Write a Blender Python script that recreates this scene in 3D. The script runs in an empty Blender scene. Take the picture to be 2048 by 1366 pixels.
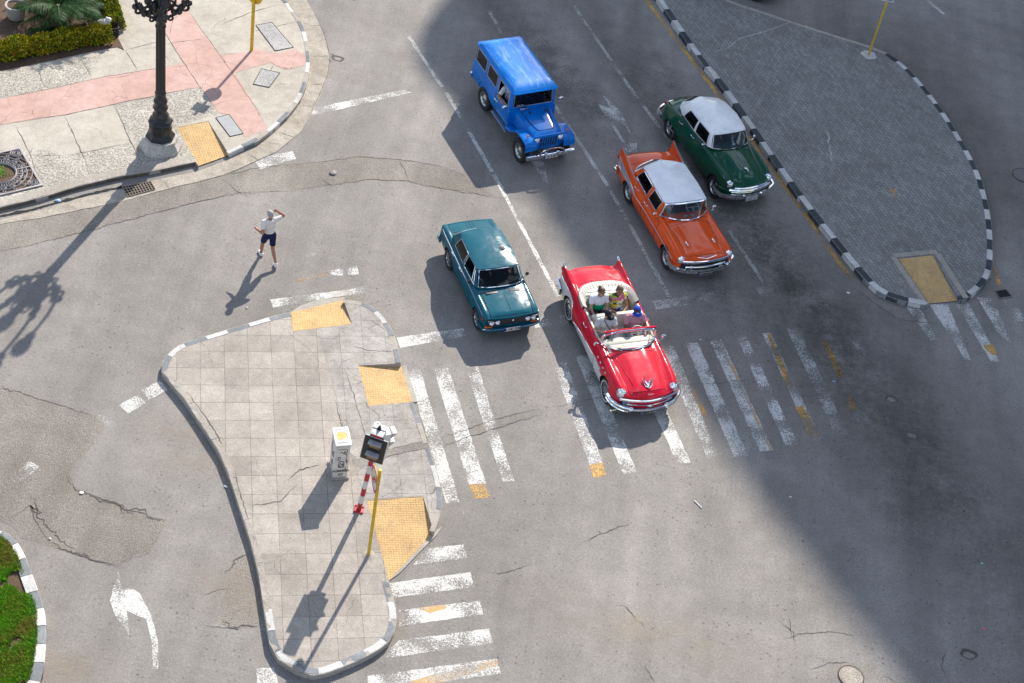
import bpy, bmesh, math, random
import numpy as np
from mathutils import Vector, Matrix, noise as mnoise
random.seed(7); RNG = np.random.default_rng(7)
R = math.radians
SC = bpy.context.scene
COL = SC.collection

# ------------------------------------------------------------------ camera
CF, CPITCH, CROLL, CH = 3467.485, 0.7662379, 0.1980339, 32.36147
cF = Vector((0, math.cos(CPITCH), -math.sin(CPITCH)))
_r0 = Vector((1, 0, 0)); _u0 = Vector((0, math.sin(CPITCH), math.cos(CPITCH)))
cR = _r0 * math.cos(CROLL) + _u0 * math.sin(CROLL)
cU = -_r0 * math.sin(CROLL) + _u0 * math.cos(CROLL)
cam_d = bpy.data.cameras.new('camera'); cam = bpy.data.objects.new('camera', cam_d); COL.objects.link(cam)
cam_d.sensor_width = 36.0; cam_d.lens = CF / 2048 * 36.0; cam_d.clip_end = 2000
mw = Matrix((cR, cU, -cF)).transposed().to_4x4(); mw.translation = (0, 0, CH)
cam.matrix_world = mw
SC.camera = cam
# ------------------------------------------------------------------ sky, sun, exposure
SUN_AZ, SUN_EL = R(12.3), R(36.0)
sdir = Vector((math.cos(SUN_EL) * math.sin(SUN_AZ), math.cos(SUN_EL) * math.cos(SUN_AZ), math.sin(SUN_EL)))
W = bpy.data.worlds.new('World'); SC.world = W; W.use_nodes = True
wn = W.node_tree; bg = wn.nodes['Background']
sky = wn.nodes.new('ShaderNodeTexSky'); sky.sky_type = 'NISHITA'; sky.sun_disc = False
sky.sun_elevation = SUN_EL; sky.sun_rotation = SUN_AZ; sky.altitude = 20; sky.air_density = 1.0; sky.dust_density = .6
# broken white clouds in the sky, seen only as reflections in paint and glass
_tc = wn.nodes.new('ShaderNodeTexCoord'); _mp = wn.nodes.new('ShaderNodeMapping'); _mp.inputs['Scale'].default_value = (1, 1, 2.2); wn.links.new(_tc.outputs['Generated'], _mp.inputs[0])
_nz = wn.nodes.new('ShaderNodeTexNoise'); _nz.inputs['Scale'].default_value = 2.6; _nz.inputs['Detail'].default_value = 7; _nz.inputs['Roughness'].default_value = .55; wn.links.new(_mp.outputs[0], _nz.inputs['Vector'])
_rp = wn.nodes.new('ShaderNodeValToRGB'); _rp.color_ramp.elements[0].position = .535; _rp.color_ramp.elements[1].position = .585; wn.links.new(_nz.outputs['Fac'], _rp.inputs[0])
_mx = wn.nodes.new('ShaderNodeMix'); _mx.data_type = 'RGBA'; wn.links.new(_rp.outputs[0], _mx.inputs[0]); wn.links.new(sky.outputs[0], _mx.inputs[6]); _mx.inputs[7].default_value = (10.0, 11.2, 13.5, 1)
wn.links.new(_mx.outputs[2], bg.inputs[0]); bg.inputs[1].default_value = 0.092
sun_d = bpy.data.lights.new('sun', 'SUN'); sun = bpy.data.objects.new('sun', sun_d); COL.objects.link(sun)
sun_d.energy = 4.6; sun_d.angle = R(0.55); sun_d.color = (1.0, 0.93, 0.83)
sun.rotation_euler = sdir.to_track_quat('Z', 'Y').to_euler(); sun.location = (0, 60, 60)
SC.view_settings.view_transform = 'Standard'; SC.view_settings.look = 'None'
SC.view_settings.exposure = 0.70; SC.view_settings.gamma = 1.0
SC.cycles.transparent_max_bounces = 32

def G(x, y, z=0.0):
    """the point at height z that the photograph shows at pixel x, y (2048 wide)"""
    d = cF + cR * ((x - 1024) / CF) - cU * ((y - 683) / CF)
    t = (z - CH) / d.z
    return Vector((d.x * t, d.y * t, z))
def GL(pts, z=0.0): return [G(p[0], p[1], z) for p in pts]

# ------------------------------------------------------------------ materials
class NT:
    def __init__(s, name):
        s.m = bpy.data.materials.new(name); s.m.use_nodes = True; s.t = s.m.node_tree
        s.b = s.t.nodes['Principled BSDF']; s.out = s.t.nodes['Material Output']
    def n(s, typ, **kw):
        nd = s.t.nodes.new('ShaderNode' + typ)
        for k, v in kw.items():
            if k.startswith('i_'): nd.inputs[k[2:].replace('_', ' ')].default_value = v
            else: setattr(nd, k, v)
        return nd
    def l(s, a, b): s.t.links.new(a, b)
    def coords(s, rot=0.0, scale=(1, 1, 1)):
        g = s.n('NewGeometry'); mp = s.n('Mapping'); mp.inputs['Rotation'].default_value = (0, 0, rot); mp.inputs['Scale'].default_value = scale
        s.l(g.outputs['Position'], mp.inputs[0]); return mp.outputs[0]
    def ocoords(s, scale=(1, 1, 1)):
        g = s.n('TexCoord'); mp = s.n('Mapping'); mp.inputs['Scale'].default_value = scale
        s.l(g.outputs['Object'], mp.inputs[0]); return mp.outputs[0]
    def noise(s, vec, scale, detail=4, rough=.6, dist=0):
        nd = s.n('TexNoise'); nd.inputs['Scale'].default_value = scale; nd.inputs['Detail'].default_value = detail
        nd.inputs['Roughness'].default_value = rough; nd.inputs['Distortion'].default_value = dist
        s.l(vec, nd.inputs['Vector']); return nd.outputs['Fac']
    def ramp(s, fac, stops):
        r = s.n('ValToRGB'); e = r.color_ramp.elements
        while len(e) < len(stops): e.new(.5)
        for k, (p, c) in enumerate(stops):
            e[k].position = p; e[k].color = (c, c, c, 1) if not hasattr(c, '__len__') else (*c, 1)
        s.l(fac, r.inputs[0]); return r.outputs[0]
    def mix(s, fac, a, b, mode='MIX'):
        m = s.n('Mix', data_type='RGBA', blend_type=mode)
        for val, idx in ((fac, 0), (a, 6), (b, 7)):
            if hasattr(val, 'default_value') or hasattr(val, 'links'): s.l(val, m.inputs[idx])
            elif idx == 0: m.inputs[0].default_value = val
            else: m.inputs[idx].default_value = (*val, 1) if len(val) == 3 else val
        return m.outputs[2]
    def math(s, op, a, b=None):
        m = s.n('Math', operation=op)
        for k, v in enumerate((a, b)):
            if v is None: continue
            if isinstance(v, (int, float)): m.inputs[k].default_value = v
            else: s.l(v, m.inputs[k])
        return m.outputs[0]
    def bump(s, h, dist, strength=1.0):
        b = s.n('Bump'); b.inputs['Distance'].default_value = dist; b.inputs['Strength'].default_value = strength
        s.l(h, b.inputs['Height']); s.l(b.outputs[0], s.b.inputs['Normal'])
    def col(s, c):
        if hasattr(c, 'links'): s.l(c, s.b.inputs['Base Color'])
        else: s.b.inputs['Base Color'].default_value = (*c, 1)
    def set(s, **kw):
        for k, v in kw.items(): s.b.inputs[k.replace('_', ' ')].default_value = v
    def alpha(s, a):
        t = s.n('BsdfTransparent'); mx = s.n('MixShader'); s.l(a, mx.inputs[0]); s.l(t.outputs[0], mx.inputs[1]); s.l(s.b.outputs[0], mx.inputs[2]); s.l(mx.outputs[0], s.out.inputs[0])

def plain(name, c, rough=.5, metal=0.0, var=.12, scale=6.0, coat=0.0, bump=0.0):
    t = NT(name); v = t.ocoords(); f = t.noise(v, scale, 5)
    t.col(t.ramp(f, [(.3, tuple(x * (1 - var) for x in c)), (.7, tuple(min(1, x * (1 + var)) for x in c))]))
    t.set(Roughness=rough, Metallic=metal, Coat_Weight=coat, Coat_Roughness=.06)
    if bump: t.bump(t.noise(v, scale * 8, 3), bump)
    return t.m

LANE_ANG = R(60.4 + 90)          # turns world xy so that the lanes run along the texture's Y axis
def asphalt(name, lo, hi, rough_bump=.004, speck=.5, spots=True):
    t = NT(name); v = t.coords()
    big = t.noise(v, .22, 5, .6, .6); mid = t.noise(v, 1.7, 6, .65); fine = t.noise(v, 42, 2, .7); grain = t.noise(v, 14, 4, .75)
    base = t.ramp(big, [(.32, lo), (.68, hi)])
    base = t.mix(.38, base, t.ramp(mid, [(.25, .32), (.75, .68)]), 'OVERLAY')
    base = t.mix(speck, base, t.ramp(fine, [(.28, .12), (.5, .5), (.74, .9)]), 'OVERLAY')
    base = t.mix(.45, base, t.ramp(grain, [(.3, .3), (.7, .7)]), 'OVERLAY')
    vl = t.coords(rot=R(-29.6), scale=(1.0, .07, 1))
    tr = t.noise(vl, .8, 4, .55)
    base = t.mix(.45, base, t.ramp(tr, [(.3, .3), (.7, .68)]), 'OVERLAY')
    if spots:
        vo = t.n('TexVoronoi', feature='F1'); vo.inputs['Scale'].default_value = 2.6; t.l(v, vo.inputs['Vector'])
        sep = t.n('SeparateColor'); t.l(vo.outputs['Color'], sep.inputs[0])
        rad = t.math('MULTIPLY', sep.outputs[0], .085)
        sp = t.math('LESS_THAN', vo.outputs['Distance'], rad)
        area = t.ramp(t.noise(v, .35, 3), [(.40, 0), (.55, 1)])
        sp = t.math('MULTIPLY', sp, area)
        base = t.mix(t.math('MULTIPLY', sp, .7), base, (.03, .03, .03))
        vo2 = t.n('TexVoronoi', feature='F1'); vo2.inputs['Scale'].default_value = 4.3; t.l(v, vo2.inputs['Vector'])
        s2 = t.n('SeparateColor'); t.l(vo2.outputs['Color'], s2.inputs[0])
        sp2 = t.math('LESS_THAN', vo2.outputs['Distance'], t.math('MULTIPLY', t.math('GREATER_THAN', s2.outputs[1], .8), .05))
        base = t.mix(t.math('MULTIPLY', sp2, .55), base, (.55, .54, .5))
        vo3 = t.n('TexVoronoi', feature='F1'); vo3.inputs['Scale'].default_value = 8; t.l(v, vo3.inputs['Vector'])
        s3 = t.n('SeparateColor'); t.l(vo3.outputs['Color'], s3.inputs[0])
        sp3 = t.math('LESS_THAN', vo3.outputs['Distance'], t.math('MULTIPLY', t.math('POWER', s3.outputs[2], 3.0), .24))
        base = t.mix(t.math('MULTIPLY', t.math('MULTIPLY', sp3, t.ramp(t.noise(v, .5, 4), [(.38, .15), (.6, 1)])), .5), base, (.045, .043, .042))
    t.col(base); t.set(Roughness=.88, Specular_IOR_Level=.35)
    t.bump(t.mix(.5, grain, fine), rough_bump)
    return t.m

def paint_mark(name, c, lo, hi, rough=.7):
    """worn road paint: wears through to the asphalt below in flakes"""
    t = NT(name); v = t.coords()
    big = t.noise(v, 1.3, 4, .6); fine = t.noise(v, 24, 4, .75)
    s = t.math('ADD', t.math('MULTIPLY', big, .9), t.math('MULTIPLY', fine, 1.1))
    a = t.ramp(t.math('MULTIPLY', s, .5), [(lo, 0), (hi, 1)])
    t.col(t.mix(.5, c, t.ramp(t.noise(v, 9, 5), [(.3, .25), (.65, .62)]), 'OVERLAY')); t.set(Roughness=rough)
    t.alpha(a); return t.m

def soft_stain(name, c, lo=.42, hi=.62, scale=1.0, strength=.8):
    t = NT(name); v = t.coords(); g = t.n('TexCoord')
    # fades with the object's own generated box so that the sheet has no visible rim
    sub = t.n('VectorMath', operation='SUBTRACT'); sub.inputs[1].default_value = (.5, .5, .5); t.l(g.outputs['Generated'], sub.inputs[0])
    sc_ = t.n('VectorMath', operation='MULTIPLY'); sc_.inputs[1].default_value = (2, 2, 0); t.l(sub.outputs[0], sc_.inputs[0])
    ln = t.n('VectorMath', operation='LENGTH'); t.l(sc_.outputs[0], ln.inputs[0])
    fall = t.ramp(ln.outputs['Value'], [(.1, 1), (1.0, 0)])
    f = t.math('ADD', t.math('MULTIPLY', t.noise(v, 1.4 * scale, 5, .7), .6), t.math('MULTIPLY', t.noise(v, 11 * scale, 4, .7), .4))
    a = t.math('MULTIPLY', t.math('MULTIPLY', t.ramp(f, [(lo, 0), (hi, 1)]), fall), strength)
    t.col(c); t.set(Roughness=.6); t.alpha(a); return t.m

def concrete(name, lo, hi, grid=None, crackle=False, speck=.35, stain=.4, grit=36):
    t = NT(name); v = t.coords()
    base = t.ramp(t.noise(v, .6, 5, .6, .4), [(.3, lo), (.7, hi)])
    base = t.mix(stain, base, t.ramp(t.noise(v, 3.1, 6, .7), [(.3, .3), (.7, .66)]), 'OVERLAY')
    base = t.mix(speck, base, t.ramp(t.noise(v, grit, 3, .8), [(.3, .1), (.68, .85)]), 'OVERLAY')
    h = t.noise(v, 30, 3)
    if grid:
        ang, bw, bh, off, mort, tone = grid[:6]
        vb = t.coords(rot=ang)
        if len(grid) > 6:
            for l in t.t.links:
                pass
        # slightly wandering joints
        dn = t.n('TexNoise'); dn.inputs['Scale'].default_value = 1.3; t.l(vb, dn.inputs['Vector'])
        mad = t.n('VectorMath', operation='MULTIPLY_ADD'); mad.inputs[1].default_value = (.02, .02, 0)
        t.l(dn.outputs['Color'], mad.inputs[0]); t.l(vb, mad.inputs[2])
        br = t.n('TexBrick', offset=off, squash=1.0); t.l(mad.outputs[0], br.inputs['Vector'])
        br.inputs['Scale'].default_value = 1; br.inputs['Brick Width'].default_value = bw; br.inputs['Row Height'].default_value = bh
        br.inputs['Mortar Size'].default_value = mort; br.inputs['Mortar Smooth'].default_value = .2
        a, b = .5 - tone, .5 + tone
        br.inputs['Color1'].default_value = (a, a, a, 1); br.inputs['Color2'].default_value = (b, b, b, 1); br.inputs['Mortar'].default_value = (.5, .5, .5, 1)
        base = t.mix(.8, base, br.outputs['Color'], 'OVERLAY')
        wear = t.math('MULTIPLY', br.outputs['Fac'], t.ramp(t.noise(v, 2.2, 4), [(.3, .25), (.55, 1)]))
        base = t.mix(wear, base, tuple(x * (.28 if off == 0 else .5) for x in lo))
    if crackle:
        vo = t.n('TexVoronoi', feature='DISTANCE_TO_EDGE'); vo.inputs['Scale'].default_value = crackle
        dn = t.n('TexNoise'); dn.inputs['Scale'].default_value = 2.5; dn.inputs['Detail'].default_value = 4; t.l(v, dn.inputs['Vector'])
        mad = t.n('VectorMath', operation='MULTIPLY_ADD'); mad.inputs[1].default_value = (.35, .35, 0); t.l(dn.outputs['Color'], mad.inputs[0]); t.l(v, mad.inputs[2])
        t.l(mad.outputs[0], vo.inputs['Vector'])
        e = t.math('LESS_THAN', vo.outputs['Distance'], .006 * crackle)
        e = t.math('MULTIPLY', e, t.ramp(t.noise(v, .9, 3), [(.44, 0), (.58, .6)]))
        base = t.mix(e, base, tuple(x * .25 for x in lo))
    t.col(base); t.set(Roughness=.85, Specular_IOR_Level=.3); t.bump(h, .004)
    return t.m

def tactile(name, ang, pitch=.1):
    t = NT(name); v = t.coords(rot=ang, scale=(1 / pitch,) * 3)
    fr = t.n('VectorMath', operation='FRACTION'); t.l(v, fr.inputs[0])
    sb = t.n('VectorMath', operation='SUBTRACT'); sb.inputs[1].default_value = (.5, .5, 0); t.l(fr.outputs[0], sb.inputs[0])
    ml = t.n('VectorMath', operation='MULTIPLY'); ml.inputs[1].default_value = (1, 1, 0); t.l(sb.outputs[0], ml.inputs[0])
    ln = t.n('VectorMath', operation='LENGTH'); t.l(ml.outputs[0], ln.inputs[0])
    dot = t.ramp(ln.outputs['Value'], [(.2, 1), (.36, 0)])
    w = t.coords()
    base = t.ramp(t.noise(w, 1.6, 5), [(.3, (.49, .30, .115)), (.7, (.58, .385, .165))])
    base = t.mix(t.math('MULTIPLY', dot, .22), base, (.66, .48, .24))
    base = t.mix(.5, base, t.ramp(t.noise(w, 16, 5, .75), [(.3, .2), (.7, .72)]), 'OVERLAY')
    base = t.mix(t.ramp(t.noise(w, 2.6, 5, .7), [(.5, 0), (.75, .55)]), base, (.24, .18, .11))
    t.col(base); t.set(Roughness=.75); t.bump(dot, .008); return t.m

def paint(name, c, rough=.22, dirt=.08):
    t = NT(name); v = t.ocoords()
    f = t.noise(v, 2.2, 6, .65)
    base = t.ramp(f, [(.3, tuple(x * .88 for x in c)), (.7, tuple(min(1, x * 1.1) for x in c))])
    d = t.ramp(t.noise(v, 38, 3, .8), [(.66, 0), (.74, 1)])
    base = t.mix(t.math('MULTIPLY', d, dirt), base, (.5, .47, .42))
    t.col(base); t.set(Roughness=.55, Specular_IOR_Level=.06, Coat_Weight=.7)
    rr = t.ramp(t.noise(v, 5, 4), [(.35, rough * .1), (.7, rough * .4)]); t.l(rr, t.b.inputs['Coat Roughness'])
    bm_ = t.n('Bump'); bm_.inputs['Distance'].default_value = .006; bm_.inputs['Strength'].default_value = .2; t.l(t.noise(v, 2.6, 2, .4), bm_.inputs['Height']); t.l(bm_.outputs[0], t.b.inputs['Coat Normal'])
    return t.m

def glass(name, tint=(.45, .56, .55), f0=.085):
    t = NT(name); g = t.n('NewGeometry'); d = t.n('VectorMath', operation='DOT_PRODUCT'); t.l(g.outputs['Normal'], d.inputs[0]); t.l(g.outputs['Incoming'], d.inputs[1])
    f = t.math('ADD', t.math('MULTIPLY', t.math('POWER', t.math('SUBTRACT', 1.0, t.math('ABSOLUTE', d.outputs['Value'])), 5.0), .88), f0)
    tr = t.n('BsdfTransparent'); tr.inputs[0].default_value = (*tint, 1); gl = t.n('BsdfGlossy'); gl.inputs['Roughness'].default_value = .03
    mx = t.n('MixShader'); t.l(f, mx.inputs[0]); t.l(tr.outputs[0], mx.inputs[1]); t.l(gl.outputs[0], mx.inputs[2]); t.l(mx.outputs[0], t.out.inputs[0])
    return t.m

def flat(name, c, rough=.6, metal=0.0):
    t = NT(name); t.col(t.ramp(t.noise(t.ocoords(), 12, 4), [(.3, tuple(x * .9 for x in c)), (.7, tuple(min(1, x * 1.08) for x in c))])); t.set(Roughness=rough, Metallic=metal); return t.m

ISL_ANG = 0.0
_a = G(664.6, 1060) - G(682.6, 1317); ISL_ANG = math.atan2(_a.y, _a.x)
MT = dict(
    asphalt=asphalt('asphalt', (.200, .184, .169), (.262, .243, .225)),
    rough=asphalt('rough_asphalt', (.185, .165, .143), (.275, .247, .218), .03, .8, False),
    fillin=asphalt('repair_mortar', (.19, .175, .155), (.25, .23, .205), .01, .6, False),
    white=paint_mark('road_paint_white', (.55, .54, .515), .44, .52),
    worn=paint_mark('road_paint_worn', (.58, .57, .55), .47, .555),
    faint=paint_mark('road_paint_faint', (.54, .54, .52), .525, .61),
    yellow=paint_mark('road_paint_yellow', (.58, .33, .07), .45, .55),
    yellowf=paint_mark('road_paint_yellow_faint', (.58, .33, .08), .495, .58),
    crack=flat('crack_dark', (.085, .075, .066), .9),
    soil=concrete('soil', (.075, .045, .028), (.13, .085, .055), speck=.8),
    isl=concrete('island_slabs', (.30, .268, .232), (.39, .352, .31), grid=(-ISL_ANG, .60, .60, 0.0, .005, .07), crackle=.45),
    isl2=concrete('island_worn_concrete', (.30, .272, .245), (.38, .352, .325), grid=(-ISL_ANG, .60, .60, 0.0, .004, .05), crackle=1.2, stain=.7),
    pave=concrete('sidewalk_concrete', (.37, .335, .28), (.47, .43, .37), crackle=.25, speck=.45),
    agg=concrete('exposed_aggregate', (.29, .265, .225), (.43, .40, .35), speck=1.0, grit=20),
    pink=concrete('pink_flagstone', (.45, .285, .24), (.53, .36, .315), crackle=1.1, speck=.25),
    brick=concrete('paver_bricks', (.20, .195, .185), (.265, .258, .246), grid=(-R(119.6), .24, .12, .5, .008, .085), speck=.5),
    kerb=concrete('kerb_concrete', (.31, .28, .24), (.40, .365, .32), speck=.5),
    kwhite=concrete('kerb_white', (.46, .45, .43), (.60, .59, .57), speck=.4, stain=.5),
    kdirt=concrete('kerb_dirty_face', (.085, .07, .055), (.15, .125, .10), speck=.8, stain=.7),
    kgrey=concrete('kerb_grey', (.15, .165, .18), (.25, .26, .27), speck=.4, stain=.6),
    kblack=concrete('kerb_black', (.035, .04, .05), (.07, .075, .085), speck=.4, stain=.5),
    gutter=concrete('gutter_concrete', (.31, .272, .225), (.42, .377, .32), crackle=.4, speck=.6, stain=.7),
    wallc=concrete('building_stone', (.35, .32, .27), (.45, .42, .37)),
    chrome=flat('chrome', (.80, .82, .84), .07, 1.0),
    steel=flat('brushed_steel', (.55, .55, .55), .35, 1.0),
    tyre=plain('tyre_rubber', (.018, .018, .019), .8, bump=.002),
    black=plain('black_iron', (.022, .021, .022), .38, bump=.002),
    dark=plain('dark_underside', (.012, .012, .013), .9),
    darkp=plain('dark_plastic', (.02, .02, .022), .5),
    glass=glass('window_glass', (.66, .76, .76)), glassd=glass('window_glass_dark', (.09, .11, .11), .04),
    lens=flat('headlight_glass', (.75, .78, .8), .06, .6),
    amber=flat('amber_lens', (.7, .16, .02), .2), redl=flat('red_lens', (.5, .02, .02), .2),
    yellowp=plain('yellow_pole_paint', (.62, .40, .02), .45, var=.2, scale=9),
    redp=plain('red_pole_paint', (.42, .02, .035), .5), whitep=plain('white_pole_paint', (.60, .59, .565), .55),
    leather=plain('white_leather', (.52, .485, .43), .5, var=.08), seatd=plain('dark_seat', (.05, .04, .04), .7), seatt=plain('tan_seat', (.16, .11, .07), .7),
    stone=concrete('plinth_stone', (.40, .375, .335), (.52, .49, .45), speck=.5, stain=.8),
)

# ------------------------------------------------------------------ mesh helpers
class MB:
    def __init__(s): s.v = []; s.f = []; s.m = []
    def add(s, vs, fs, mi=0):
        o = len(s.v); s.v += [tuple(v) for v in vs]; s.f += [tuple(i + o for i in f) for f in fs]; s.m += [mi] * len(fs); return s
    def box(s, c, d, mi=0, rot=None, taper=1.0):
        hx, hy, hz = d[0] / 2, d[1] / 2, d[2] / 2; vs = []
        for sz in (-1, 1):
            k = 1.0 if sz < 0 else taper
            for sx, sy in ((-1, -1), (1, -1), (1, 1), (-1, 1)):
                p = Vector((sx * hx * k, sy * hy * k, sz * hz)); p = rot @ p if rot is not None else p; vs.append(p + Vector(c))
        return s.add(vs, [(3, 2, 1, 0), (4, 5, 6, 7), (0, 1, 5, 4), (1, 2, 6, 5), (2, 3, 7, 6), (3, 0, 4, 7)], mi)
    def rbox(s, c, d, r, mi=0, rot=None):
        """box with chamfered edges"""
        bm = bmesh.new(); bmesh.ops.create_cube(bm, size=1); bmesh.ops.scale(bm, vec=d, verts=bm.verts)
        bmesh.ops.bevel(bm, geom=list(bm.edges), offset=r, segments=2, profile=.6, affect='EDGES')
        bm.verts.index_update(); vs = [(rot @ v.co if rot is not None else v.co) + Vector(c) for v in bm.verts]
        fs = [tuple(v.index for v in f.verts) for f in bm.faces]; bm.free(); return s.add(vs, fs, mi)
    def tube(s, path, r, n=8, mi=0, closed=False, cap=True, flat_=1.0, up=None):
        P = [Vector(p) for p in path]; k = len(P); rs = r if hasattr(r, '__len__') else [r] * k
        vs = []; prev = None
        for i, p in enumerate(P):
            if closed: t = P[(i + 1) % k] - P[i - 1]
            else: t = P[min(i + 1, k - 1)] - P[max(i - 1, 0)]
            if t.length < 1e-9: t = Vector((0, 0, 1))
            t.normalize()
            ref = Vector(up) if up is not None else (prev if prev is not None else (Vector((0, 0, 1)) if abs(t.z) < .9 else Vector((1, 0, 0))))
            a = ref - t * ref.dot(t)
            if a.length < 1e-6: a = t.orthogonal()
            a.normalize(); b = t.cross(a); prev = a
            for j in range(n):
                th = 2 * math.pi * j / n; vs.append(p + a * (math.cos(th) * rs[i]) + b * (math.sin(th) * rs[i] * flat_))
        fs = []
        for i in range(k if closed else k - 1):
            i2 = (i + 1) % k
            for j in range(n):
                j2 = (j + 1) % n; fs.append((i * n + j, i * n + j2, i2 * n + j2, i2 * n + j))
        if cap and not closed: fs += [tuple(range(n - 1, -1, -1)), tuple((k - 1) * n + j for j in range(n))]
        return s.add(vs, fs, mi)
    def sweep(s, path, prof, mi=0, up=(0, 0, 1), closed_prof=True):
        """profile (side, up) carried along a path"""
        P = [Vector(p) for p in path]; k = len(P); n = len(prof); vs = []
        for i, p in enumerate(P):
            t = (P[min(i + 1, k - 1)] - P[max(i - 1, 0)]).normalized(); side = t.cross(Vector(up)).normalized(); u = side.cross(t)
            vs += [p + side * a + u * b for a, b in prof]
        fs = []
        for i in range(k - 1):
            for j in range(n if closed_prof else n - 1):
                j2 = (j + 1) % n; fs.append((i * n + j, i * n + j2, (i + 1) * n + j2, (i + 1) * n + j))
        if closed_prof: fs += [tuple(range(n - 1, -1, -1)), tuple((k - 1) * n + j for j in range(n))]
        return s.add(vs, fs, mi)
    def lathe(s, prof, n=24, c=(0, 0, 0), axis='z', mi=0, ph=0.0, mis=None, cap=True):
        vs = []; k = len(prof)
        for r, h in prof:
            for j in range(n):
                th = 2 * math.pi * (j + ph) / n; x, y = r * math.cos(th), r * math.sin(th)
                p = (x, y, h) if axis == 'z' else ((x, h, y) if axis == 'y' else (h, x, y))
                vs.append(Vector(p) + Vector(c))
        fl = axis == 'y'
        for i in range(k - 1):
            fs = []
            for j in range(n):
                j2 = (j + 1) % n; f = (i * n + j, i * n + j2, (i + 1) * n + j2, (i + 1) * n + j); fs.append(f[::-1] if fl else f)
            o = len(s.v) if i == 0 else o
            if i == 0: s.v += [tuple(v) for v in vs]
            s.f += [tuple(q + o for q in f) for f in fs]; s.m += [mis[i] if mis else mi] * len(fs)
        if not cap: return s
        if prof[0][0] > 1e-4: s.f.append(tuple(o + j for j in range(n - 1, -1, -1))); s.m.append(mis[0] if mis else mi)
        if prof[-1][0] > 1e-4: s.f.append(tuple(o + (k - 1) * n + j for j in range(n))); s.m.append(mis[-1] if mis else mi)
        return s
    def ball(s, c, r, n=12, m=8, mi=0, rot=None):
        r = r if hasattr(r, '__len__') else (r, r, r); vs = []; fs = []
        for i in range(m + 1):
            ph = math.pi * i / m
            for j in range(n):
                th = 2 * math.pi * j / n; p = Vector((r[0] * math.sin(ph) * math.cos(th), r[1] * math.sin(ph) * math.sin(th), r[2] * math.cos(ph)))
                vs.append((rot @ p if rot is not None else p) + Vector(c))
        for i in range(m):
            for j in range(n):
                j2 = (j + 1) % n; fs.append((i * n + j, (i + 1) * n + j, (i + 1) * n + j2, i * n + j2))
        return s.add(vs, fs, mi)
    def prism(s, poly, z0, z1, mi=0, mside=None):
        n = len(poly); vs = [(p[0], p[1], z0) for p in poly] + [(p[0], p[1], z1) for p in poly]
        s.add(vs, [tuple(range(n, 2 * n))], mi)
        o = len(s.v) - 2 * n
        for i in range(n):
            s.f.append((o + i, o + (i + 1) % n, o + n + (i + 1) % n, o + n + i)); s.m.append(mi if mside is None else mside)
        return s
    def poly(s, pts, mi=0): return s.add(pts, [tuple(range(len(pts)))], mi)
    def build(s, name, mats, parent=None, sharp=35, smooth=True, weld=False):
        me = bpy.data.meshes.new(name); me.from_pydata(s.v, [], s.f)
        mats = mats if isinstance(mats, (list, tuple)) else [mats]
        for m in mats: me.materials.append(MT[m] if isinstance(m, str) else m)
        me.polygons.foreach_set('material_index', s.m)
        bm = bmesh.new(); bm.from_mesh(me)
        if weld: bmesh.ops.remove_doubles(bm, verts=bm.verts, dist=1e-4)
        if smooth:
            a = R(sharp)
            for f in bm.faces: f.smooth = True
            for e in bm.edges:
                if len(e.link_faces) == 2 and e.calc_face_angle(0) > a: e.smooth = False
        bm.to_mesh(me); bm.free(); me.update()
        o = bpy.data.objects.new(name, me); COL.objects.link(o)
        if parent: o.parent = parent
        return o

def tag(o, label, cat=None, group=None, kind=None):
    if label: o['label'] = label
    if cat: o['category'] = cat
    if group: o['group'] = group
    if kind: o['kind'] = kind
    return o
def thing(name, label, cat, loc=(0, 0, 0), rz=0.0, group=None):
    o = bpy.data.objects.new(name, None); o.empty_display_size = .2; COL.objects.link(o); o.location = loc; o.rotation_euler = (0, 0, rz)
    return tag(o, label, cat, group)
def text(body, size, mat, parent, M, name='lettering', ext=.003, align='CENTER', bold=0.0):
    c = bpy.data.curves.new(name, 'FONT'); c.body = body; c.size = size; c.extrude = ext; c.align_x = align; c.align_y = 'CENTER'; c.offset = bold
    o = bpy.data.objects.new(name, c); COL.objects.link(o)
    bpy.context.view_layer.update(); dg = bpy.context.evaluated_depsgraph_get()
    me = bpy.data.meshes.new_from_object(o.evaluated_get(dg)); bpy.data.objects.remove(o); bpy.data.curves.remove(c)
    me.name = name; me.materials.clear(); me.materials.append(MT[mat] if isinstance(mat, str) else mat)
    o = bpy.data.objects.new(name, me); COL.objects.link(o); o.parent = parent; o.matrix_local = M; return o
def frame(origin, xdir, ydir):
    x = Vector(xdir).normalized(); z = x.cross(Vector(ydir)).normalized(); y = z.cross(x)
    M = Matrix((x, y, z)).transposed().to_4x4(); M.translation = Vector(origin); return M
def resample(P, step, closed=False):
    P = [Vector(p) for p in P]; out = [P[0]]
    seq = list(zip(P, P[1:] + ([P[0]] if closed else [])))
    for a, b in seq:
        n = max(1, int(round((b - a).length / step)))
        for k in range(1, n + 1): out.append(a.lerp(b, k / n))
    return out[:-1] if closed else out
def smoothline(P, it=2):
    P = [Vector(p) for p in P]
    for _ in range(it):
        Q = [P[0]]
        for a, b in zip(P, P[1:]): Q += [a.lerp(b, .25), a.lerp(b, .75)]
        Q.append(P[-1]); P = Q
    return P
# ================================================================== SETTING
# road: one sheet to the horizon
mb = MB(); mb.poly([(-300, -120, 0), (300, -120, 0), (300, 400, 0), (-300, 400, 0)])
road = tag(mb.build('road', 'asphalt', smooth=False), 'worn grey asphalt of the wide street junction', 'road', kind='structure')

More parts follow.
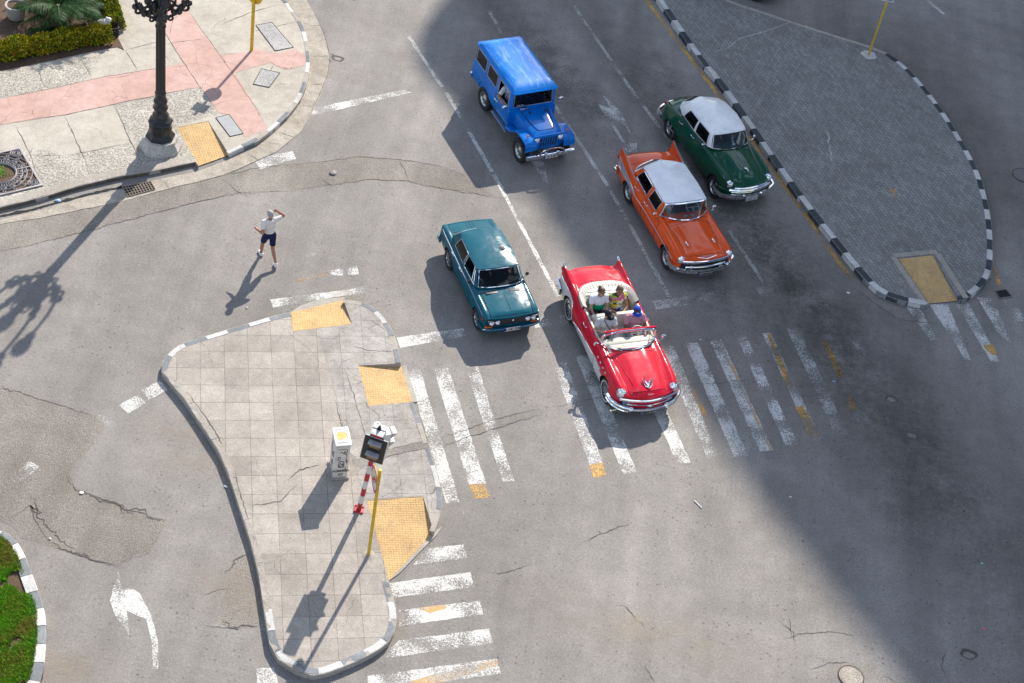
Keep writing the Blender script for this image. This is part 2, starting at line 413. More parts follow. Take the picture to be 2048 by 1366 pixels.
def mark(name, mat, *quads, z=.004, px=True):
    m = MB()
    for q in quads:
        pts = GL(q, z) if px else q
        # walk the outline with a little raggedness
        out = []
        for a, b in zip(pts, pts[1:] + pts[:1]):
            n = max(1, int((b - a).length / .12)); d = (b - a).normalized() if (b - a).length else Vector((1, 0, 0)); nn = Vector((-d.y, d.x, 0))
            for k in range(n): out.append(a.lerp(b, k / n) + nn * random.uniform(-.012, .012) * (1 if k else 0))
        m.poly(out)
    return m.build(name, mat, road, smooth=False)
def line(name, mat, a, b, w=.12, z=.004):
    A, B = G(*a, z), G(*b, z); d = (B - A).normalized(); n = Vector((-d.y, d.x, 0)) * w / 2
    return mark(name, mat, [A + n, B + n, B - n, A - n], px=False)
# lane lines
for a, b, mt in [((818, 73), (884, 174), 'white'), ((893, 185), (984, 343), 'white'), ((988, 349), (1117, 593), 'white'),
                 ((978, 22), (1003, 65), 'white'), ((1060, 135), (1216, 372), 'white'), ((1220, 380), (1250, 432), 'worn'), ((1252, 436), (1339, 594), 'white'),
                 ((1148, 12), (1262, 178), 'white'), ((1262, 178), (1346, 290), 'white'), ((1346, 290), (1375, 335), 'white'), ((1405, 383), (1432, 423), 'faint'), ((1458, 461), (1531, 571), 'white'),
                 ((1852, -2), (1888, 28), 'white')]:
    line('lane_line', mt, a, b)
for a, b, mt in [((1288, -5), (1437, 190), 'yellow'), ((1437, 190), (1505, 283), 'yellow'), ((1504, 282), (1600, 415), 'yellow'), ((1608, 425), (1640, 470), 'yellowf'), ((1643, 480), (1704, 557), 'yellow'), ((1985, 520), (2000, 575), 'yellowf')]:
    line('kerb_line', mt, a, b, .14)
mark('stop_line', 'white', [(793, 675), (926, 656), (932, 672), (800.5, 696)])
mark('stop_line', 'worn', [(1066, 638), (1140, 627), (1147, 643), (1070, 656)])
mark('stop_line', 'white', [(1303, 602), (1375.6, 592.5), (1382, 608.6), (1312, 619)])
mark('stop_line', 'faint', [(1375, 592), (1512, 574), (1517, 588), (1382, 608)])
mark('stop_line', 'worn', [(1510, 575), (1548, 570), (1559, 580), (1520, 588)])
Z = [('white', [(815, 739), (840, 738), (919, 1004), (892, 1007)]), ('white', [(867, 737), (897, 736.5), (972, 967), (938, 969)]), ('yellow', [(938, 969), (972, 967), (980, 996), (947, 998)]),
     ('worn', [(931, 733), (956, 733), (989.5, 843), (1029, 962), (1005.6, 963), (967.5, 849)]), ('worn', [(1102, 717), (1129, 716), (1205, 925), (1179, 930)]), ('yellow', [(1179, 930), (1205, 925), (1213, 950), (1187, 957)]),
     ('white', [(1150.6, 711), (1177, 711), (1273.7, 944), (1246, 948)]), ('white', [(1253, 703), (1280, 701), (1381, 925), (1355, 928)]), ('worn', [(1322, 693), (1347, 690), (1437.5, 915), (1415, 918)]),
     ('white', [(1370, 686), (1396, 685), (1495.6, 911), (1467.5, 913)]), ('white', [(1420.6, 682), (1443, 679), (1546, 900), (1520, 903)]), ('worn', [(1473, 673), (1492, 672), (1597, 889), (1571, 891)]),
     ('worn', [(1524, 666), (1541, 665.6), (1642, 877.5), (1623, 880)]), ('worn', [(1574, 658), (1599, 658), (1696, 868), (1672, 872)]), ('faint', [(1628, 655), (1652, 652), (1745, 855), (1722, 860)]), ('faint', [(1690, 660), (1712, 655), (1800, 840), (1775, 845)]),
     ('worn', [(1814, 615), (1839, 613), (1874, 678), (1862, 682)]), ('white', [(1859, 609), (1895, 607.5), (1942, 720), (1930, 718)]), ('white', [(1912, 607.5), (1937, 607), (2000, 724), (1982, 722)]), ('worn', [(1953, 594), (1985, 596), (2022, 686), (1998, 668)]), ('faint', [(2005, 598), (2030, 596), (2050, 640), (2030, 648)]),
     ('white', [(856, 1097), (927, 1089), (933.5, 1116), (825, 1130)]), ('white', [(779, 1166), (941, 1144), (949, 1174), (787, 1195.5)]), ('white', [(793.5, 1221), (960, 1201), (966, 1229), (798, 1252.7)]), ('white', [(797, 1281), (978, 1257), (986, 1287), (762, 1317.6)]), ('white', [(735, 1352), (994, 1317.6), (1001.8, 1347), (736, 1385)]), ('white', [(512, 1337), (548, 1335), (560, 1380), (515, 1380)])]
for mt, q in Z: mark('zebra_stripe', mt, q)
for q in ([(1533, 668), (1541, 668), (1588, 772), (1574, 775)], [(1590, 815), (1606, 812), (1641, 872), (1622, 880)], [(1644, 682), (1655, 681), (1688, 752), (1676, 755)], [(1692, 790), (1702, 788), (1712, 820), (1704, 822)], [(1436, 682), (1442, 681), (1545, 899), (1539, 900)], [(1380, 780), (1392, 778), (1424, 850), (1416, 852)],
          [(760, 1378), (905, 1340), (994, 1318), (998, 1330), (900, 1362), (830, 1376)], [(830, 1216), (890, 1208), (893, 1216), (860, 1226)], [(575, 562), (655, 541), (658, 549), (600, 566)], [(1965, 690), (1985, 688), (1996, 708), (1984, 710)]):
    mark('yellow_repaint', 'yellow' if q[0][0] > 1500 else 'yellowf', q, z=.0065)
for mt, q in [('white', [(601, 221), (807, 179.5), (824, 185), (628, 230.6)]), ('white', [(540, 599), (690, 580), (736, 571), (738, 585), (658, 596), (546, 615)]), ('worn', [(660, 541), (685, 537), (687, 551), (661, 550)]), ('worn', [(694, 535), (714, 531), (718, 549), (697, 550)]),
              ('faint', [(600, 503), (642, 497), (645, 510), (610, 513)]), ('faint', [(672, 492), (692, 489), (694, 499), (674, 503)]), ('white', [(283.6, 780), (319, 761), (336, 780), (297, 800)]), ('white', [(238, 810), (275, 790), (292, 805), (256, 828)]), ('worn', [(192, 834), (207, 826), (226.6, 844), (212, 853)]), ('worn', [(14, 956), (58.5, 922), (80, 934), (36.5, 966)]),
              ('worn', [(505, 318), (585, 302), (592, 318), (520, 338)]), ('faint', [(1570, 470), (1600, 500), (1615, 520), (1590, 510)])]:
    mark('worn_marking', mt, q)
ar = [(485, 900), (500, 975), (550, 982), (575, 1000), (620, 1085), (648, 1190), (648, 1308), (627, 1310), (620, 1190), (600, 1105), (520, 1070), (525, 1130), (530, 1170), (470, 1085), (450, 1030), (468, 965), (480, 940)]
mark('arrow_marking', 'white', [(x / 2.052, 700 + y / 2.052) for x, y in ar])
ar = [(15, 125), (110, 215), (150, 265), (205, 395), (165, 330), (110, 290), (75, 290), (165, 440), (145, 440), (50, 290), (5, 220), (-10, 190), (70, 215)]
mark('arrow_marking', 'white', [(1200 + x / 3.253, 150 + y / 3.253) for x, y in ar])
mark('arrow_marking', 'worn', [(1233, 288), (1274, 286), (1274, 303), (1254, 305), (1246, 294)])
mark('arrow_marking', 'worn', [(1060, 320), (1088, 322), (1096, 368), (1088, 362)])
# rough patches and repairs
P1 = [(0, 775), (29, 780), (195, 834), (214, 841), (195, 880), (136, 944), (151, 975), (205, 997), (263, 1022), (336, 1041), (297, 1104), (239, 1129), (195, 1124), (97, 1090), (49, 1075), (0, 1036), (-40, 1030), (-40, 770)]
P2 = [(480, 1117), (502, 1109), (520, 1192), (521, 1246), (478, 1256), (443, 1246), (441, 1207), (453, 1168)]
P3 = [(0, 448), (120, 428), (246, 400), (332, 377), (448, 348), (515, 335), (580, 328), (639, 324), (712, 313), (754, 313), (797, 319.5), (870, 329), (926, 349), (988, 392), (860, 372), (810, 362), (738, 359), (650, 371), (580, 382), (480, 385), (400, 402), (200, 455), (0, 505), (-40, 512), (-40, 455)]
P4 = [(880, 878), (932, 859), (1030, 826), (1090, 818), (1085, 828), (1035, 842), (940, 872), (884, 893)]
P5 = [(1645, 1366), (1640, 1345), (1665, 1330), (1720, 1322), (1750, 1328), (1765, 1350), (1768, 1380), (1645, 1385)]
P6 = [(0, 412), (0, 448)]
for P, mt in ((P1, 'rough'), (P2, 'rough'), (P3, 'rough'), (P4, 'fillin'), (P5, 'fillin')):
    pts = resample(GL(P, .003), .18, True)
    pts = [p + Vector((mnoise.noise(p * 3.1), mnoise.noise(p * 3.1 + Vector((9, 4, 0))), 0)) * .10 for p in pts]
    m = MB(); m.poly(pts); m.build('asphalt_patch', mt, road, smooth=False)
# gutter apron of pale concrete outside the corner kerb
gut_in = [(480, -60), (540, -30), (573, 0), (601, 40), (614, 70), (620, 110), (620, 133), (614, 168), (601, 203), (578, 235), (548, 264), (518, 289), (481, 306), (458, 318), (397, 342), (309, 360), (240, 380), (159, 396), (80, 420), (0, 440), (-40, 448)]
gut_out = [(-40, 462), (0, 448), (80, 436), (160, 420), (246, 402), (332, 379), (448, 350), (511, 323), (555, 302), (603, 262), (630, 215), (645, 183), (657, 143), (660, 112), (651, 76), (636, 39), (613, 0), (575, -40), (510, -70)]
m = MB(); m.poly(GL(gut_in + gut_out, .006)); m.build('gutter_apron', 'gutter', road, smooth=False)

def crack(pts, w=.013, z=.009, jit=.05, step=.06, mat='crack', parent=None, zoff=0, tapers=True):
    P = resample([G(x, y, z + zoff) for x, y in pts], step); n = len(P); L = []; Rr = []
    for i, p in enumerate(P):
        d = (P[min(i + 1, n - 1)] - P[max(i - 1, 0)]).normalized(); nn = Vector((-d.y, d.x, 0))
        q = p + nn * (mnoise.noise(p * 2.7) * jit + mnoise.noise(p * 9.1) * jit * .6 + mnoise.noise(p * 23.0) * jit * .5)
        ww = w * (.35 + 1.1 * abs(mnoise.noise(p * 4.3 + Vector((3, 1, 0))))) * (min(1, 3 * i / n + .15, 3 * (n - 1 - i) / n + .15) if tapers else 1)
        L.append(q + nn * ww); Rr.append(q - nn * ww)
    m = MB(); m.add(L + Rr, [(i, i + 1, n + i + 1, n + i) for i in range(n - 1)]); return m.build('crack', mat, parent or road, smooth=False)
CR = [[(1165, 1088), (1195, 1070), (1240, 1053), (1268, 1046)], [(1230, 1208), (1255, 1215), (1268, 1235), (1285, 1248), (1288, 1255)], [(985, 1140), (995, 1150), (1020, 1143), (1060, 1127)], [(580, 328), (639, 324), (712, 313), (797, 319), (870, 329), (935, 352)], [(580, 382), (650, 371), (738, 359), (810, 362), (860, 372), (990, 394), (1060, 400)],
      [(0, 505), (200, 455), (400, 402), (480, 385), (580, 382)], [(448, 348), (480, 344), (515, 335), (580, 328)], [(448, 360), (470, 380), (500, 395)], [(640, 355), (665, 375)], [(800, 322), (812, 345), (815, 358)], [(1560, 1280), (1600, 1270), (1660, 1262), (1720, 1270)], [(1560, 1240), (1585, 1265), (1590, 1290)], [(1580, 1230), (1582, 1275)],
      [(880, 876), (932, 858), (1010, 832), (1088, 817)], [(884, 893), (940, 873), (1035, 843), (1085, 829)], [(1090, 817), (1200, 795), (1330, 770), (1420, 765)], [(1400, 768), (1470, 763), (1520, 755)], [(0, 775), (29, 780), (195, 834)], [(151, 975), (205, 997), (263, 1022), (336, 1041)], [(205, 997), (245, 1010), (258, 1025)], [(97, 1090), (195, 1124), (239, 1129)], [(20, 1040), (60, 1010), (75, 1050), (100, 1085)],
      [(410, 1250), (450, 1255), (512, 1250)], [(400, 1190), (440, 1180), (465, 1178)], [(640, 1330), (650, 1340)], [(1655, 345), (1700, 360)], [(655, 105), (675, 112), (690, 118)], [(650, 115), (668, 125)], [(1690, 560), (1740, 600), (1800, 640), (1900, 650)],
      [(500, 790), (540, 800)], [(1620, 1340), (1660, 1327), (1700, 1322)], [(1765, 1350), (1790, 1366)], [(1900, 1290), (1880, 1330), (1900, 1366)], [(1290, 1330), (1310, 1366)]]
for c in CR: crack(c)
for c in [[(140, 950), (152, 975), (205, 999), (262, 1020), (330, 1040)], [(205, 997), (235, 1005), (262, 1030)], [(60, 985), (80, 1030), (60, 1010), (110, 1070), (150, 1100)], [(95, 1088), (150, 1108), (195, 1126), (240, 1130)], [(0, 776), (30, 783)], [(450, 1150), (470, 1118), (500, 1108)], [(440, 1240), (470, 1256), (520, 1247)]]: crack(c, .024, .0095, .16)
for c in [[(613, 0), (636, 39), (651, 76), (660, 112), (657, 143), (642, 183), (603, 262)], [(246, 402), (332, 379), (448, 350), (511, 323), (555, 302), (603, 262)], [(0, 448), (80, 436), (160, 420), (246, 402)], [(625, 112), (660, 112)], [(620, 50), (645, 52)], [(618, 170), (645, 168)], [(600, 210), (628, 213)], [(560, 265), (590, 275)], [(500, 310), (520, 322)], [(330, 362), (338, 378)]]: crack(c, .012, .0105, .02)
# oil-dark lanes and stains
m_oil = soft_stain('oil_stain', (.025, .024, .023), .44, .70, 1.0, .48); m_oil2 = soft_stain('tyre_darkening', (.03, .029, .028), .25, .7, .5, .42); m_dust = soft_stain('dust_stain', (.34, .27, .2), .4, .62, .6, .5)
def stain(mat, c, L, Wd, ang, name='oil_stain', z=.0085):
    p = G(*c, z); m = MB(); m.poly([(-L / 2, -Wd / 2, 0), (L / 2, -Wd / 2, 0), (L / 2, Wd / 2, 0), (-L / 2, Wd / 2, 0)])
    o = m.build(name, mat, road, smooth=False); o.location = p; o.rotation_euler = (0, 0, ang); return o
LA = R(-60.4)
zz = .0072
for c, L, Wd in [((1500, 470), 7, 2.2), ((1620, 600), 9, 2.4), ((1440, 600), 5, 2.5), ((1180, 200), 9, 1.6), ((1090, 110), 8, 1.8), ((1330, 150), 8, 1.4), ((1700, 720), 8, 3), ((1820, 900), 12, 4), ((1560, 500), 6, 1.2)][:6]:
    zz += .0003; stain(m_oil, c, L, Wd, LA + random.uniform(-.06, .06), z=zz)
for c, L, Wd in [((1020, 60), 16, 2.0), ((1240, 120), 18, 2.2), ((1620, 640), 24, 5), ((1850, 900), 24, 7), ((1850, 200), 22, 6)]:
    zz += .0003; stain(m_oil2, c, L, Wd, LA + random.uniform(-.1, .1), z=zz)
for c, L, Wd in [((640, 130), 4, 1.2), ((360, 860), 3, 1.5), ((470, 1180), 3, 2), ((120, 1330), 3.5, 1.5), ((800, 1270), 1.5, .8), ((420, 920), 4, 1.5), ((700, 590), 2, 1), ((1300, 1260), 8, 2), ((580, 240), 3, 1)]:
    zz += .0003; stain(m_dust, c, L, Wd, random.uniform(-.5, .5), 'dust_stain', z=zz)
# pot holes: small flat discs of broken asphalt with shade painted along one rim
for c, r in [((1937, 1307), .22), ((1783, 797), .2), ((1823, 868), .2), ((676, 116), .22)]:
    p = G(*c, .012); m = MB(); n = 16; ring = [p + Vector((math.cos(a) * r * random.uniform(.75, 1.1), math.sin(a) * r * .7 * random.uniform(.75, 1.1), 0)) for a in np.linspace(0, 2 * math.pi, n, endpoint=False)]
    m.poly(ring, 0); m.poly([q + Vector((0, -.05, .002)) - (q - p) * .35 for q in ring], 1); m.build('pothole', ['crack', 'rough'], road, smooth=False)

# ------------------------------------------------------------------ raised pavements
def offs(P, w, closed=True):
    n = len(P); out = []
    for i in range(n):
        a = P[i - 1] if (closed or i) else P[i]; b = P[(i + 1) % n] if (closed or i < n - 1) else P[i]
        d = Vector((b.x - a.x, b.y - a.y, 0)).normalized(); out.append(P[i] + Vector((-d.y, d.x, 0)) * w)
    return out
def kerb(parent, px, z, width, mats, seg, side=1, wallmat=None, start=0, name='kerb', gap=.008, chip=0):
    """kerb stones along a line of pixels; side=+1 when the pavement lies left of the walking direction"""
    P = smoothline(GL(px, z), 1); P = resample(P, .12); d = [0]
    for a, b in zip(P, P[1:]): d.append(d[-1] + (b - a).length)
    D = d[-1]; N = max(1, round(D / seg)); m = MB()
    outer = offs(P, -.005 * side, False); inner = offs(P, width * side, False); bev = offs(P, .02 * side, False)
    def at(L, s):
        for i in range(len(d) - 1):
            if s <= d[i + 1] + 1e-9: return L[i].lerp(L[i + 1], (s - d[i]) / max(1e-9, d[i + 1] - d[i]))
        return L[-1]
    for k in range(N):
        s0, s1 = k * D / N + gap, (k + 1) * D / N - gap; q = max(1, int((s1 - s0) / .14)); ss = [s0 + (s1 - s0) * j / q for j in range(q + 1)]
        dz = random.uniform(-.006, .006); mi = (k + start) % len(mats); rows = []
        for s in ss:
            o, i, b = at(outer, s), at(inner, s), at(bev, s); ch = chip * max(0, mnoise.noise(o * 5)) 
            rows.append([Vector((o.x, o.y, -.02)), Vector((o.x, o.y, z - .02 + dz - ch)), Vector((b.x, b.y, z + .005 + dz - ch)), Vector((i.x, i.y, z + .005 + dz)), Vector((i.x, i.y, z - .03))])
        vs = [v for r in rows for v in r]; fs = []; ms = []
        for j in range(q):
            for c in range(4):
                f = (j * 5 + c, (j + 1) * 5 + c, (j + 1) * 5 + c + 1, j * 5 + c + 1); fs.append(f if side > 0 else f[::-1])
        fs += [tuple(range(5)), tuple(q * 5 + c for c in range(4, -1, -1))]
        base = len(m.f); m.add(vs, fs, mi)
        if wallmat is not None:
            for fi in range(base, base + q * 4):
                if (fi - base) % 4 == 0: m.m[fi] = len(mats)
    return m.build(name, list(mats) + ([wallmat] if wallmat else []), parent, sharp=30)
def ramp_quad(parent, px, zs, mat, name='tactile_ramp'):
    a = [G(x, y, z) for (x, y), z in zip(px, zs)]; m = MB(); n = 8; vs = []
    for i in range(n + 1):
        for j in range(n + 1): vs.append(a[0].lerp(a[1], i / n).lerp(a[3].lerp(a[2], i / n), j / n))
    m.add(vs, [(i * (n + 1) + j, (i + 1) * (n + 1) + j, (i + 1) * (n + 1) + j + 1, i * (n + 1) + j + 1) for i in range(n) for j in range(n)])
    return m.build(name, mat, parent, smooth=False)
ZI = .18
tac = tactile('tactile_yellow', -ISL_ANG, .065)
isl_px = [(323, 743), (326, 722), (340, 702), (358, 689), (400, 675), (470, 654), (540, 633), (580, 624)] \
    + [(585, 662), (704, 648), (687, 598)] \
    + [(719, 602), (743, 611), (766, 631), (783, 657), (795, 686.5), (802, 726)] \
    + [(716, 731), (738, 813), (826, 804)] \
    + [(847.5, 861), (860, 902), (876, 948), (884, 989), (884, 1012), (877, 1041), (868, 1064)] \
    + [(846, 992), (734, 1001), (778, 1161)] \
    + [(782, 1180), (790, 1205), (793.5, 1226), (793, 1247), (788, 1266), (778, 1283), (761, 1297), (738, 1310), (714, 1322), (680, 1336), (650, 1347), (626, 1351), (591, 1340), (556, 1318), (539, 1286), (533, 1251), (528, 1219), (524, 1193), (518, 1152), (501, 1082), (480, 1018), (460, 957), (440, 908), (410, 861), (376, 809), (346, 771)]
m = MB(); m.prism(GL(isl_px, 0), 0, ZI - .004)
# prism() keeps x,y; outlines were read at kerb-top height
pts = GL(isl_px, ZI); m = MB(); m.prism(pts, -.02, ZI - .004, 0, 1)
isl = tag(m.build('pavement', ['isl', 'kerb'], smooth=False), 'pale slabbed traffic island carrying the traffic light and the graffiti cabinet', 'traffic island', kind='structure')
m = MB(); m.poly(GL([(636, 657), (704, 650), (700, 620), (690, 600), (719, 604), (743, 613), (763, 633), (780, 659), (791, 688), (797, 722), (716, 729), (735, 812), (823, 804), (843, 862), (856, 903), (871, 948), (879, 988), (874, 1035), (848, 990), (731, 999), (700, 905), (672, 790)], ZI)); m.build('worn_slabs', 'isl2', isl, smooth=False)
ramp_quad(isl, [(581, 625), (687, 600), (704, 648), (585, 662)], [.03, .03, ZI - .01, ZI - .01], tac)
ramp_quad(isl, [(803, 733), (826, 804), (738, 813), (716, 731)], [.03, .03, ZI - .01, ZI - .01], tac)
ramp_quad(isl, [(778, 1161), (868, 1064), (846, 992), (734, 1001)], [.03, .03, ZI - .01, ZI - .01], tac)
for lip in ([(581, 625), (687, 600), (692, 594), (640, 598), (600, 611)], [(778, 1161), (868, 1064), (885, 1052), (875, 1068), (840, 1103), (800, 1145)], [(803, 732), (826, 804), (835, 803), (812, 730)]):
    m = MB(); pp = GL(lip, .03); m.prism(pp, -.01, .028); m.build('ramp_lip', 'kerb', isl, smooth=False)
kerb(isl, isl_px[0:8], ZI, .15, ['kgrey', 'kwhite'], .62, -1, 'kgrey')
kerb(isl, isl_px[10:17], ZI, .14, ['kerb', 'kgrey', 'kwhite', 'kgrey'], .55, -1)
kerb(isl, isl_px[19:27], ZI, .12, ['kgrey', 'kerb', 'kgrey', 'kwhite'], .7, -1)
kerb(isl, isl_px[29:47], ZI, .17, ['kgrey', 'kwhite'], .58, -1, 'kerb', chip=.05)
kerb(isl, isl_px[46:] + isl_px[:1], ZI, .16, ['kerb'], 1.4, -1, chip=.06)
for c in [(716, 922), (760, 905), (800, 893), (853, 881)], [(720, 936), (780, 912), (858, 896)], [(330, 760), (380, 790), (430, 860), (470, 950), (500, 1050), (520, 1110)], [(500, 1010), (560, 1003), (590, 970)], [(575, 960), (600, 940), (640, 930)], [(700, 690), (735, 700), (798, 705)], [(670, 800), (690, 870), (700, 905)], [(740, 640), (770, 660)], [(690, 740), (720, 830), (740, 900)]:
    crack(c, .014, ZI + .003, .04, parent=isl)
m = MB(); m.poly(GL([(700, 905), (716, 918), (760, 903), (853, 880), (858, 895), (780, 912), (722, 935), (705, 925)], ZI + .002)); m.build('repair_strip', 'fillin', isl, smooth=False)

# right island of small pavers
ZR = .15
ri_px = [(1225, -130), (1312, -5), (1400, 124), (1428.5, 154), (1485.6, 235), (1547.5, 326), (1609, 411), (1666, 482.5), (1704.5, 530), (1733, 563), (1761.6, 587), (1804, 602), (1852, 611), (1858, 606)] \
    + [(1797, 517), (1866, 510), (1921, 601)] \
    + [(1930.5, 599), (1961, 578), (1983, 549), (1986.6, 500), (1983, 438), (1971, 381), (1954, 333), (1928, 285.5), (1895, 233), (1857, 181), (1814, 133), (1776, 106), (1733, 89), (1676, 72), (1624, 55), (1543, 28.5), (1471, 5), (1400, -25), (1300, -80)]
pts = GL(ri_px, ZR); m = MB(); m.prism(pts, -.02, ZR - .004, 0, 1)
ri = tag(m.build('pavement', ['brick', 'kgrey'], smooth=False), 'grey brick-paved island in the shade at the upper right', 'traffic island', kind='structure')
ramp_quad(ri, [(1921, 601), (1858, 607), (1797, 517), (1866, 510)], [.03, .03, ZR - .01, ZR - .01], tactile('tactile_yellow_dirty', -R(119.6), .1))
for a, b, w in (((1786, 513), (1850, 606), 13), ((1876, 508), (1932, 596), 12), ((1788, 511), (1874, 503), 10)):
    A, B = G(*a, ZR + .004), G(*b, ZR + .004); d = (B - A).normalized(); nn = Vector((-d.y, d.x, 0)) * .09
    m = MB(); m.poly([A + nn, B + nn, B - nn, A - nn]); m.build('ramp_border', 'kerb', ri, smooth=False)
kerb(ri, ri_px[0:14], ZR, .2, ['kwhite', 'kblack'], .66, 1)
kerb(ri, ri_px[16:29], ZR, .18, ['kblack', 'kwhite'], .5, 1)
kerb(ri, ri_px[28:], ZR, .15, ['kerb'], 1.0, 1)
for c, mt in (([(1430, 106), (1450, 98), (1475, 80), (1520, 65), (1560, 52), (1585, 40)], 'kwhite'), ([(1648, 255), (1655, 275), (1660, 300), (1665, 330)], 'kwhite'), ([(1655, 258), (1658, 290)], 'kwhite')): crack(c, .02, ZR + .004, .06, mat=mt, parent=ri)
for c, r, mt in (((1783, 380), .16, 'yellowf'), ((1790, 392), .12, 'yellowf'), ((1651, 285), .2, 'faint'), ((1663, 300), .16, 'faint'), ((1728, 372), .14, 'faint'), ((1694, 180), .08, 'yellowf')):
    p = G(*c, ZR + .003); m = MB(); m.poly([p + Vector((math.cos(a) * r * random.uniform(.6, 1.2), math.sin(a) * r * random.uniform(.6, 1.2), 0)) for a in np.linspace(0, 6.2, 14)]); m.build('paint_splash', mt, ri, smooth=False)

# corner sidewalk with pink bands
ZS = .14
sw_px = [(-60, 428), (0, 414.5), (84.5, 394), (159, 371), (240, 352), (309, 341), (391, 323), (397, 331)] + [(353, 254), (416.7, 242), (458, 308)] \
    + [(481, 297), (518, 280.6), (548, 257), (578, 229), (601, 199), (614, 166), (620, 133), (620, 110), (614, 70), (601, 40), (584, 17), (573, 0), (540, -30), (480, -70), (380, -110), (-60, -80)]
pts = GL(sw_px, ZS); m = MB(); m.prism(pts, -.02, ZS - .004, 0, 1)
sw = tag(m.build('pavement', ['pave', 'kerb'], smooth=False), 'sunlit cream concrete sidewalk corner with pink flagstone bands', 'sidewalk', kind='structure')
ramp_quad(sw, [(458, 310), (397, 332), (353, 254), (416.7, 242)], [.03, .03, ZS - .01, ZS - .01], tactile('tactile_yellow_corner', -R(-60), .075))
kerb(sw, sw_px[0:7], ZS, .3, ['kerb'], 2.6, 1, 'kdirt', chip=.03)
kerb(sw, sw_px[10:24], ZS, .13, ['kwhite', 'kgrey', 'kerb'], .55, 1)
for band in ([(-40, 205), (0, 197), (100, 178), (200, 155), (310, 137), (368, 127), (400, 174), (345, 184), (228, 208), (130, 229), (0, 250), (-40, 258)],
             [(360, -20), (368, 8), (416, 78), (440, 110), (500, 103), (505, 98), (560, 107), (585, 98), (612, 108), (610, 131), (570, 140), (540, 125), (470, 145), (518, 225), (535, 258), (490, 275), (458, 230), (438, 226), (400, 174), (368, 127), (345, 90), (328, 62), (300, 0), (292, -20)]):
    m = MB(); m.poly(GL(band, ZS + .001)); m.build('pink_band', 'pink', sw, smooth=False)
for slab in ([(228, 210), (345, 185), (402, 173), (435, 228), (350, 252), (392, 320), (300, 338), (262, 285)], [(0, 300), (90, 300), (130, 312), (262, 285), (300, 338), (150, 372), (0, 410)], [(0, 146), (165, 118), (212, 105), (165, 165), (80, 182), (0, 195)]):
    m = MB(); m.poly(GL(slab, ZS - .001)); m.build('aggregate_slab', 'agg', sw, smooth=False)
for c in [(30, 248), (60, 310), (80, 360)], [(128, 228), (165, 310), (180, 340)], [(228, 210), (262, 285), (290, 335)], [(165, 120), (183, 155)], [(75, 135), (88, 170)], [(250, 100), (275, 140)], [(130, 312), (262, 285)], [(60, 312), (130, 310)], [(250, 100), (330, 80)], [(368, 8), (416, 78), (440, 110), (518, 225), (535, 258)], [(-10, 250), (130, 229), (228, 208), (345, 184), (400, 174)], [(-10, 199), (100, 178), (200, 155), (310, 137), (368, 127)], [(300, 0), (328, 62), (368, 127), (400, 174), (438, 226)], [(325, 90), (350, 85), (380, 80), (415, 78)], [(360, 28), (345, 40), (340, 70)], [(440, 110), (480, 105)], [(535, 120), (548, 128), (540, 140), (545, 165)], [(440, 50), (500, 25), (560, 8)], [(510, 62), (600, 42)]:
    crack(c, .012, ZS + .004, .025, parent=sw)

# grass corner at the bottom left
ZG = .15
gp = [(-80, 1052), (0, 1058), (29, 1075), (48.7, 1107), (61, 1138.6), (73, 1172.7), (87.7, 1211.7), (92.6, 1250.7), (91, 1299), (85, 1348), (70, 1390), (50, 1440)]
m = MB(); m.prism(GL(gp + [(-80, 1440)], ZG), -.02, ZG - .03); 
gs = tag(m.build('ground', 'soil', smooth=False), 'brown earth of the planted corner behind the striped kerb', 'soil', kind='structure')
kerb(gs, gp, ZG, .26, ['kgrey', 'kwhite'], .5, -1)
def patchy(name, cols, rough=.6, trans=.0):
    t = NT(name); a = t.n('Attribute', attribute_name='tone'); t.col(t.ramp(a.outputs['Fac'], cols)); t.set(Roughness=rough, Specular_IOR_Level=.2)
    return t.m
def leaf_mesh(name, P, D, Wd, tone, mat, parent=None, bend=.0):
    """many small leaf blades: base P, blade vector D, half width vector Wd"""
    n = len(P); v = np.empty((n, 4, 3)); v[:, 0] = P; v[:, 1] = P + D * .5 + Wd; v[:, 2] = P + D; v[:, 3] = P + D * .5 - Wd
    if bend: v[:, 2, 2] -= bend * np.linalg.norm(D, axis=1)
    me = bpy.data.meshes.new(name); me.from_pydata(v.reshape(-1, 3).tolist(), [], np.arange(n * 4).reshape(n, 4).tolist())
    at = me.attributes.new('tone', 'FLOAT', 'FACE'); at.data.foreach_set('value', np.asarray(tone, dtype=np.float32))
    me.materials.append(mat); o = bpy.data.objects.new(name, me); COL.objects.link(o); o.parent = parent; return o
def in_poly(pt, poly):
    c = False; x, y = pt
    for i in range(len(poly)):
        a, b = poly[i - 1], poly[i]
        if (a.y > y) != (b.y > y) and x < (b.x - a.x) * (y - a.y) / (b.y - a.y) + a.x: c = not c
    return c
gpoly = GL([(-60, 1066), (0, 1072), (19.5, 1087), (38, 1121), (55, 1168), (72, 1216.6), (73.6, 1260), (69.7, 1309), (57.5, 1366), (40, 1420), (-60, 1420)], ZG)
xs = [p.x for p in gpoly]; ys = [p.y for p in gpoly]; P = []
while len(P) < 42000:
    x, y = random.uniform(min(xs), max(xs)), random.uniform(min(ys), max(ys))
    if in_poly((x, y), gpoly) and mnoise.noise(Vector((x * 1.3, y * 1.3, 0))) + .35 * mnoise.noise(Vector((x * 5, y * 5, 2))) + random.uniform(-.15, .15) > -.30: P.append((x, y, ZG - .03))
P = np.array(P); n = len(P); th = RNG.uniform(0, 2 * np.pi, n); L = RNG.uniform(.05, .11, n); le = RNG.uniform(.2, .9, n)
D = np.stack([np.cos(th) * le * L, np.sin(th) * le * L, L], 1); Wv = np.stack([-np.sin(th), np.cos(th), 0 * th], 1) * .009
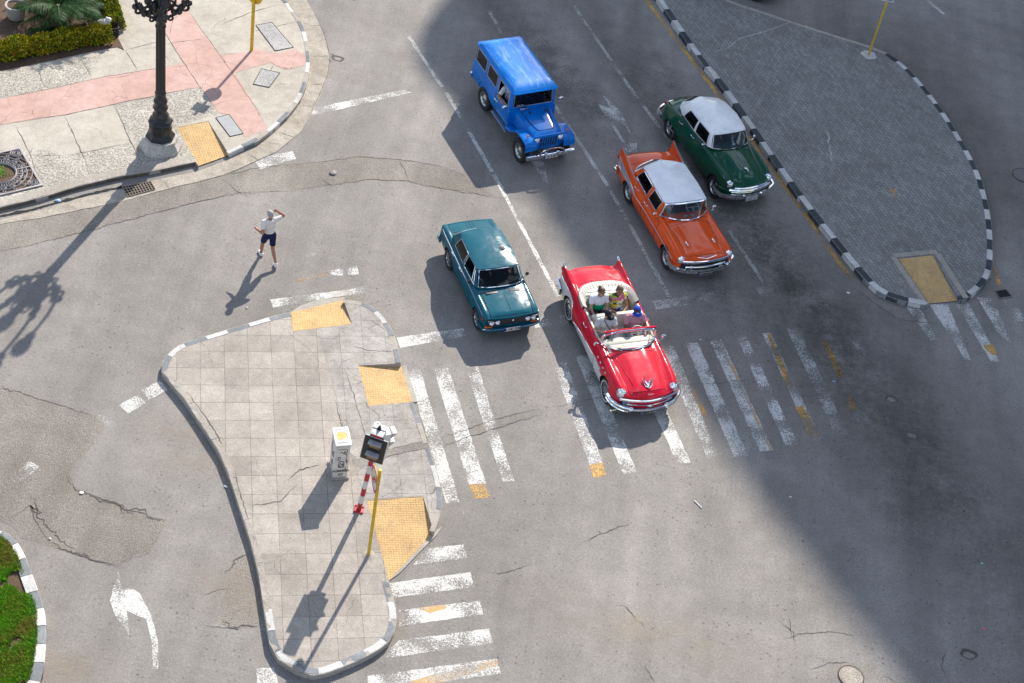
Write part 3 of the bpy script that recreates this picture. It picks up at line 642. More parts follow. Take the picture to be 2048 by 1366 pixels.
m_grass = patchy('grass_blades', [(0, (.30, .21, .06)), (.22, (.26, .28, .03)), (.4, (.14, .29, .015)), (.6, (.11, .34, .012)), (1, (.24, .48, .025))])
tag(leaf_mesh('grass', P, D, Wv, np.clip(RNG.normal(.48, .22, n) + np.array([.55 * mnoise.noise(Vector((float(a), float(b), 3)) * 1.9) for a, b, _ in P]), 0, 1), m_grass), 'short bright green grass in the bottom left corner', 'grass', kind='stuff')

# ------------------------------------------------------------------ the building whose roofline throws the wide shadow (stands outside the frame)
saz = Vector((math.sin(SUN_AZ), math.cos(SUN_AZ), 0)); sex = Vector((math.cos(SUN_AZ), -math.sin(SUN_AZ), 0)); BD = 108.0
edge = [(1800, 1372), (1700, 1242), (1600, 1112), (1480, 960), (1405, 850), (1300, 700), (1190, 570), (1122, 492), (1075, 405), (1010, 350), (930, 240), (905, 212), (862, 172), (832, 125), (830, 85), (850, 45), (905, -5), (960, -40)]
prof = []
for q in edge:
    g = G(*q); prof.append((g.dot(sex), (BD - g.dot(saz)) * math.tan(SUN_EL)))
u0, h0 = prof[0]; prof = [(120, 0), (120, h0 + 16), (u0 + 12, h0 + 16), (u0 + 6, h0 + 7)] + prof; ul, hl = prof[-1]; prof += [(ul + .5, 0)]
bl = thing('building', 'tall pale stone building beyond the junction that shades the street', 'building', saz * BD)
m = MB(); f0 = [sex * u + Vector((0, 0, h)) for u, h in prof]; f1 = [p + saz * 14 for p in f0]; k = len(f0)
m.poly(f0); m.poly(f1[::-1]); m.add(f0 + f1, [(i, k + i, k + (i + 1) % k, (i + 1) % k) for i in range(k)])
m.build('wall', 'wallc', bl, smooth=False)
for r in range(8):
    for c in range(12):
        u = 8 + c * 8.5; h = 5 + r * 6; mm = MB(); ctr = sex * u + Vector((0, 0, h + 1.6)) - saz * .03
        mm.box(ctr, (1.6, .08, 3.0), 0, Matrix.Rotation(-SUN_AZ, 3, 'Z')); mm.build('window', 'glassd', bl, smooth=False)
# ================================================================== VEHICLES
def pchip(xs, ys):
    o = np.argsort(xs); x = np.asarray(xs, float)[o]; y = np.asarray(ys, float)[o]; h = np.diff(x); dl = np.diff(y) / h; n = len(x); d = np.zeros(n)
    for i in range(1, n - 1):
        if dl[i - 1] * dl[i] > 0:
            w1, w2 = 2 * h[i] + h[i - 1], h[i] + 2 * h[i - 1]; d[i] = (w1 + w2) / (w1 / dl[i - 1] + w2 / dl[i])
    d[0], d[-1] = dl[0], dl[-1]
    def f(t):
        t = min(max(t, x[0]), x[-1]); i = min(max(int(np.searchsorted(x, t) - 1), 0), n - 2); s = (t - x[i]) / h[i]
        return float((2*s**3-3*s**2+1)*y[i] + (s**3-2*s**2+s)*h[i]*d[i] + (-2*s**3+3*s**2)*y[i+1] + (s**3-s**2)*h[i]*d[i+1])
    return f
def crv(pts): return pchip([p[0] for p in pts], [p[1] for p in pts])
def catmull(P, per):
    out = []; n = len(P); P = [Vector(p) for p in P]
    for i in range(n - 1):
        p0 = P[i - 1] if i else P[i] * 2 - P[i + 1]; p1, p2 = P[i], P[i + 1]; p3 = P[i + 2] if i + 2 < n else P[i + 1] * 2 - P[i]
        for k in range(per):
            t = k / per; out.append(.5 * ((2 * p1) + (p2 - p0) * t + (2 * p0 - 5 * p1 + 4 * p2 - p3) * t * t + (3 * p1 - p0 - 3 * p2 + p3) * t ** 3))
    out.append(P[-1]); return out

class Body:
    """a car body lofted from curves along its length; +x is forward"""
    def __init__(s, sp):
        s.sp = sp; s.c = {k: crv(v) for k, v in sp['curves'].items()}
        s.x0, s.x1 = sp['x']
        xs = set(np.round(np.linspace(s.x0, s.x1, 74), 4))
        for xc, zc, ra in sp['arch']:
            for a in np.linspace(0, math.pi, 15): xs.add(round(xc + ra * math.cos(a), 4))
            rr = math.sqrt(max(.01, ra * ra - (zc - sp['z0']) ** 2)) if zc > sp['z0'] else ra
            xs |= {round(xc + rr, 4), round(xc - rr, 4)}
        for q in sp.get('cuts', []): xs.add(round(q, 4))
        xs = sorted(x for x in xs if s.x0 <= x <= s.x1); o = [xs[0]]
        for x in xs[1:]:
            if x - o[-1] > .012: o.append(x)
        s.xs = o; s.NS = sp.get('ns', 9); s.PT = 5
    def bow(s, x):
        f0, f1, k = s.sp.get('bowf', (1.2, s.x1, .15)); r0, r1, k2 = s.sp.get('bowr', (-1.2, s.x0, .12))
        if x > f0: return -k * ((x - f0) / (f1 - f0)) ** 2
        if x < r0: return k2 * ((r0 - x) / (r0 - r1)) ** 2
        return 0.0
    def zb(s, x):
        z = s.c['sill'](x) if 'sill' in s.c else s.sp['z0']
        for xc, zc, ra in s.sp['arch']:
            d = abs(x - xc)
            if d < ra: z = max(z, zc + math.sqrt(max(0, ra * ra - d * d)))
        return z
    def side(s, x, z):
        c = s.c; Wd, zm, ys, zs = c['W'](x), c['zm'](x), c['ysh'](x), c['zsh'](x); z0 = s.sp['z0'] - .05
        f = pchip([z0, z0 + .16, zm, zs], [Wd - .07, Wd - .02, Wd, ys]); return f(z)
    def pt(s, x, y, z):
        Wd = s.c['W'](x); return Vector((x + s.bow(x) * (abs(y) / Wd) ** 2, y, z))
    def section(s, x):
        c = s.c; zs = c['zsh'](x); ys = c['ysh'](x); zb = min(s.zb(x), zs - .03); out = [(s.side(x, zb) - .16, zb), (s.side(x, zb) - .012, zb)]
        for k in range(s.NS): z = zb + (zs - zb) * k / s.NS; out.append((s.side(x, z), z))
        zv, yv, zc = c['zv'](x), c['yv'](x), c['zc'](x); hc = s.sp.get('hc', .8)
        top = catmull([(s.side(x, zs - .05), zs - .05, 0), (ys, zs, 0), (c['yf'](x), c['zf'](x), 0), (yv, zv, 0), (yv * .5, zv + (zc - zv) * hc, 0), (0, zc, 0)], s.PT)[s.PT:]
        out += [(max(0, p.x), p.y) for p in top]; return out
    def top(s, x, y):
        """height of the upper surface"""
        sec = s.section(x)[2 + s.NS:]
        for a, b in zip(sec, sec[1:]):
            if b[0] <= abs(y) <= a[0]: t = (a[0] - abs(y)) / max(1e-6, a[0] - b[0]); return a[1] + (b[1] - a[1]) * t
        return sec[0][1]
    def build(s, root, mats, matf, partf, skip):
        """matf/partf/skip take (x, y, z, k) of a face centre; k counts the section's rows"""
        secs = [s.section(x) for x in s.xs]; n = len(secs[0]); full = 2 * n - 1
        V = []
        for x, sec in zip(s.xs, secs):
            row = [s.pt(x, y, z) for y, z in sec]; V.append(row + [Vector((p.x, -p.y, p.z)) for p in row[-2::-1]])
        parts = {}; pid = {}
        for i in range(len(V) - 1):
            for j in range(full - 1):
                q = (V[i][j], V[i + 1][j], V[i + 1][j + 1], V[i][j + 1]); ctr = sum(q, Vector()) / 4; k = j if j < n - 1 else full - 2 - j
                if skip(ctr.x, ctr.y, ctr.z, k): pid[i, j] = None; continue
                pn = partf(ctr.x, ctr.y, ctr.z, k); pid[i, j] = pn; mi = 1 if k == 0 else matf(ctr.x, ctr.y, ctr.z, k)
                parts.setdefault(pn, []).append(((i, j), (i, j + 1), (i + 1, j + 1), (i + 1, j), mi))
        objs = {}
        for pn, fl in parts.items():
            idx = {}; vs = []; m = MB()
            for f in fl:
                for key in f[:4]:
                    if key not in idx: idx[key] = len(vs); vs.append(V[key[0]][key[1]])
            m.v = [tuple(v) for v in vs]
            for f in fl: m.f.append(tuple(idx[k] for k in f[:4])); m.m.append(f[4])
            if pn == 'body':
                b = len(m.v)
                for i, fwd in ((0, False), (len(V) - 1, True)):
                    x = s.xs[i]; sec = secs[i]; tp = sec[1 + s.NS:]; sd = sec[1:2 + s.NS]; yb = tp[0][0]; zb = sd[0][1]
                    cols = [y for y, z in tp] + [-y for y, z in tp[-2::-1]]; zt = [z for y, z in tp] + [z for y, z in tp[-2::-1]]; R_ = 5
                    o = len(m.v)
                    for y, zz in zip(cols, zt):
                        for q in range(R_): m.v.append(tuple(s.pt(x, y, zb + (zz - zb) * q / (R_ - 1))))
                    for q in range(len(cols) - 1):
                        for w in range(R_ - 1):
                            f = (o + q * R_ + w, o + (q + 1) * R_ + w, o + (q + 1) * R_ + w + 1, o + q * R_ + w + 1); m.f.append(f if fwd else f[::-1]); m.m.append(s.sp.get('capmat', 0))
                    for sg in (1, -1):
                        o = len(m.v); m.v += [tuple(s.pt(x, sg * y, z)) for y, z in sd] + [tuple(s.pt(x, sg * yb, zb))]; f = tuple(range(o, o + len(sd) + 1)); m.f.append(f if (fwd == (sg < 0)) else f[::-1]); m.m.append(s.sp.get('capmat', 0))
                # shut lines between panels
                for i in range(len(V) - 1):
                    for j in range(full - 1):
                        for (di, dj, e0, e1) in ((1, 0, (i + 1, j), (i + 1, j + 1)), (0, 1, (i, j + 1), (i + 1, j + 1))):
                            a, b2 = pid.get((i, j)), pid.get((i + di, j + dj))
                            if a and b2 and a != b2:
                                p, q = V[e0[0]][e0[1]], V[e1[0]][e1[1]]; m.tube([p, q], .006, 4, 1, cap=False)
            objs[pn] = (m, mats)
        out = {}; 
        for pn, (m, mm) in sorted(objs.items(), key=lambda a: a[0] != 'body'):
            nm = pn.split('#')[0]; out[pn] = m.build(nm, mm, root, sharp=40)
        return out

def greenhouse(root, sp):
    """nodes: (belt point, roof point) from windshield centre round to rear-window centre on the left; mirrored"""
    N = [(Vector(a), Vector(b)) for a, b in sp['nodes']]; mframe = MB(); roof_edge = []; mats = sp['mats']; objs = {}
    def glass_obj(nm, m, ml): return m.build(nm, ml, root, sharp=60)
    trims = []
    for (i, j, typ, opt) in sp['panels']:
        (a0, a1), (b0, b1) = N[i], N[j]; nu = opt.get('nu', 4); nv = 5; bul = opt.get('bulge', .03); wrap = opt.get('wrap')
        u0, u1, v0, v1 = opt.get('inset', (.06, .94, .06, .92)) if typ != 'frame' else (0, 1, 0, 1)
        us = sorted(set([0, u0, u1, 1] + list(np.linspace(u0, u1, nu + 1)))); vs_ = sorted(set([0, v0, v1, 1] + list(np.linspace(v0, v1, nv + 1))))
        def S(u, v):
            if wrap:
                k = u ** wrap; p0 = Vector((a0.x + (b0.x - a0.x) * k, a0.y + (b0.y - a0.y) * u, a0.z + (b0.z - a0.z) * k)); k2 = u ** (wrap + .3)
                p1 = Vector((a1.x + (b1.x - a1.x) * k2, a1.y + (b1.y - a1.y) * u, a1.z + (b1.z - a1.z) * k2))
            else: p0 = a0.lerp(b0, u); p1 = a1.lerp(b1, u)
            p = p0.lerp(p1, v); out = Vector((0, 1, 0)) if not wrap else Vector((1 if a0.x > 0 else -1, 0, 0)); return p + out * bul * (4 * v * (1 - v)) * .6 + Vector((0, 0, 0))
        grid = [[S(u, v) for v in vs_] for u in us]
        if typ != 'frame' and not wrap and opt.get('roundc'):
            pass
        gl = MB(); fr = MB()
        for sgn in (1, -1):
            vv = [Vector((p.x, p.y * sgn, p.z)) for r in grid for p in r]; w = len(vs_); fg, ff = [], []
            for x in range(len(us) - 1):
                for y in range(w - 1):
                    um, vm = (us[x] + us[x + 1]) / 2, (vs_[y] + vs_[y + 1]) / 2
                    f = (x * w + y, x * w + y + 1, (x + 1) * w + y + 1, (x + 1) * w + y); f = f if sgn > 0 else f[::-1]
                    (fg if typ != 'frame' and u0 - 1e-6 < um < u1 + 1e-6 and v0 < vm < v1 else ff).append(f)
            mframe.add(vv, ff, opt.get('fm', 0))
            if fg:
                g2 = MB(); used = sorted({k for f in fg for k in f}); mp = {k: q for q, k in enumerate(used)}
                g2.add([vv[k] for k in used], [tuple(mp[k] for k in f) for f in fg])
                if wrap: gl.add(g2.v, g2.f)
                elif not opt.get('open'): glass_obj(opt.get('name', 'side_window'), g2, opt.get('glass', 'glassd'))
                bp = [S(u, v0) for u in np.linspace(u0, u1, 9)] + [S(u1, v) for v in np.linspace(v0, v1, 5)][1:] + [S(u, v1) for u in np.linspace(u1, u0, 9)][1:] + [S(u0, v) for v in np.linspace(v1, v0, 5)][1:-1]
                bp = [Vector((p.x, p.y * sgn, p.z)) for p in bp]
                if wrap and a0.y == 0 and u0 == 0: bp = bp[:9 + 4 + 8 + 0]; trims.append((bp, False, opt))
                else: trims.append((bp, True, opt))
        if wrap and gl.f: glass_obj(opt.get('name', 'windshield'), gl, opt.get('glass', 'glass'))
        roof_edge += [S(u, 1) for u in (us[:-1])]
    roof_edge.append(Vector(N[-1][1]))
    mframe.build('cabin_frame', mats, root, sharp=50)
    tr = MB()
    for bp, cl, opt in trims: tr.tube(bp, opt.get('tr', .014), 6, 0, closed=cl)
    tr.build('window_trim', sp.get('trim', 'chrome'), root)
    # roof: concentric shells drawn in towards the crown
    xm = sp.get('xm', (roof_edge[0].x + roof_edge[-1].x) / 2); cr = sp['crown']; pw = sp.get('pw', 2.4); E = roof_edge + [Vector((p.x, -p.y, p.z)) for p in roof_edge[-2:0:-1]]
    for _ in range(sp.get('soft', 1)): E = [q for a_, b_ in zip(E, E[1:] + E[:1]) for q in (a_.lerp(b_, .25), a_.lerp(b_, .75))]
    k = len(E); K = 14; vs = []; ov = sp.get('over', .0)
    zm_ = sp.get('zmid', sum(p.z for p in E) / k); br = sp.get('brow', 0)
    for r in range(K + 1):
        t = r / K; h = t * t * (3 - 2 * t)
        for p in E:
            f = 1 - t + (ov if r == 0 else ov * (1 - t)); px = p.x + (br if p.x > xm + .6 * (roof_edge[0].x - xm) else 0)
            vs.append((xm + (px - xm) * f, p.y * f, p.z * (1 - h) + zm_ * h + cr * (1 - (1 - t) ** pw)))
    m = MB(); m.add(vs, [(r * k + i, r * k + (i + 1) % k, (r + 1) * k + (i + 1) % k, (r + 1) * k + i) for r in range(K) for i in range(k)], sp.get('rm', 0))
    m.build('roof', mats, root, sharp=60, weld=True)
    if sp.get('drip'): 
        d = MB(); d.tube(E, .012, 5, 0, closed=True); d.build('drip_rail', sp['drip'], root)

def wheel(root, x, y, r, w, style, steer=0.0):
    """tyre with a rim below it; outer face away from the car"""
    s = 1 if y > 0 else -1; o = w / 2
    t = MB(); prof = [(r * .64, -o * .8), (r * .8, -o), (r * .95, -o * .92), (r, -o * .6), (r, o * .6), (r * .95, o * .92), (r * .8, o), (r * .64, o * .8), (r * .60, o * .3), (r * .6, -o * .3), (r * .64, -o * .8)]
    t.lathe(prof, 32, axis='y', cap=False)
    mats = ['tyre']
    if style == 'whitewall':
        t.lathe([(r * .70, o * .98 * s), (r * .80, o * 1.03 * s)], 32, axis='y', mi=1, cap=False); mats.append('whitep')
    tw = t.build('wheel', mats, root, sharp=30); tw.location = (x, y, r); tw.rotation_euler = (0, 0, steer)
    m = MB(); f = o * .75 * s
    if style == 'mag':
        m.lathe([(r * .64, f), (r * .60, f * 1.05), (r * .56, f * .7), (r * .54, f * .2)], 32, axis='y', cap=False); m.lathe([(r * .16, f * 1.05), (r * .1, f * 1.15), (0, f * 1.18)], 16, axis='y', cap=False)
        for k in range(5):
            a = 2 * math.pi * k / 5; c = Vector((math.cos(a), 0, math.sin(a))) * r * .34; m.box(c + Vector((0, f * .85, 0)), (r * .5, .03, r * .15), 0, Matrix.Rotation(-a, 3, 'Y'))
        m.lathe([(r * .56, f * .1), (0, f * .1)], 20, axis='y', mi=1, cap=False)
    elif style == 'steelies':
        m.lathe([(r * .64, f), (r * .6, f * .95), (r * .52, f * .5), (r * .3, f * .62), (r * .2, f * .95), (r * .12, f * 1.05), (0, f * 1.05)], 28, axis='y', cap=False)
        for k in range(8):
            a = 2 * math.pi * k / 8; m.ball(Vector((math.cos(a) * r * .42, f * .6, math.sin(a) * r * .42)), (r * .07, .012, r * .07), 8, 6, 1)
    elif style == 'alloy':
        m.lathe([(r * .66, f), (r * .62, f * 1.02), (r * .58, f * .6)], 28, axis='y', cap=False); m.lathe([(r * .2, f * .95), (0, f * .95)], 14, axis='y', cap=False)
        for k in range(8):
            a = 2 * math.pi * k / 8; c = Vector((math.cos(a), 0, math.sin(a))) * r * .38; m.box(c + Vector((0, f * .8, 0)), (r * .5, .025, r * .11), 0, Matrix.Rotation(-a, 3, 'Y'))
        m.lathe([(r * .58, f * .1), (0, f * .1)], 20, axis='y', mi=1, cap=False)
    else:
        m.lathe([(r * .66, f), (r * .6, f * 1.08), (r * .45, f * .95), (r * .3, f * 1.12), (r * .14, f * 1.3), (0, f * 1.32)], 28, axis='y', cap=False)
        for k in range(12):
            a = 2 * math.pi * k / 12; c = Vector((math.cos(a), 0, math.sin(a))) * r * .48; m.box(c + Vector((0, f * 1.0, 0)), (r * .18, .012, r * .05), 1, Matrix.Rotation(-a, 3, 'Y'))
    m.build('rim', [{'mag': 'chrome', 'steelies': 'steel', 'alloy': 'steel'}.get(style, 'chrome'), 'dark'], tw, sharp=30)
    return tw
def wheels(root, wb, track, r, w, style, rear_style=None, rx=None):
    for x in (wb / 2, -wb / 2):
        for y in (track / 2, -track / 2): wheel(root, x, y, r, w, style if x > 0 else (rear_style or style))
def headlight(root, c, r, depth=.1, ring='chrome', dirx=(1, 0, 0), hood=True):
    d = Vector(dirx).normalized(); q = d.to_track_quat('X', 'Z').to_matrix(); m = MB()
    def L(prof, mi, n=20):
        a = MB(); a.lathe([(pr, ph) for pr, ph in prof], n, axis='x', cap=False); m.add([q @ Vector(v) + Vector(c) for v in a.v], a.f, mi)
    L([(r * 1.0, -depth), (r * 1.15, -.01), (r * 1.16, .012), (r * .98, .025)], 0); L([(r * .98, .012), (r * .8, .035), (r * .45, .055), (0, .062)], 1)
    return m.build('headlight', [ring, 'lens'], root, sharp=40)
def plate(root, x, z, txt, w=.44, h=.125, tilt=.0, white=True):
    m = MB(); m.rbox((x, 0, z), (.012, w, h), .004); p = m.build('number_plate', 'whitep' if white else 'steel', root, smooth=False)
    text(txt, h * .92, 'black', p, frame((x + .008, 0, z), (0, 1, 0), (0, 0, 1)), 'number', .001, bold=.004)
    mm = MB(); mm.rbox((x + .0075, -w * .455, z), (.004, w * .07, h * .8), .001); mm.build('plate_band', 'blueplate', p, smooth=False); return p
MT['blueplate'] = flat('plate_blue', (.02, .08, .4))
def bench(root, x, z, w, mat, back=.5, depth=.5, rake=.18, split=False, name='seat', ribs=0):
    m = MB(); m.rbox((x, 0, z - .1), (depth, w, .2), .05); bw = [(0, w)] if not split else [(w / 4 + .01, w / 2 - .02), (-w / 4 - .01, w / 2 - .02)]
    rot = Matrix.Rotation(-rake, 3, 'Y')
    for cy, ww in bw: m.rbox((x - depth / 2 - .03 - back * rake / 2, cy, z + back / 2 - .06), (.15, ww, back), .06, 0, rot)
    o = m.build(name, mat, root, sharp=50)
    if ribs:
        r = MB()
        for cy, ww in bw:
            for k in range(1, ribs): 
                y = cy - ww / 2 + ww * k / ribs; r.tube([Vector((x - depth / 2 + .06 - .07 - q * rake, y, z - .06 + q * back * 1.0 + .04)) for q in np.linspace(.1, .92, 5)], .004, 4, 0)
                r.tube([Vector((x + depth * q, y, z + .003)) for q in (-.4, .4)], .004, 4, 0)
            r.tube([Vector((x - depth / 2 - .01 - .5 * rake * back, y, z + back * .42)) for y in np.linspace(cy - ww / 2 + .04, cy + ww / 2 - .04, 6)], .004, 4, 0)
        r.build('seat_piping', 'seampale', o)
    return o
MT['seampale'] = flat('leather_seam', (.28, .26, .23))
def steering(root, c, r=.2, mat='darkp'):
    m = MB(); q = Matrix.Rotation(R(-62), 3, 'Y'); m.tube([Vector(c) + q @ Vector((0, math.cos(a) * r, math.sin(a) * r)) .xyz for a in np.linspace(0, 2 * math.pi, 20, endpoint=False)], .013, 6, 0, closed=True)
    m.tube([Vector(c) + q @ Vector((0, -r, 0)), Vector(c) + q @ Vector((0, r, 0))], .01, 5); m.tube([Vector(c), Vector(c) + Vector((.35, 0, -.2))], .02, 6); return m.build('steering_wheel', mat, root)
def tub(root, xa, xb, w, zf, zt, mat, carpet='seatd'):
    """floor and inner walls of the cabin"""
    m = MB(); m.box(((xa + xb) / 2, 0, zf), (xb - xa, 2 * w, .03), 1)
    for sgn in (1, -1): m.box(((xa + xb) / 2, sgn * w, (zf + zt) / 2), (xb - xa, .03, zt - zf), 0)
    m.box((xa, 0, (zf + zt) / 2), (.03, 2 * w, zt - zf), 0); m.box((xb, 0, (zf + zt) / 2), (.03, 2 * w, zt - zf), 0)
    return m.build('interior', [mat, carpet], root, smooth=False)
def mirror(root, c, s, r=.07, mat='chrome', arm=.12):
    m = MB(); m.tube([Vector(c), Vector(c) + Vector((.02, s * arm * .7, .08)), Vector(c) + Vector((.0, s * arm, .12))], .008, 6); m.lathe([(0, .03), (r * .7, .025), (r, 0), (r * .9, -.02), (0, -.02)], 16, Vector(c) + Vector((0, s * arm, .14)), 'x'); return m.build('wing_mirror', mat, root)
def handle(par, b, x, z, mat='chrome'):
    """a door handle on each side, drawn on the body's own surface"""
    for s in (1, -1):
        p = [b.pt(x + d, s * (b.side(x + d, z) + o), z) for d, o in ((-.1, .0), (-.085, .035), (.05, .04), (.085, .03), (.1, 0))]
        m = MB(); m.tube(p, .013, 6, 0); m.ball(p[3], (.03, .012, .025), 8, 6); m.build('door_handle', mat, next(par[k] for k in ('door#%s%s' % ('L' if s > 0 else 'R', x > -.3), 'door#%s%s' % ('L' if s > 0 else 'R', x <= -.3), 'body') if k in par))
def strip(root, b, pts, r=.012, mat='chrome', name='chrome_strip', off=.004, flat_=1.0):
    """bright trim along the side through (x, z) points, both sides"""
    f = crv(pts); xs = np.linspace(min(p[0] for p in pts), max(p[0] for p in pts), 30); m = MB()
    for s in (1, -1): m.tube([b.pt(x, s * (b.side(x, f(x)) + off), f(x)) for x in xs], r, 6, 0)
    return m.build(name, mat, root)
def place(root, fpx, rpx, half, wb, yaw=0.0):
    a, b = G(*fpx), G(*rpx); b = a + Matrix.Rotation(R(yaw), 3, 'Z') @ ((b - a).normalized() * wb); h = (a - b).normalized(); n = Vector((-h.y, h.x, 0)); c = (a + b) / 2 + n * half; root.location = (c.x, c.y, 0); root.rotation_euler = (0, 0, math.atan2(h.y, h.x)); return (a - b).length
def splitter(doors, xh, xt, ydeck, yhood=None):
    """door panels on the sides, bonnet in front of xh, boot lid behind xt"""
    def f(x, y, z, k):
        side = 2 <= k < 11
        if side:
            for i, (d0, d1, z0) in enumerate(doors):
                if d0 < x < d1 and z > z0: return 'door#%s%s' % ('L' if y > 0 else 'R', i == 0)
        elif k >= 11:
            if xh is not None and x > xh[0] and x < xh[1] and abs(y) < (yhood or ydeck)(x): return 'bonnet'
            if xt is not None and x < xt[1] and x > xt[0] and abs(y) < ydeck(x): return 'boot_lid'
        return 'body'
    return f
def wiper(root, pts):
    m = MB()
    for a, b in pts: m.tube([a, b], .008, 5)
    return m.build('wiper', 'darkp', root)

# ---------------------------------------------------------------- orange sedan with tail fins
def orange_car():
    root = thing('sedan', 'orange finned sedan with a white roof at the stop line', 'car')
    P = paint('orange_paint', (.74, .080, .005)); Wp = paint('roof_white_orange_car', (.80, .81, .83), .25); MT['o_p'] = P; MT['o_w'] = Wp
    sp = dict(x=(-2.60, 2.22), z0=.30, arch=[(1.46, .34, .40), (-1.46, .30, .40)], cuts=[.62, -.42, -.46, -1.1, -1.62], hc=.85,
        bowf=(1.0, 2.22, .18), bowr=(-1.5, -2.6, .10), capmat=0,
        curves=dict(W=[(2.22, .90), (1.8, .93), (0, .94), (-1.5, .95), (-2.2, .92), (-2.6, .86)], zm=[(2.2, .62), (0, .62), (-2.6, .66)], ysh=[(2.22, .87), (1.5, .86), (.6, .84), (-.8, .83), (-1.6, .88), (-2.6, .86)],
            zsh=[(2.22, .82), (1.9, .87), (1.0, .90), (.5, .92), (-.8, .92), (-1.3, .97), (-2.0, 1.08), (-2.6, 1.16)], yf=[(2.22, .78), (1.5, .76), (.6, .74), (-.8, .76), (-1.5, .835), (-2.6, .835)], zf=[(2.22, .89), (1.8, .955), (1.0, .975), (.5, .98), (-.8, .97), (-1.3, 1.0), (-2.0, 1.15), (-2.6, 1.26)],
            yv=[(2.22, .60), (1.5, .58), (.6, .62), (-.8, .68), (-1.5, .74), (-2.6, .765)], zv=[(2.22, .84), (1.9, .90), (1.2, .94), (.6, .965), (-.8, .965), (-1.6, .96), (-2.2, .93), (-2.6, .84)],
            zc=[(2.22, .84), (2.0, .915), (1.4, .99), (.7, 1.03), (-.8, 1.02), (-1.6, 1.03), (-2.1, 1.0), (-2.45, .93), (-2.6, .84)], sill=[(2.22, .42), (1.9, .30), (-2.0, .30), (-2.6, .45)]))
    b = Body(sp)
    o = b.build(root, ['o_p', 'dark'], lambda x, y, z, k: 0, splitter([(-.42, .62, .34), (-1.1, -.42, .34)], (.85, 2.08), (-2.55, -2.02), b.c['yv']), lambda x, y, z, k: k >= 15 and -1.6 < x < .5 and abs(y) < .70)
    greenhouse(root, dict(nodes=[((.78, 0, 1.03), (.40, 0, 1.43)), ((.36, .76, .98), (.34, .645, 1.40)), ((.20, .79, .98), (.26, .665, 1.395)), ((-.43, .80, .985), (-.36, .68, 1.405)), ((-1.42, .78, .99), (-1.22, .65, 1.385)), ((-1.56, .76, 1.0), (-1.32, .62, 1.375)), ((-2.0, 0, 1.04), (-1.52, 0, 1.40))],
        panels=[(0, 1, 'glass', dict(wrap=2.2, inset=(0, .97, .05, .93), nu=8, name='windshield', glass='glass', tr=.02)), (1, 2, 'frame', dict(fm=1)), (2, 3, 'glass', dict(inset=(.03, .92, .04, .92), fm=1)), (3, 4, 'glass', dict(inset=(.1, .93, .04, .9), fm=1)), (4, 5, 'frame', dict(fm=1)), (5, 6, 'glass', dict(wrap=.5, inset=(.05, 1, .06, .9), nu=8, name='rear_window', glass='glassd'))],
        mats=['o_w', 'o_p'], crown=.10, pw=2.6, xm=-.55, over=.02, drip='chrome'))
    tub(root, -1.6, .66, .68, .34, .95, 'seatt'); bench(root, -.2, .58, 1.3, 'seatt'); bench(root, -1.15, .58, 1.3, 'seatt', back=.42)
    m = MB(); m.rbox((.50, 0, .95), (.30, 1.34, .1), .04); m.build('dashboard', 'o_p', root); steering(root, (.22, .36, 1.02), mat='whitep')
    wheels(root, 2.92, 1.60, .35, .19, 'steelies')
    for s in (1, -1):
        headlight(root, (2.08, s * .745, .785), .105)
        m = MB(); pth = [b.pt(x, s * (b.c['yf'](x) + .008), b.c['zf'](x) + .008) for x in np.linspace(-2.6, -1.15, 16)]; m.tube(pth, .014, 6); m.build('fin_trim', 'chrome', root)
        # silver spear on the rear quarter
        m = MB(); xs = np.linspace(-2.5, -.95, 24); up = crv([(-2.5, .96), (-1.6, .84), (-.95, .70)]); lo = crv([(-2.5, .70), (-1.6, .71), (-.95, .66)]); vs = []
        for x in xs:
            for t in (0, .5, 1): z = lo(x) + (up(x) - lo(x)) * t; p = b.pt(x, s * (b.side(x, z) + .006), z); vs.append(p)
        fs = [(i * 3 + j, i * 3 + j + 1, i * 3 + j + 4, i * 3 + j + 3) for i in range(23) for j in range(2)]; m.add(vs, fs if s < 0 else [f[::-1] for f in fs]); m.build('silver_spear', 'silverp', root)
        m = MB(); m.ball((2.10, s * .80, .50), (.07, .07, .08), 12, 8); m.tube([(2.20, s * .66, .42), (2.22, s * .66, .58)], .06, 10); m.build('bumper_guard', 'chrome', root)
        m = MB(); m.ball((-2.585, s * .82, .80), (.04, .035, .09), 10, 8); m.build('tail_light', 'redl', root)
        m = MB(); x = 1.62; m.ball((x, s * .42, b.top(x, .42) + .015), (.11, .03, .022), 12, 8); m.ball((x + .06, s * .42, b.top(x, .42) + .03), (.05, .022, .022), 10, 6); m.build('bonnet_ornament', 'chrome', root)
        m = MB(); xs = np.linspace(.85, 1.6, 10); m.tube([(x, s * .42, b.top(x, .42) + .004) for x in xs], .014, 6); m.build('bonnet_rib', 'o_p', root)
    strip(root, b, [(2.0, .68), (1.0, .70), (0, .70), (-.95, .67)], .011); strip(root, b, [(-2.5, .70), (-1.6, .70), (-.95, .66)], .009); strip(root, b, [(-2.5, .965), (-1.6, .845), (-.95, .70)], .009)
    m = MB(); m.tube([b.pt(2.18, y, .74 - .05 * (abs(y) / .7) ** 2 * 0) + Vector((.05, 0, 0)) for y in np.linspace(-.8, .8, 13)], .045, 8, flat_=.7); m.build('grille_bar', 'chrome', root)
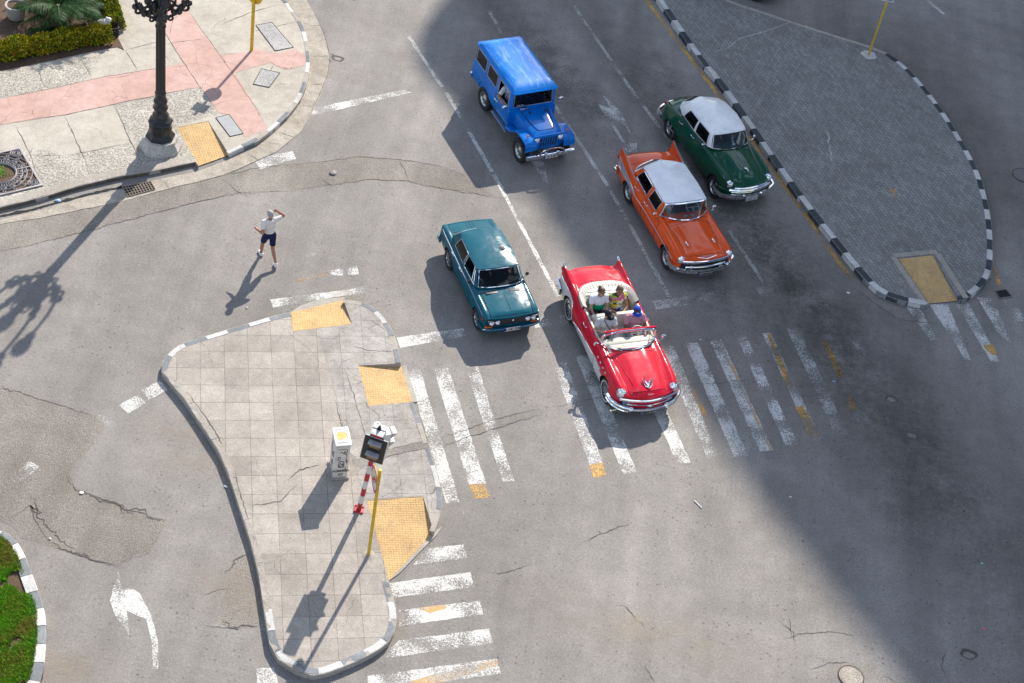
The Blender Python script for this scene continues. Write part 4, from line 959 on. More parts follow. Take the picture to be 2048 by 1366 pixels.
    m = MB(); m.sweep([(2.235 - .18 * (y / .9) ** 2, y, .60) for y in np.linspace(-.74, .74, 11)], [(-.02, -.12), (.02, -.12), (.02, .12), (-.02, .12)]); m.build('grille', 'dark', root); m = MB(); m.tube([(2.27 - .18 * (y / .9) ** 2, y, .60) for y in np.linspace(-.62, .62, 9)], .028, 8); m.ball((2.22, .45, .6), (.05, .06, .05)); m.ball((2.22, -.45, .6), (.05, .06, .05)); m.build('grille_bar', 'chrome', root)
    for xx, k, nm in ((2.22, 1, 'front_bumper'), (-2.62, -1, 'rear_bumper')):
        m = MB(); ys = np.linspace(-.97, .97, 21); pth = [(xx + k * (.08 - .14 * (abs(y) / .97) ** 4 - .16 * (abs(y) / .97) ** 2), y, .46 + (.06 * (abs(y) / .97) ** 3 if k > 0 else 0)) for y in ys]; pth = [(xx - k * .42, -.985, .53)] + pth + [(xx - k * .42, .985, .53)]
        m.sweep(pth, [(-.02, -.08), (.03, -.075), (.045, -.03), (.045, .03), (.03, .075), (-.02, .08)] if k < 0 else [(-.045, -.03), (-.045, .03), (-.03, .075), (.02, .08), (.02, -.08), (-.03, -.075)]); m.build(nm, 'chrome', root, sharp=50)
    plate(root, 2.35, .38, 'P 157 217', white=False)
    v = MB(); v.tube([(2.16, -.30, .885), (2.215, 0, .85), (2.16, .30, .885)], .012, 6); v.build('chevron_badge', 'chrome', root)
    text('Chevrolet', .085, 'chrome', root, frame((2.165, 0, .905), (0, 1, 0), (-.75, 0, .6)), 'badge_lettering', .004)
    for s in (1, -1): mirror(root, (.42, s * .83, .96), s)
    handle(o, b, -.32, .86); handle(o, b, -1.0, .87)
    wiper(root, [((.80, .1, 1.06), (.70, .5, 1.06)), ((.80, -.1, 1.06), (.70, -.5, 1.06))])
    for yy, c in ((.18, 'bluecard'), (-.05, 'bluecard')): 
        m = MB(); m.box((.60, yy, 1.04), (.012, .1, .1), 0); m.build('dashboard_card', c, root, smooth=False)
    place(root, (1328, 533), (1260, 404), .85, 2.92, 1.7); return root
MT['silverp'] = plain('silver_paint', (.52, .56, .60), .28, .6, .04, coat=.5); MT['bluecard'] = flat('blue_card', (.12, .42, .6))

# ---------------------------------------------------------------- green rounded sedan
def green_car():
    root = thing('sedan', 'dark green rounded sedan with a white roof by the striped kerb', 'car')
    MT['g_p'] = paint('green_paint', (.001, .062, .031)); MT['g_w'] = paint('roof_white_green_car', (.82, .82, .83), .25)
    sp = dict(x=(-2.42, 2.12), z0=.30, arch=[(1.46, .34, .42), (-1.44, .27, .40)], cuts=[.62, -.38, -1.1, -1.75], hc=.86, bowf=(.9, 2.12, .22), bowr=(-1.4, -2.42, .22),
        curves=dict(W=[(2.12, .80), (1.7, .90), (1.0, .90), (0, .885), (-.8, .885), (-1.4, .97), (-2.0, .91), (-2.42, .74)], zm=[(2.12, .62), (0, .66), (-2.42, .62)], ysh=[(2.12, .76), (1.5, .82), (.6, .80), (-.6, .77), (-1.3, .86), (-2.0, .83), (-2.42, .70)],
            zsh=[(2.12, .74), (1.8, .88), (1.0, .95), (.3, .98), (-.8, .98), (-1.3, .93), (-2.0, .84), (-2.42, .72)], yf=[(2.12, .66), (1.6, .72), (.8, .74), (0, .73), (-.8, .72), (-1.4, .80), (-2.0, .77), (-2.42, .64)], zf=[(2.12, .82), (1.8, .955), (1.2, 1.01), (.5, 1.04), (-.8, 1.04), (-1.4, .99), (-2.0, .90), (-2.42, .77)],
            yv=[(2.12, .50), (1.6, .52), (.8, .60), (0, .66), (-.8, .64), (-1.4, .66), (-2.0, .62), (-2.42, .48)], zv=[(2.12, .78), (1.8, .87), (1.2, .94), (.6, 1.03), (-.8, 1.04), (-1.4, .91), (-2.0, .80), (-2.42, .70)],
            zc=[(2.12, .80), (1.95, .92), (1.5, 1.05), (.8, 1.12), (-.8, 1.12), (-1.5, 1.07), (-2.0, .95), (-2.42, .72)], sill=[(2.12, .44), (1.9, .30), (-1.9, .30), (-2.42, .45)]))
    b = Body(sp)
    o = b.build(root, ['g_p', 'dark'], lambda x, y, z, k: 0, splitter([(-.38, .62, .36), (-1.08, -.38, .42)], (.80, 1.98), (-2.34, -1.95), b.c['yv']), lambda x, y, z, k: k >= 16 and -1.45 < x < .5 and abs(y) < .63)
    greenhouse(root, dict(nodes=[((.76, 0, 1.13), (.40, 0, 1.50)), ((.55, .64, 1.10), (.34, .555, 1.47)), ((.42, .71, 1.08), (.26, .59, 1.465)), ((-.32, .76, 1.07), (-.36, .64, 1.50)), ((-1.24, .72, 1.06), (-1.0, .61, 1.45)), ((-1.58, .62, 1.07), (-1.30, .52, 1.40)), ((-1.92, 0, 1.09), (-1.52, 0, 1.40))],
        panels=[(0, 1, 'glass', dict(wrap=2.4, inset=(0, .95, .07, .9), nu=7, name='windshield', glass='glass', tr=.014, )), (1, 2, 'frame', {}), (2, 3, 'glass', dict(inset=(.08, .92, .10, .86), bulge=.05)), (3, 4, 'glass', dict(inset=(.08, .84, .10, .84), bulge=.05)), (4, 5, 'frame', dict(bulge=.05)), (5, 6, 'glass', dict(wrap=.5, inset=(.3, 1, .3, .85), nu=7, name='rear_window', glass='glassd'))],
        mats=['g_w'], crown=.17, pw=2.2, xm=-.52, over=.01, trim='darkp'))
    tub(root, -1.3, .6, .62, .36, 1.02, 'seatd'); bench(root, -.25, .64, 1.2, 'seatd'); bench(root, -1.0, .64, 1.2, 'seatd', back=.42)
    m = MB(); m.rbox((.50, 0, 1.05), (.3, 1.2, .1), .04); m.build('dashboard', 'g_p', root); steering(root, (.2, .34, 1.08))
    wheels(root, 2.92, 1.58, .36, .20, 'mag')
    for s in (1, -1):
        headlight(root, (1.94, s * .675, .81), .09, .12, dirx=(1, s * .12, .05))
        m = MB(); m.tube([(2.215, s * .30, .40), (2.235, s * .30, .56)], .035, 10); m.build('bumper_guard', 'chrome', root)
        m = MB(); m.ball((-2.36, s * .62, .64), (.05, .05, .05), 10, 8); m.build('tail_light', 'redl', root)
        mirror(root, (.45, s * .78, 1.05), s, .06)
    gp = lambda z, yy, dx: [(2.115 + dx - .22 * (abs(y) / .8) ** 2, y, z) for y in np.linspace(-yy, yy, 15)]
    m = MB(); m.tube(gp(.74, .56, .035), .030, 8); m.build('grille_bar', 'chrome', root)
    m = MB(); m.tube(gp(.66, .70, .045), .045, 8); m.build('grille_bar', 'chrome', root)
    m = MB(); m.tube(gp(.575, .62, .035), .022, 8); m.build('grille_bar', 'chrome', root)
    m = MB()
    for y in np.linspace(-.5, .5, 7): m.rbox((2.13 - .22 * (y / .8) ** 2, y, .66), (.06, .03, .19), .01)
    m.build('grille_tooth', 'chrome', root)
    m = MB(); m.sweep([(2.0 - .22 * (y / .8) ** 2 + .09, y, .65) for y in np.linspace(-.62, .62, 9)], [(-.02, -.1), (.02, -.1), (.02, .1), (-.02, .1)]); m.build('grille', 'dark', root)
    for xx, k, nm in ((2.10, 1, 'front_bumper'), (-2.42, -1, 'rear_bumper')):
        m = MB(); ys = np.linspace(-.93, .93, 21); pth = [(xx + k * (.12 - .30 * (abs(y) / .93) ** 2.6), y, .47) for y in ys]; pth = [(xx - k * .48, -.965, .48)] + pth + [(xx - k * .48, .965, .48)]
        pr = [(-.045, -.03), (-.045, .03), (-.03, .07), (.02, .075), (.02, -.075), (-.03, -.07)]; m.sweep(pth, pr if k > 0 else [(-a, c) for a, c in pr][::-1]); m.build(nm, 'chrome', root, sharp=50)
    plate(root, 2.262, .40, 'P 372 217'); 
    m = MB(); m.tube([(x, 0, b.c['zc'](x) + .008) for x in np.linspace(.8, 1.7, 12)], .010, 6); m.ball((1.66, 0, b.c['zc'](1.66) + .03), (.10, .022, .03), 12, 8); m.tube([(1.60, -.06, b.c['zc'](1.6) + .03), (1.68, 0, b.c['zc'](1.66) + .04), (1.60, .06, b.c['zc'](1.6) + .03)], .012, 6); m.build('bonnet_ornament', 'chrome', root)
    m = MB(); m.poly([(2.02, -.14, .905), (2.02, -.04, .915), (2.06, -.05, .85), (2.06, -.13, .84)]); 
    handle(o, b, -.28, .93); handle(o, b, -1.0, .93)
    wiper(root, [((.78, .05, 1.15), (.70, .42, 1.14)), ((.78, -.05, 1.15), (.70, -.42, 1.14))])
    text('TAXI', .10, 'whitep', root, frame((.55, .02, 1.345), (.3, 0, -.36), (0, 1, 0)), 'window_lettering', .002)
    m = MB(); m.poly([(.56, .18, 1.13), (.66, .10, 1.10), (.62, .02, 1.11), (.50, .12, 1.17)]); m.build('dashboard_card', 'whitep', root, smooth=False)
    place(root, (1426, 392), (1340, 274), .80, 2.92, .4); return root

# ---------------------------------------------------------------- teal box sedan
def teal_car(name='sedan', label='teal blue boxy sedan leaving the stop line beside the red convertible', col=(.0005, .088, .130), key='t_p'):
    root = thing(name, label, 'car'); MT[key] = paint('paint_' + key, col, .75 if key == 't_p' else .3, .2 if key == 't_p' else .1); MT[key].node_tree.nodes['Principled BSDF'].inputs['Coat Weight'].default_value = .38
    sp = dict(x=(-2.08, 1.81), z0=.26, arch=[(1.21, .29, .35), (-1.21, .29, .36)], cuts=[.55, -.38, -1.0, -1.45], hc=.9, bowf=(1.0, 1.81, .07), bowr=(-1.3, -2.08, .05), capmat=0,
        curves=dict(W=[(1.81, .78), (1.6, .80), (0, .805), (-1.5, .80), (-2.08, .77)], zm=[(1.81, .58), (0, .60), (-2.08, .6)], ysh=[(1.81, .76), (0, .765), (-2.08, .745)], zsh=[(1.81, .77), (1.6, .83), (.6, .875), (-.8, .885), (-1.6, .885), (-2.08, .84)],
            yf=[(1.81, .70), (0, .715), (-2.08, .69)], zf=[(1.81, .80), (1.6, .865), (.6, .905), (-.8, .915), (-1.6, .915), (-2.08, .86)], yv=[(1.81, .60), (.6, .63), (-2.08, .60)], zv=[(1.81, .80), (1.6, .86), (.6, .905), (-.8, .915), (-1.6, .91), (-2.08, .855)],
            zc=[(1.81, .81), (1.66, .885), (1.2, .92), (.6, .94), (-.8, .93), (-1.6, .925), (-2.08, .86)], sill=[(1.81, .34), (1.6, .26), (-1.6, .26), (-2.08, .36)]))
    b = Body(sp)
    o = b.build(root, [key, 'dark'], lambda x, y, z, k: 0, splitter([(-.38, .55, .3), (-.98, -.38, .34)], (.86, 1.75), (-2.0, -1.62), b.c['yv']), lambda x, y, z, k: k >= 15 and -1.3 < x < .5 and abs(y) < .64)
    greenhouse(root, dict(nodes=[((.80, 0, .955), (.42, 0, 1.36)), ((.66, .66, .93), (.36, .57, 1.335)), ((.56, .70, .915), (.28, .59, 1.335)), ((-.28, .725, .92), (-.24, .61, 1.345)), ((-1.10, .70, .925), (-.95, .585, 1.325)), ((-1.42, .66, .93), (-1.14, .56, 1.315)), ((-1.58, 0, .945), (-1.22, 0, 1.335))],
        panels=[(0, 1, 'glass', dict(wrap=3, inset=(0, .96, .06, .93), nu=7, name='windshield', glass='glassd', tr=.013)), (1, 2, 'frame', {}), (2, 3, 'glass', dict(inset=(.02, .95, .03, .93), open=True, tr=.011)), (3, 4, 'glass', dict(inset=(.05, .96, .03, .92), tr=.011)), (4, 5, 'frame', {}), (5, 6, 'glass', dict(wrap=.33, inset=(.05, 1, .08, .9), nu=7, name='rear_window', glass='glassd'))],
        mats=[key], crown=.075, pw=2.4, xm=-.5, over=.015))
    tub(root, -1.2, .62, .63, .3, .88, 'seatd'); bench(root, -.2, .52, 1.15, 'seatd', split=True); bench(root, -.95, .52, 1.15, 'seatd', back=.4)
    m = MB(); m.rbox((.56, 0, .9), (.3, 1.2, .1), .04); m.build('dashboard', 'seatd', root); steering(root, (.24, .33, .93), .18)
    # quarter lights of the front doors
    m = MB()
    for s in (1, -1): m.tube([(.36, s * .705, .93), (.22, s * .605, 1.32)], .010, 6)
    m.build('quarter_light_frame', 'chrome', root)
    wheels(root, 2.424, 1.41, .30, .175, 'alloy')
    m = MB(); m.box((1.795, 0, .665), (.05, 1.42, .19), 0); m.build('grille', 'darkp', root)
    for s in (1, -1):
        for y in (.60, .43): headlight(root, (1.815, s * y, .675), .068, .05)
        m = MB(); m.rbox((1.775, s * .66, .53), (.06, .22, .06), .01); m.build('indicator_light', 'amber', root); m = MB(); m.rbox((1.62, s * .80, .70), (.10, .02, .05), .006); m.build('side_marker', 'redl', root)
        m = MB(); m.rbox((-2.07, s * .55, .66), (.05, .3, .14), .01); m.build('tail_light', 'redl', root)
    for xx, k, nm in ((1.84, 1, 'front_bumper'), (-2.12, -1, 'rear_bumper')):
        m = MB(); ys = np.linspace(-.82, .82, 15); pth = [(xx + k * (.03 - .10 * (abs(y) / .82) ** 4), y, .46) for y in ys]; pth = [(xx - k * .3, -.84, .46)] + pth + [(xx - k * .3, .84, .46)]
        pr = [(-.03, -.05), (-.03, .05), (.02, .055), (.02, -.055)]; m.sweep(pth, pr if k > 0 else [(-a, c) for a, c in pr][::-1]); 
        m.tube([(p[0] + k * .034, p[1] * 1.01, p[2] + .03) for p in pth[1:-1]], .008, 5, 1); m.build(nm, [key, 'chrome'], root, sharp=50)
    strip(root, b, [(1.62, .765), (0, .80), (-1.95, .80)], .013)
    m = MB(); m.ball((1.83, 0, .70), (.02, .03, .04), 10, 6); m.build('front_badge', 'chrome', root)
    m = MB()
    for s in (1, -1): m.rbox((.93, s * .32, b.top(.93, .32) + .004), (.07, .34, .012), .004)
    m.build('bonnet_vent', 'darkp', root)
    m = MB(); m.tube([(x, -.015, b.c['zc'](x) + .001) for x in np.linspace(1.02, 1.75, 8)], .006, 4); m.tube([(x, .0, b.c['zc'](x) + .001) for x in np.linspace(-1.98, -1.64, 6)], .006, 4)
    for s in (1, -1): m.tube([(x, s * .60, b.top(x, .60) + .001) for x in np.linspace(.92, 1.75, 8)], .005, 4); m.tube([(x, s * .09, b.top(x, .09) + .001) for x in np.linspace(-1.98, -1.64, 6)], .005, 4)
    m.build('panel_crease', 'dark', root)
    plate(root, 1.91, .46, 'P 141 228')
    for s in (1, -1): mirror(root, (.5, s * .74, .9), s, .055, 'darkp', .1)
    handle(o, b, -.26, .80); handle(o, b, -.9, .80)
    wiper(root, [((.82, .05, .98), (.75, .45, .97)), ((.82, -.3, .975), (.80, .02, .98))])
    return root
# ---------------------------------------------------------------- red and white convertible
def red_car():
    root = thing('convertible', 'red and white open convertible crossing the zebra stripes with four people', 'car')
    MT['r_p'] = paint('red_paint', (.60, .008, .030), .5); MT['r_w'] = paint('cream_side_paint', (.66, .65, .61), .25)
    sp = dict(x=(-2.66, 2.36), z0=.28, arch=[(1.55, .36, .42), (-1.55, .34, .42)], cuts=[.60, -.55, -1.25], hc=.86, ns=12, bowf=(1.0, 2.36, .27), bowr=(-1.6, -2.62, .12), capmat=0,
        curves=dict(W=[(2.36, .88), (2.0, .95), (0, .96), (-1.5, .96), (-2.2, .94), (-2.66, .88)], zm=[(2.36, .62), (0, .62), (-2.66, .62)], ysh=[(2.36, .84), (1.8, .89), (.6, .86), (-.5, .85), (-1.3, .87), (-2.66, .86)],
            zsh=[(2.36, .76), (2.0, .86), (1.2, .92), (.5, .94), (-.5, .92), (-1.0, .93), (-1.6, .97), (-2.66, .98)], yf=[(2.36, .72), (1.8, .76), (.8, .77), (-.5, .78), (-1.3, .80), (-2.66, .80)], zf=[(2.36, .86), (2.1, .955), (1.5, .995), (.6, 1.0), (-.5, .965), (-1.0, .98), (-1.6, 1.03), (-2.66, 1.06)],
            yv=[(2.36, .54), (1.7, .58), (.8, .64), (-.5, .72), (-1.5, .70), (-2.66, .66)], zv=[(2.36, .82), (2.1, .90), (1.5, .95), (.6, .985), (-.5, .965), (-1.6, .975), (-2.2, .95), (-2.66, .84)],
            zc=[(2.36, .84), (2.2, .94), (1.6, 1.03), (.9, 1.08), (-.5, 1.0), (-1.6, 1.03), (-2.2, 1.0), (-2.66, .85)], sill=[(2.36, .44), (2.0, .28), (-2.0, .28), (-2.66, .42)]))
    b = Body(sp); sw_ = crv([(2.4, .0), (1.22, .62), (.9, .71), (.2, .66), (-.5, .56), (-1.0, .40), (-1.2, .32)]); swr = crv([(-1.15, .30), (-1.35, .80), (-1.7, .86), (-2.62, .80)])
    def mf(x, y, z, k):
        if k >= 14: return 0
        if -1.15 <= x < 1.22: return 2 if z < sw_(x) else 0
        return 2 if x < -1.15 and z < swr(x) else 0
    o = b.build(root, ['r_p', 'dark', 'r_w'], mf, splitter([(-.55, .60, .33)], (.95, 2.2), (-2.58, -1.86), b.c['yv']), lambda x, y, z, k: k >= 17 and -1.62 < x < .80 - .45 * (abs(y) / .74) ** 2.6 and abs(y) < .74)
    strip(root, b, [(1.16, .64), (.9, .71), (.2, .66), (-.5, .56), (-1.0, .40), (-1.12, .34)], .011); strip(root, b, [(-1.16, .36), (-1.35, .80), (-1.7, .86), (-2.55, .80)], .011)
    # cabin
    tub(root, -1.6, .36, .73, .36, .96, 'leather', 'seatd')
    bench(root, -.22, .62, 1.36, 'leather', back=.48, split=True, ribs=4); bench(root, -1.08, .62, 1.36, 'leather', back=.46, ribs=7)
    m = MB(); m.rbox((.42, 0, .96), (.22, 1.42, .12), .05); m.rbox((.60, 0, .985), (.42, 1.30, .03), .012); m.build('dashboard', 'leather', root); steering(root, (.22, .37, 1.02), .2, 'leather')
    # padded cover over the folded roof, a horseshoe round the rear seat
    m = MB(); vs = []; fs = []; NA = 25
    for i in range(NA):
        a = math.pi * (i / (NA - 1)) - math.pi / 2; ca, sa = max(0, math.cos(a)) ** .55, math.copysign(abs(math.sin(a)) ** .75, math.sin(a))
        for t, hz in ((0, -.14), (.04, -.05), (.35, .0), (.65, .04), (.88, .065), (.97, .04), (1, -.05)):
            ro, ri = 1.0, .80; r = ri + (ro - ri) * t; x = -.95 - (.44 + .47 * t) * ca; y = (.66 + .165 * t) * sa; vs.append((x, y, 1.0 + hz + .03 * ca * (1 - t)))
    for i in range(NA - 1):
        for j in range(6): fs.append((i * 7 + j, (i + 1) * 7 + j, (i + 1) * 7 + j + 1, i * 7 + j + 1))
    m.add(vs, fs); cov = m.build('roof_cover', 'leather', root, sharp=60)
    m = MB()
    for i in range(4, NA - 4): m.tube([Vector(vs[i * 7 + j]) + Vector((0, 0, .003)) for j in range(1, 6)], .005, 4, cap=False)
    m.build('cover_pleat', 'seampale', cov)
    m = MB(); m.rbox((-1.58, 0, .98), (.22, 1.2, .1), .04); m.build('roof_fabric_fold', 'whitep', root)
    # door tops
    for s in (1, -1):
        m = MB(); m.rbox((-.15, s * .755, .975), (1.5, .055, .04), .015); m.build('door_capping', 'leather', root)
    # windshield: curved frame and pane
    def ws(u, v):
        k = abs(u) ** 2.6; return Vector((.84 - .44 * k - (.35 - .40 * k) * v, u * (.80 - .07 * v), 1.065 - .065 * k + .365 * v + .0 * k * v))
    us = np.linspace(-1, 1, 19); g = MB(); nv = 5; g.add([ws(u, v) for u in us for v in np.linspace(0, 1, nv)], [(i * nv + j, (i + 1) * nv + j, (i + 1) * nv + j + 1, i * nv + j + 1) for i in range(18) for j in range(nv - 1)]); pane = g.build('windshield', 'clearglass', root)
    m = MB(); se = lambda a: math.copysign(abs(a) ** .42, a); m.tube([ws(se(math.cos(a)), .5 + .5 * se(math.sin(a))) for a in np.linspace(0, 2 * math.pi, 56, endpoint=False)], .034, 8, closed=True); m.build('windshield_frame', 'chrome', root)
    m = MB(); m.tube([ws(u, 1) + Vector((-.035, 0, .012)) for u in us], .03, 8); m.build('header_rail', 'r_p', root)
    wiper(root, [((.88, .05, 1.085), (.78, .5, 1.08)), ((.80, -.5, 1.08), (.88, -.05, 1.085))])
    for s in (1, -1):
        headlight(root, (2.13, s * .725, .81), .125, .16, dirx=(1, s * .10, .03)); mirror(root, (.55, s * .84, .98), s, .07)
        m = MB(); m.poly([(.36, s * .79, .98), (.08, s * .79, .98), (.37, s * .735, 1.36)]); m.build('quarter_light', 'clearglass', root, smooth=False)
        m = MB(); m.tube([(.36, s * .79, .98), (.08, s * .79, .98), (.37, s * .735, 1.36)], .011, 6, closed=True); m.build('quarter_light_frame', 'chrome', root)
        for q in range(4): 
            x = .74 + q * .20; p = b.pt(x, s * (b.side(x, .82) + .004), .82); m = MB(); m.lathe([(.035, 0), (.03, .012 * s), (.018, .005 * s), (0, .004 * s)], 14, p, 'y'); m.build('porthole', 'chrome', root)
        m = MB(); x0 = -2.62; m.ball((-2.62, s * .80, 1.06), (.10, .045, .05), 12, 8); m.build('fin_cap', 'chrome', root)
        m = MB(); m.ball((-2.60, s * .82, .92), (.05, .05, .09), 10, 8); m.build('tail_light', 'redl', root)
    handle(o, b, -.44, .86)
    # grille and bumpers
    ym = lambda y: 2.32 - .20 * (abs(y) / .88) ** 2
    m = MB(); m.sweep([(ym(y) - .01, y, .60) for y in np.linspace(-.74, .74, 13)], [(-.02, -.13), (.02, -.13), (.02, .13), (-.02, .13)]); m.build('grille', 'dark', root)
    m = MB()
    for z in np.linspace(.50, .68, 7): m.tube([(ym(y) + .015, y, z) for y in np.linspace(-.70, .70, 11)], .006, 4)
    m.build('grille_mesh', 'steel', root)
    vee = lambda y: .72 - .03 * (1 - abs(y) / .80)
    m = MB(); m.tube([(ym(y) + .04 + .01 * (1 - abs(y) / .8), y, vee(y)) for y in np.linspace(-.80, .80, 13)], .042, 8, flat_=.8); m.build('grille_surround', 'chrome', root)
    m = MB(); m.tube([(ym(y) + .05 + .02 * (1 - abs(y) / .8), y, vee(y) - .13) for y in np.linspace(-.60, .60, 9)], .014, 6); m.ball((2.41, 0, .56), (.03, .07, .05), 12, 8); m.build('grille_bar', 'chrome', root)
    m = MB(); pth = [(ym(y) + .10, y, .44 - .02 * (1 - abs(y) / .9)) for y in np.linspace(-.55, .55, 9)]; m.tube(pth, .035, 8); m.build('lower_bumper_bar', 'chrome', root)
    for s in (1, -1):
        m = MB(); pr = [(2.34, .50, .46), (2.30, .66, .48), (2.21, .82, .52), (2.06, .95, .56), (1.84, .99, .56)]; m.tube([Vector((a, s * q, z)) for a, q, z in catmull_list(pr)], [.062] * len(catmull_list(pr)), 10, flat_=.85); m.tube([Vector((a - .0, s * q, z - .10)) for a, q, z in catmull_list(pr)], .04, 8)
        m.ball((2.36, s * .50, .45), (.08, .085, .10), 14, 10); m.build('front_bumper', 'chrome', root)
    m = MB(); ys = np.linspace(-.95, .95, 17); pth = [(-2.60 - (.14 - .22 * (abs(y) / .95) ** 3), y, .50) for y in ys]; pth = [(-2.1, -1.0, .52)] + pth + [(-2.1, 1.0, .52)]; m.sweep(pth, [(-.03, -.10), (-.03, .10), (.02, .11), (.05, .04), (.05, -.04), (.02, -.11)]); m.build('rear_bumper', 'chrome', root, sharp=50)
    plate(root, 2.40, .33, 'P 054 476', white=False)
    text('BUICK', .055, 'chrome', root, frame((2.315, 0, .90), (0, 1, 0), (-.5, 0, .9)), 'badge_lettering', .004)
    # bonnet emblem: winged V with a slim spear
    m = MB(); zt = lambda x, y=0: b.top(x, y) + .012
    for s in (1, -1):
        m.tube([(2.16, 0, zt(2.16)), (2.08, s * .09, zt(2.08, .09)), (1.95, s * .135, zt(1.95, .13) + .02), (1.86, s * .13, zt(1.86, .13) + .03)], [.02, .018, .016, .004], 6); m.tube([(2.12, 0, zt(2.12)), (2.0, s * .05, zt(2.0, .05) + .02), (1.90, s * .12, zt(1.9, .12) + .03)], [.024, .026, .006], 6)
    m.tube([(2.12, 0, zt(2.12) + .02), (1.95, 0, zt(1.95) + .035), (1.72, 0, zt(1.72) + .03)], [.02, .012, .006], 6); m.build('bonnet_emblem', 'chrome', root)
    m = MB()
    for s in (1, -1): m.tube([(x, s * (.56 - .20 * (x - .95) / 1.2), b.top(x, .56 - .20 * (x - .95) / 1.2) + .002) for x in np.linspace(.98, 2.0, 12)], .008, 5)
    m.build('bonnet_crease', 'r_p', root)
    wheels(root, 3.10, 1.64, .37, .19, 'whitewall')
    place(root, (1208, 801), (1135, 637), .87, 3.10); return root
def catmull_list(P, per=4): return [tuple(v) for v in catmull(P, per)]
MT['clearglass'] = glass('clear_windshield_glass', (.86, .90, .88))
# ---------------------------------------------------------------- blue off-road wagon
def blue_jeep():
    root = thing('offroad_wagon', 'bright blue off road wagon with a scratched hard top in the middle lane', 'car')
    t = NT('blue_paint'); v = t.ocoords(); vs_ = t.ocoords(scale=(.5, 3.2, 3.2))
    base = t.ramp(t.noise(v, 2, 5), [(.3, (.0, .13, .50)), (.7, (.0, .18, .62))]); 
    sepz = t.n('SeparateXYZ'); t.l(v, sepz.inputs[0]); up = t.ramp(t.math('MULTIPLY', sepz.outputs[2], .5), [(.93, 0), (.955, 1)])
    wear = t.math('MULTIPLY', t.ramp(t.noise(vs_, 2.6, 7, .72), [(.50, 0), (.72, .6)]), up)
    base = t.mix(wear, base, (.34, .56, .80)); fl = t.math('MULTIPLY', t.ramp(t.noise(vs_, 6, 5, .75), [(.66, 0), (.70, 1)]), up); base = t.mix(fl, base, (.72, .77, .82))
    t.col(base); t.set(Roughness=.34, Specular_IOR_Level=.08, Coat_Weight=.5, Coat_Roughness=.09); MT['b_p'] = t.m
    WB = 2.62; hw = .79
    sp = dict(x=(-2.32, .40), z0=.52, arch=[(-WB / 2, .46, .47)], cuts=[.28, -.56, -1.3], hc=.95, bowf=(.2, .40, .0), bowr=(-1.9, -2.32, .06), capmat=0,
        curves=dict(W=[(.40, hw), (-2.20, hw)], zm=[(.40, .85), (-2.20, .85)], ysh=[(.40, hw - .01), (-2.20, hw - .01)], zsh=[(.40, 1.16), (-2.20, 1.16)], yf=[(.40, hw - .03), (-2.20, hw - .03)], zf=[(.40, 1.185), (-2.20, 1.185)], yv=[(.40, .70), (-2.20, .70)], zv=[(.40, 1.19), (-2.20, 1.19)], zc=[(.40, 1.19), (-2.20, 1.19)]))
    b = Body(sp); o = b.build(root, ['b_p', 'dark'], lambda x, y, z, k: 0, splitter([(-.56, .28, .56)], None, None, lambda x: 0), lambda x, y, z, k: k >= 14 and -2.2 < x < .25 and abs(y) < .74)
    greenhouse(root, dict(nodes=[((.36, 0, 1.19), (.30, 0, 1.80)), ((.36, .66, 1.19), (.30, .64, 1.80)), ((.32, .765, 1.18), (.26, .735, 1.80)), ((-.58, .765, 1.18), (-.58, .735, 1.80)), ((-1.36, .765, 1.18), (-1.36, .735, 1.80)), ((-2.18, .765, 1.18), (-2.18, .735, 1.80)), ((-2.29, .69, 1.18), (-2.28, .66, 1.80)), ((-2.29, 0, 1.18), (-2.28, 0, 1.80))],
        panels=[(0, 1, 'glass', dict(wrap=1, inset=(0, .97, .10, .90), bulge=0, name='windshield', glass='glassd', tr=.012)), (1, 2, 'frame', {}), (2, 3, 'glass', dict(inset=(.10, .90, .06, .86), bulge=0, open=True, tr=.012)), (3, 4, 'glass', dict(inset=(.10, .92, .14, .86), bulge=0, tr=.01)), (4, 5, 'glass', dict(inset=(.12, .95, .14, .86), bulge=0, tr=.01)), (5, 6, 'frame', {}), (6, 7, 'glass', dict(wrap=1, inset=(.1, 1, .2, .85), bulge=0, name='rear_window', glass='glassd'))],
        mats=['b_p'], crown=.15, pw=7.0, soft=2, xm=-.99, over=.03, trim='steel', zmid=1.80, brow=.12))
    tub(root, -2.1, .25, .74, .60, 1.15, 'b_p', 'dark'); bench(root, -.32, .86, 1.3, 'seatd', split=True, depth=.42); bench(root, -1.3, .86, 1.3, 'seatd')
    m = MB(); m.rbox((.22, 0, 1.13), (.2, 1.4, .12), .03); m.build('dashboard', 'darkp', root); steering(root, (.02, .36, 1.18))
    # bonnet: a tapering box with a raised centre panel
    def hood(x, top): k = (x - .38) / 1.22; return .60 - .13 * k, (1.16 - .10 * k)
    m = MB(); vs = []; xs = np.linspace(.38, 1.60, 10); 
    for i, x in enumerate(xs):
        w, zt = hood(x, 0); dr = .05 if i == 9 else 0
        for y, z in ((-w, .70), (-w, zt - .07), (-w * .97, zt - .025), (-w * .88, zt), (-w * .5, zt + .025), (0, zt + .035), (w * .5, zt + .025), (w * .88, zt), (w * .97, zt - .025), (w, zt - .07), (w, .70)): vs.append((x, y, z - dr * (z > .8)))
    fs = [(i * 11 + j, i * 11 + j + 1, (i + 1) * 11 + j + 1, (i + 1) * 11 + j) for i in range(9) for j in range(10)]; m.add(vs, [f[::-1] for f in fs])
    m.add(vs[99:110], [tuple(range(11))]); bn = m.build('bonnet', 'b_p', root, sharp=28)
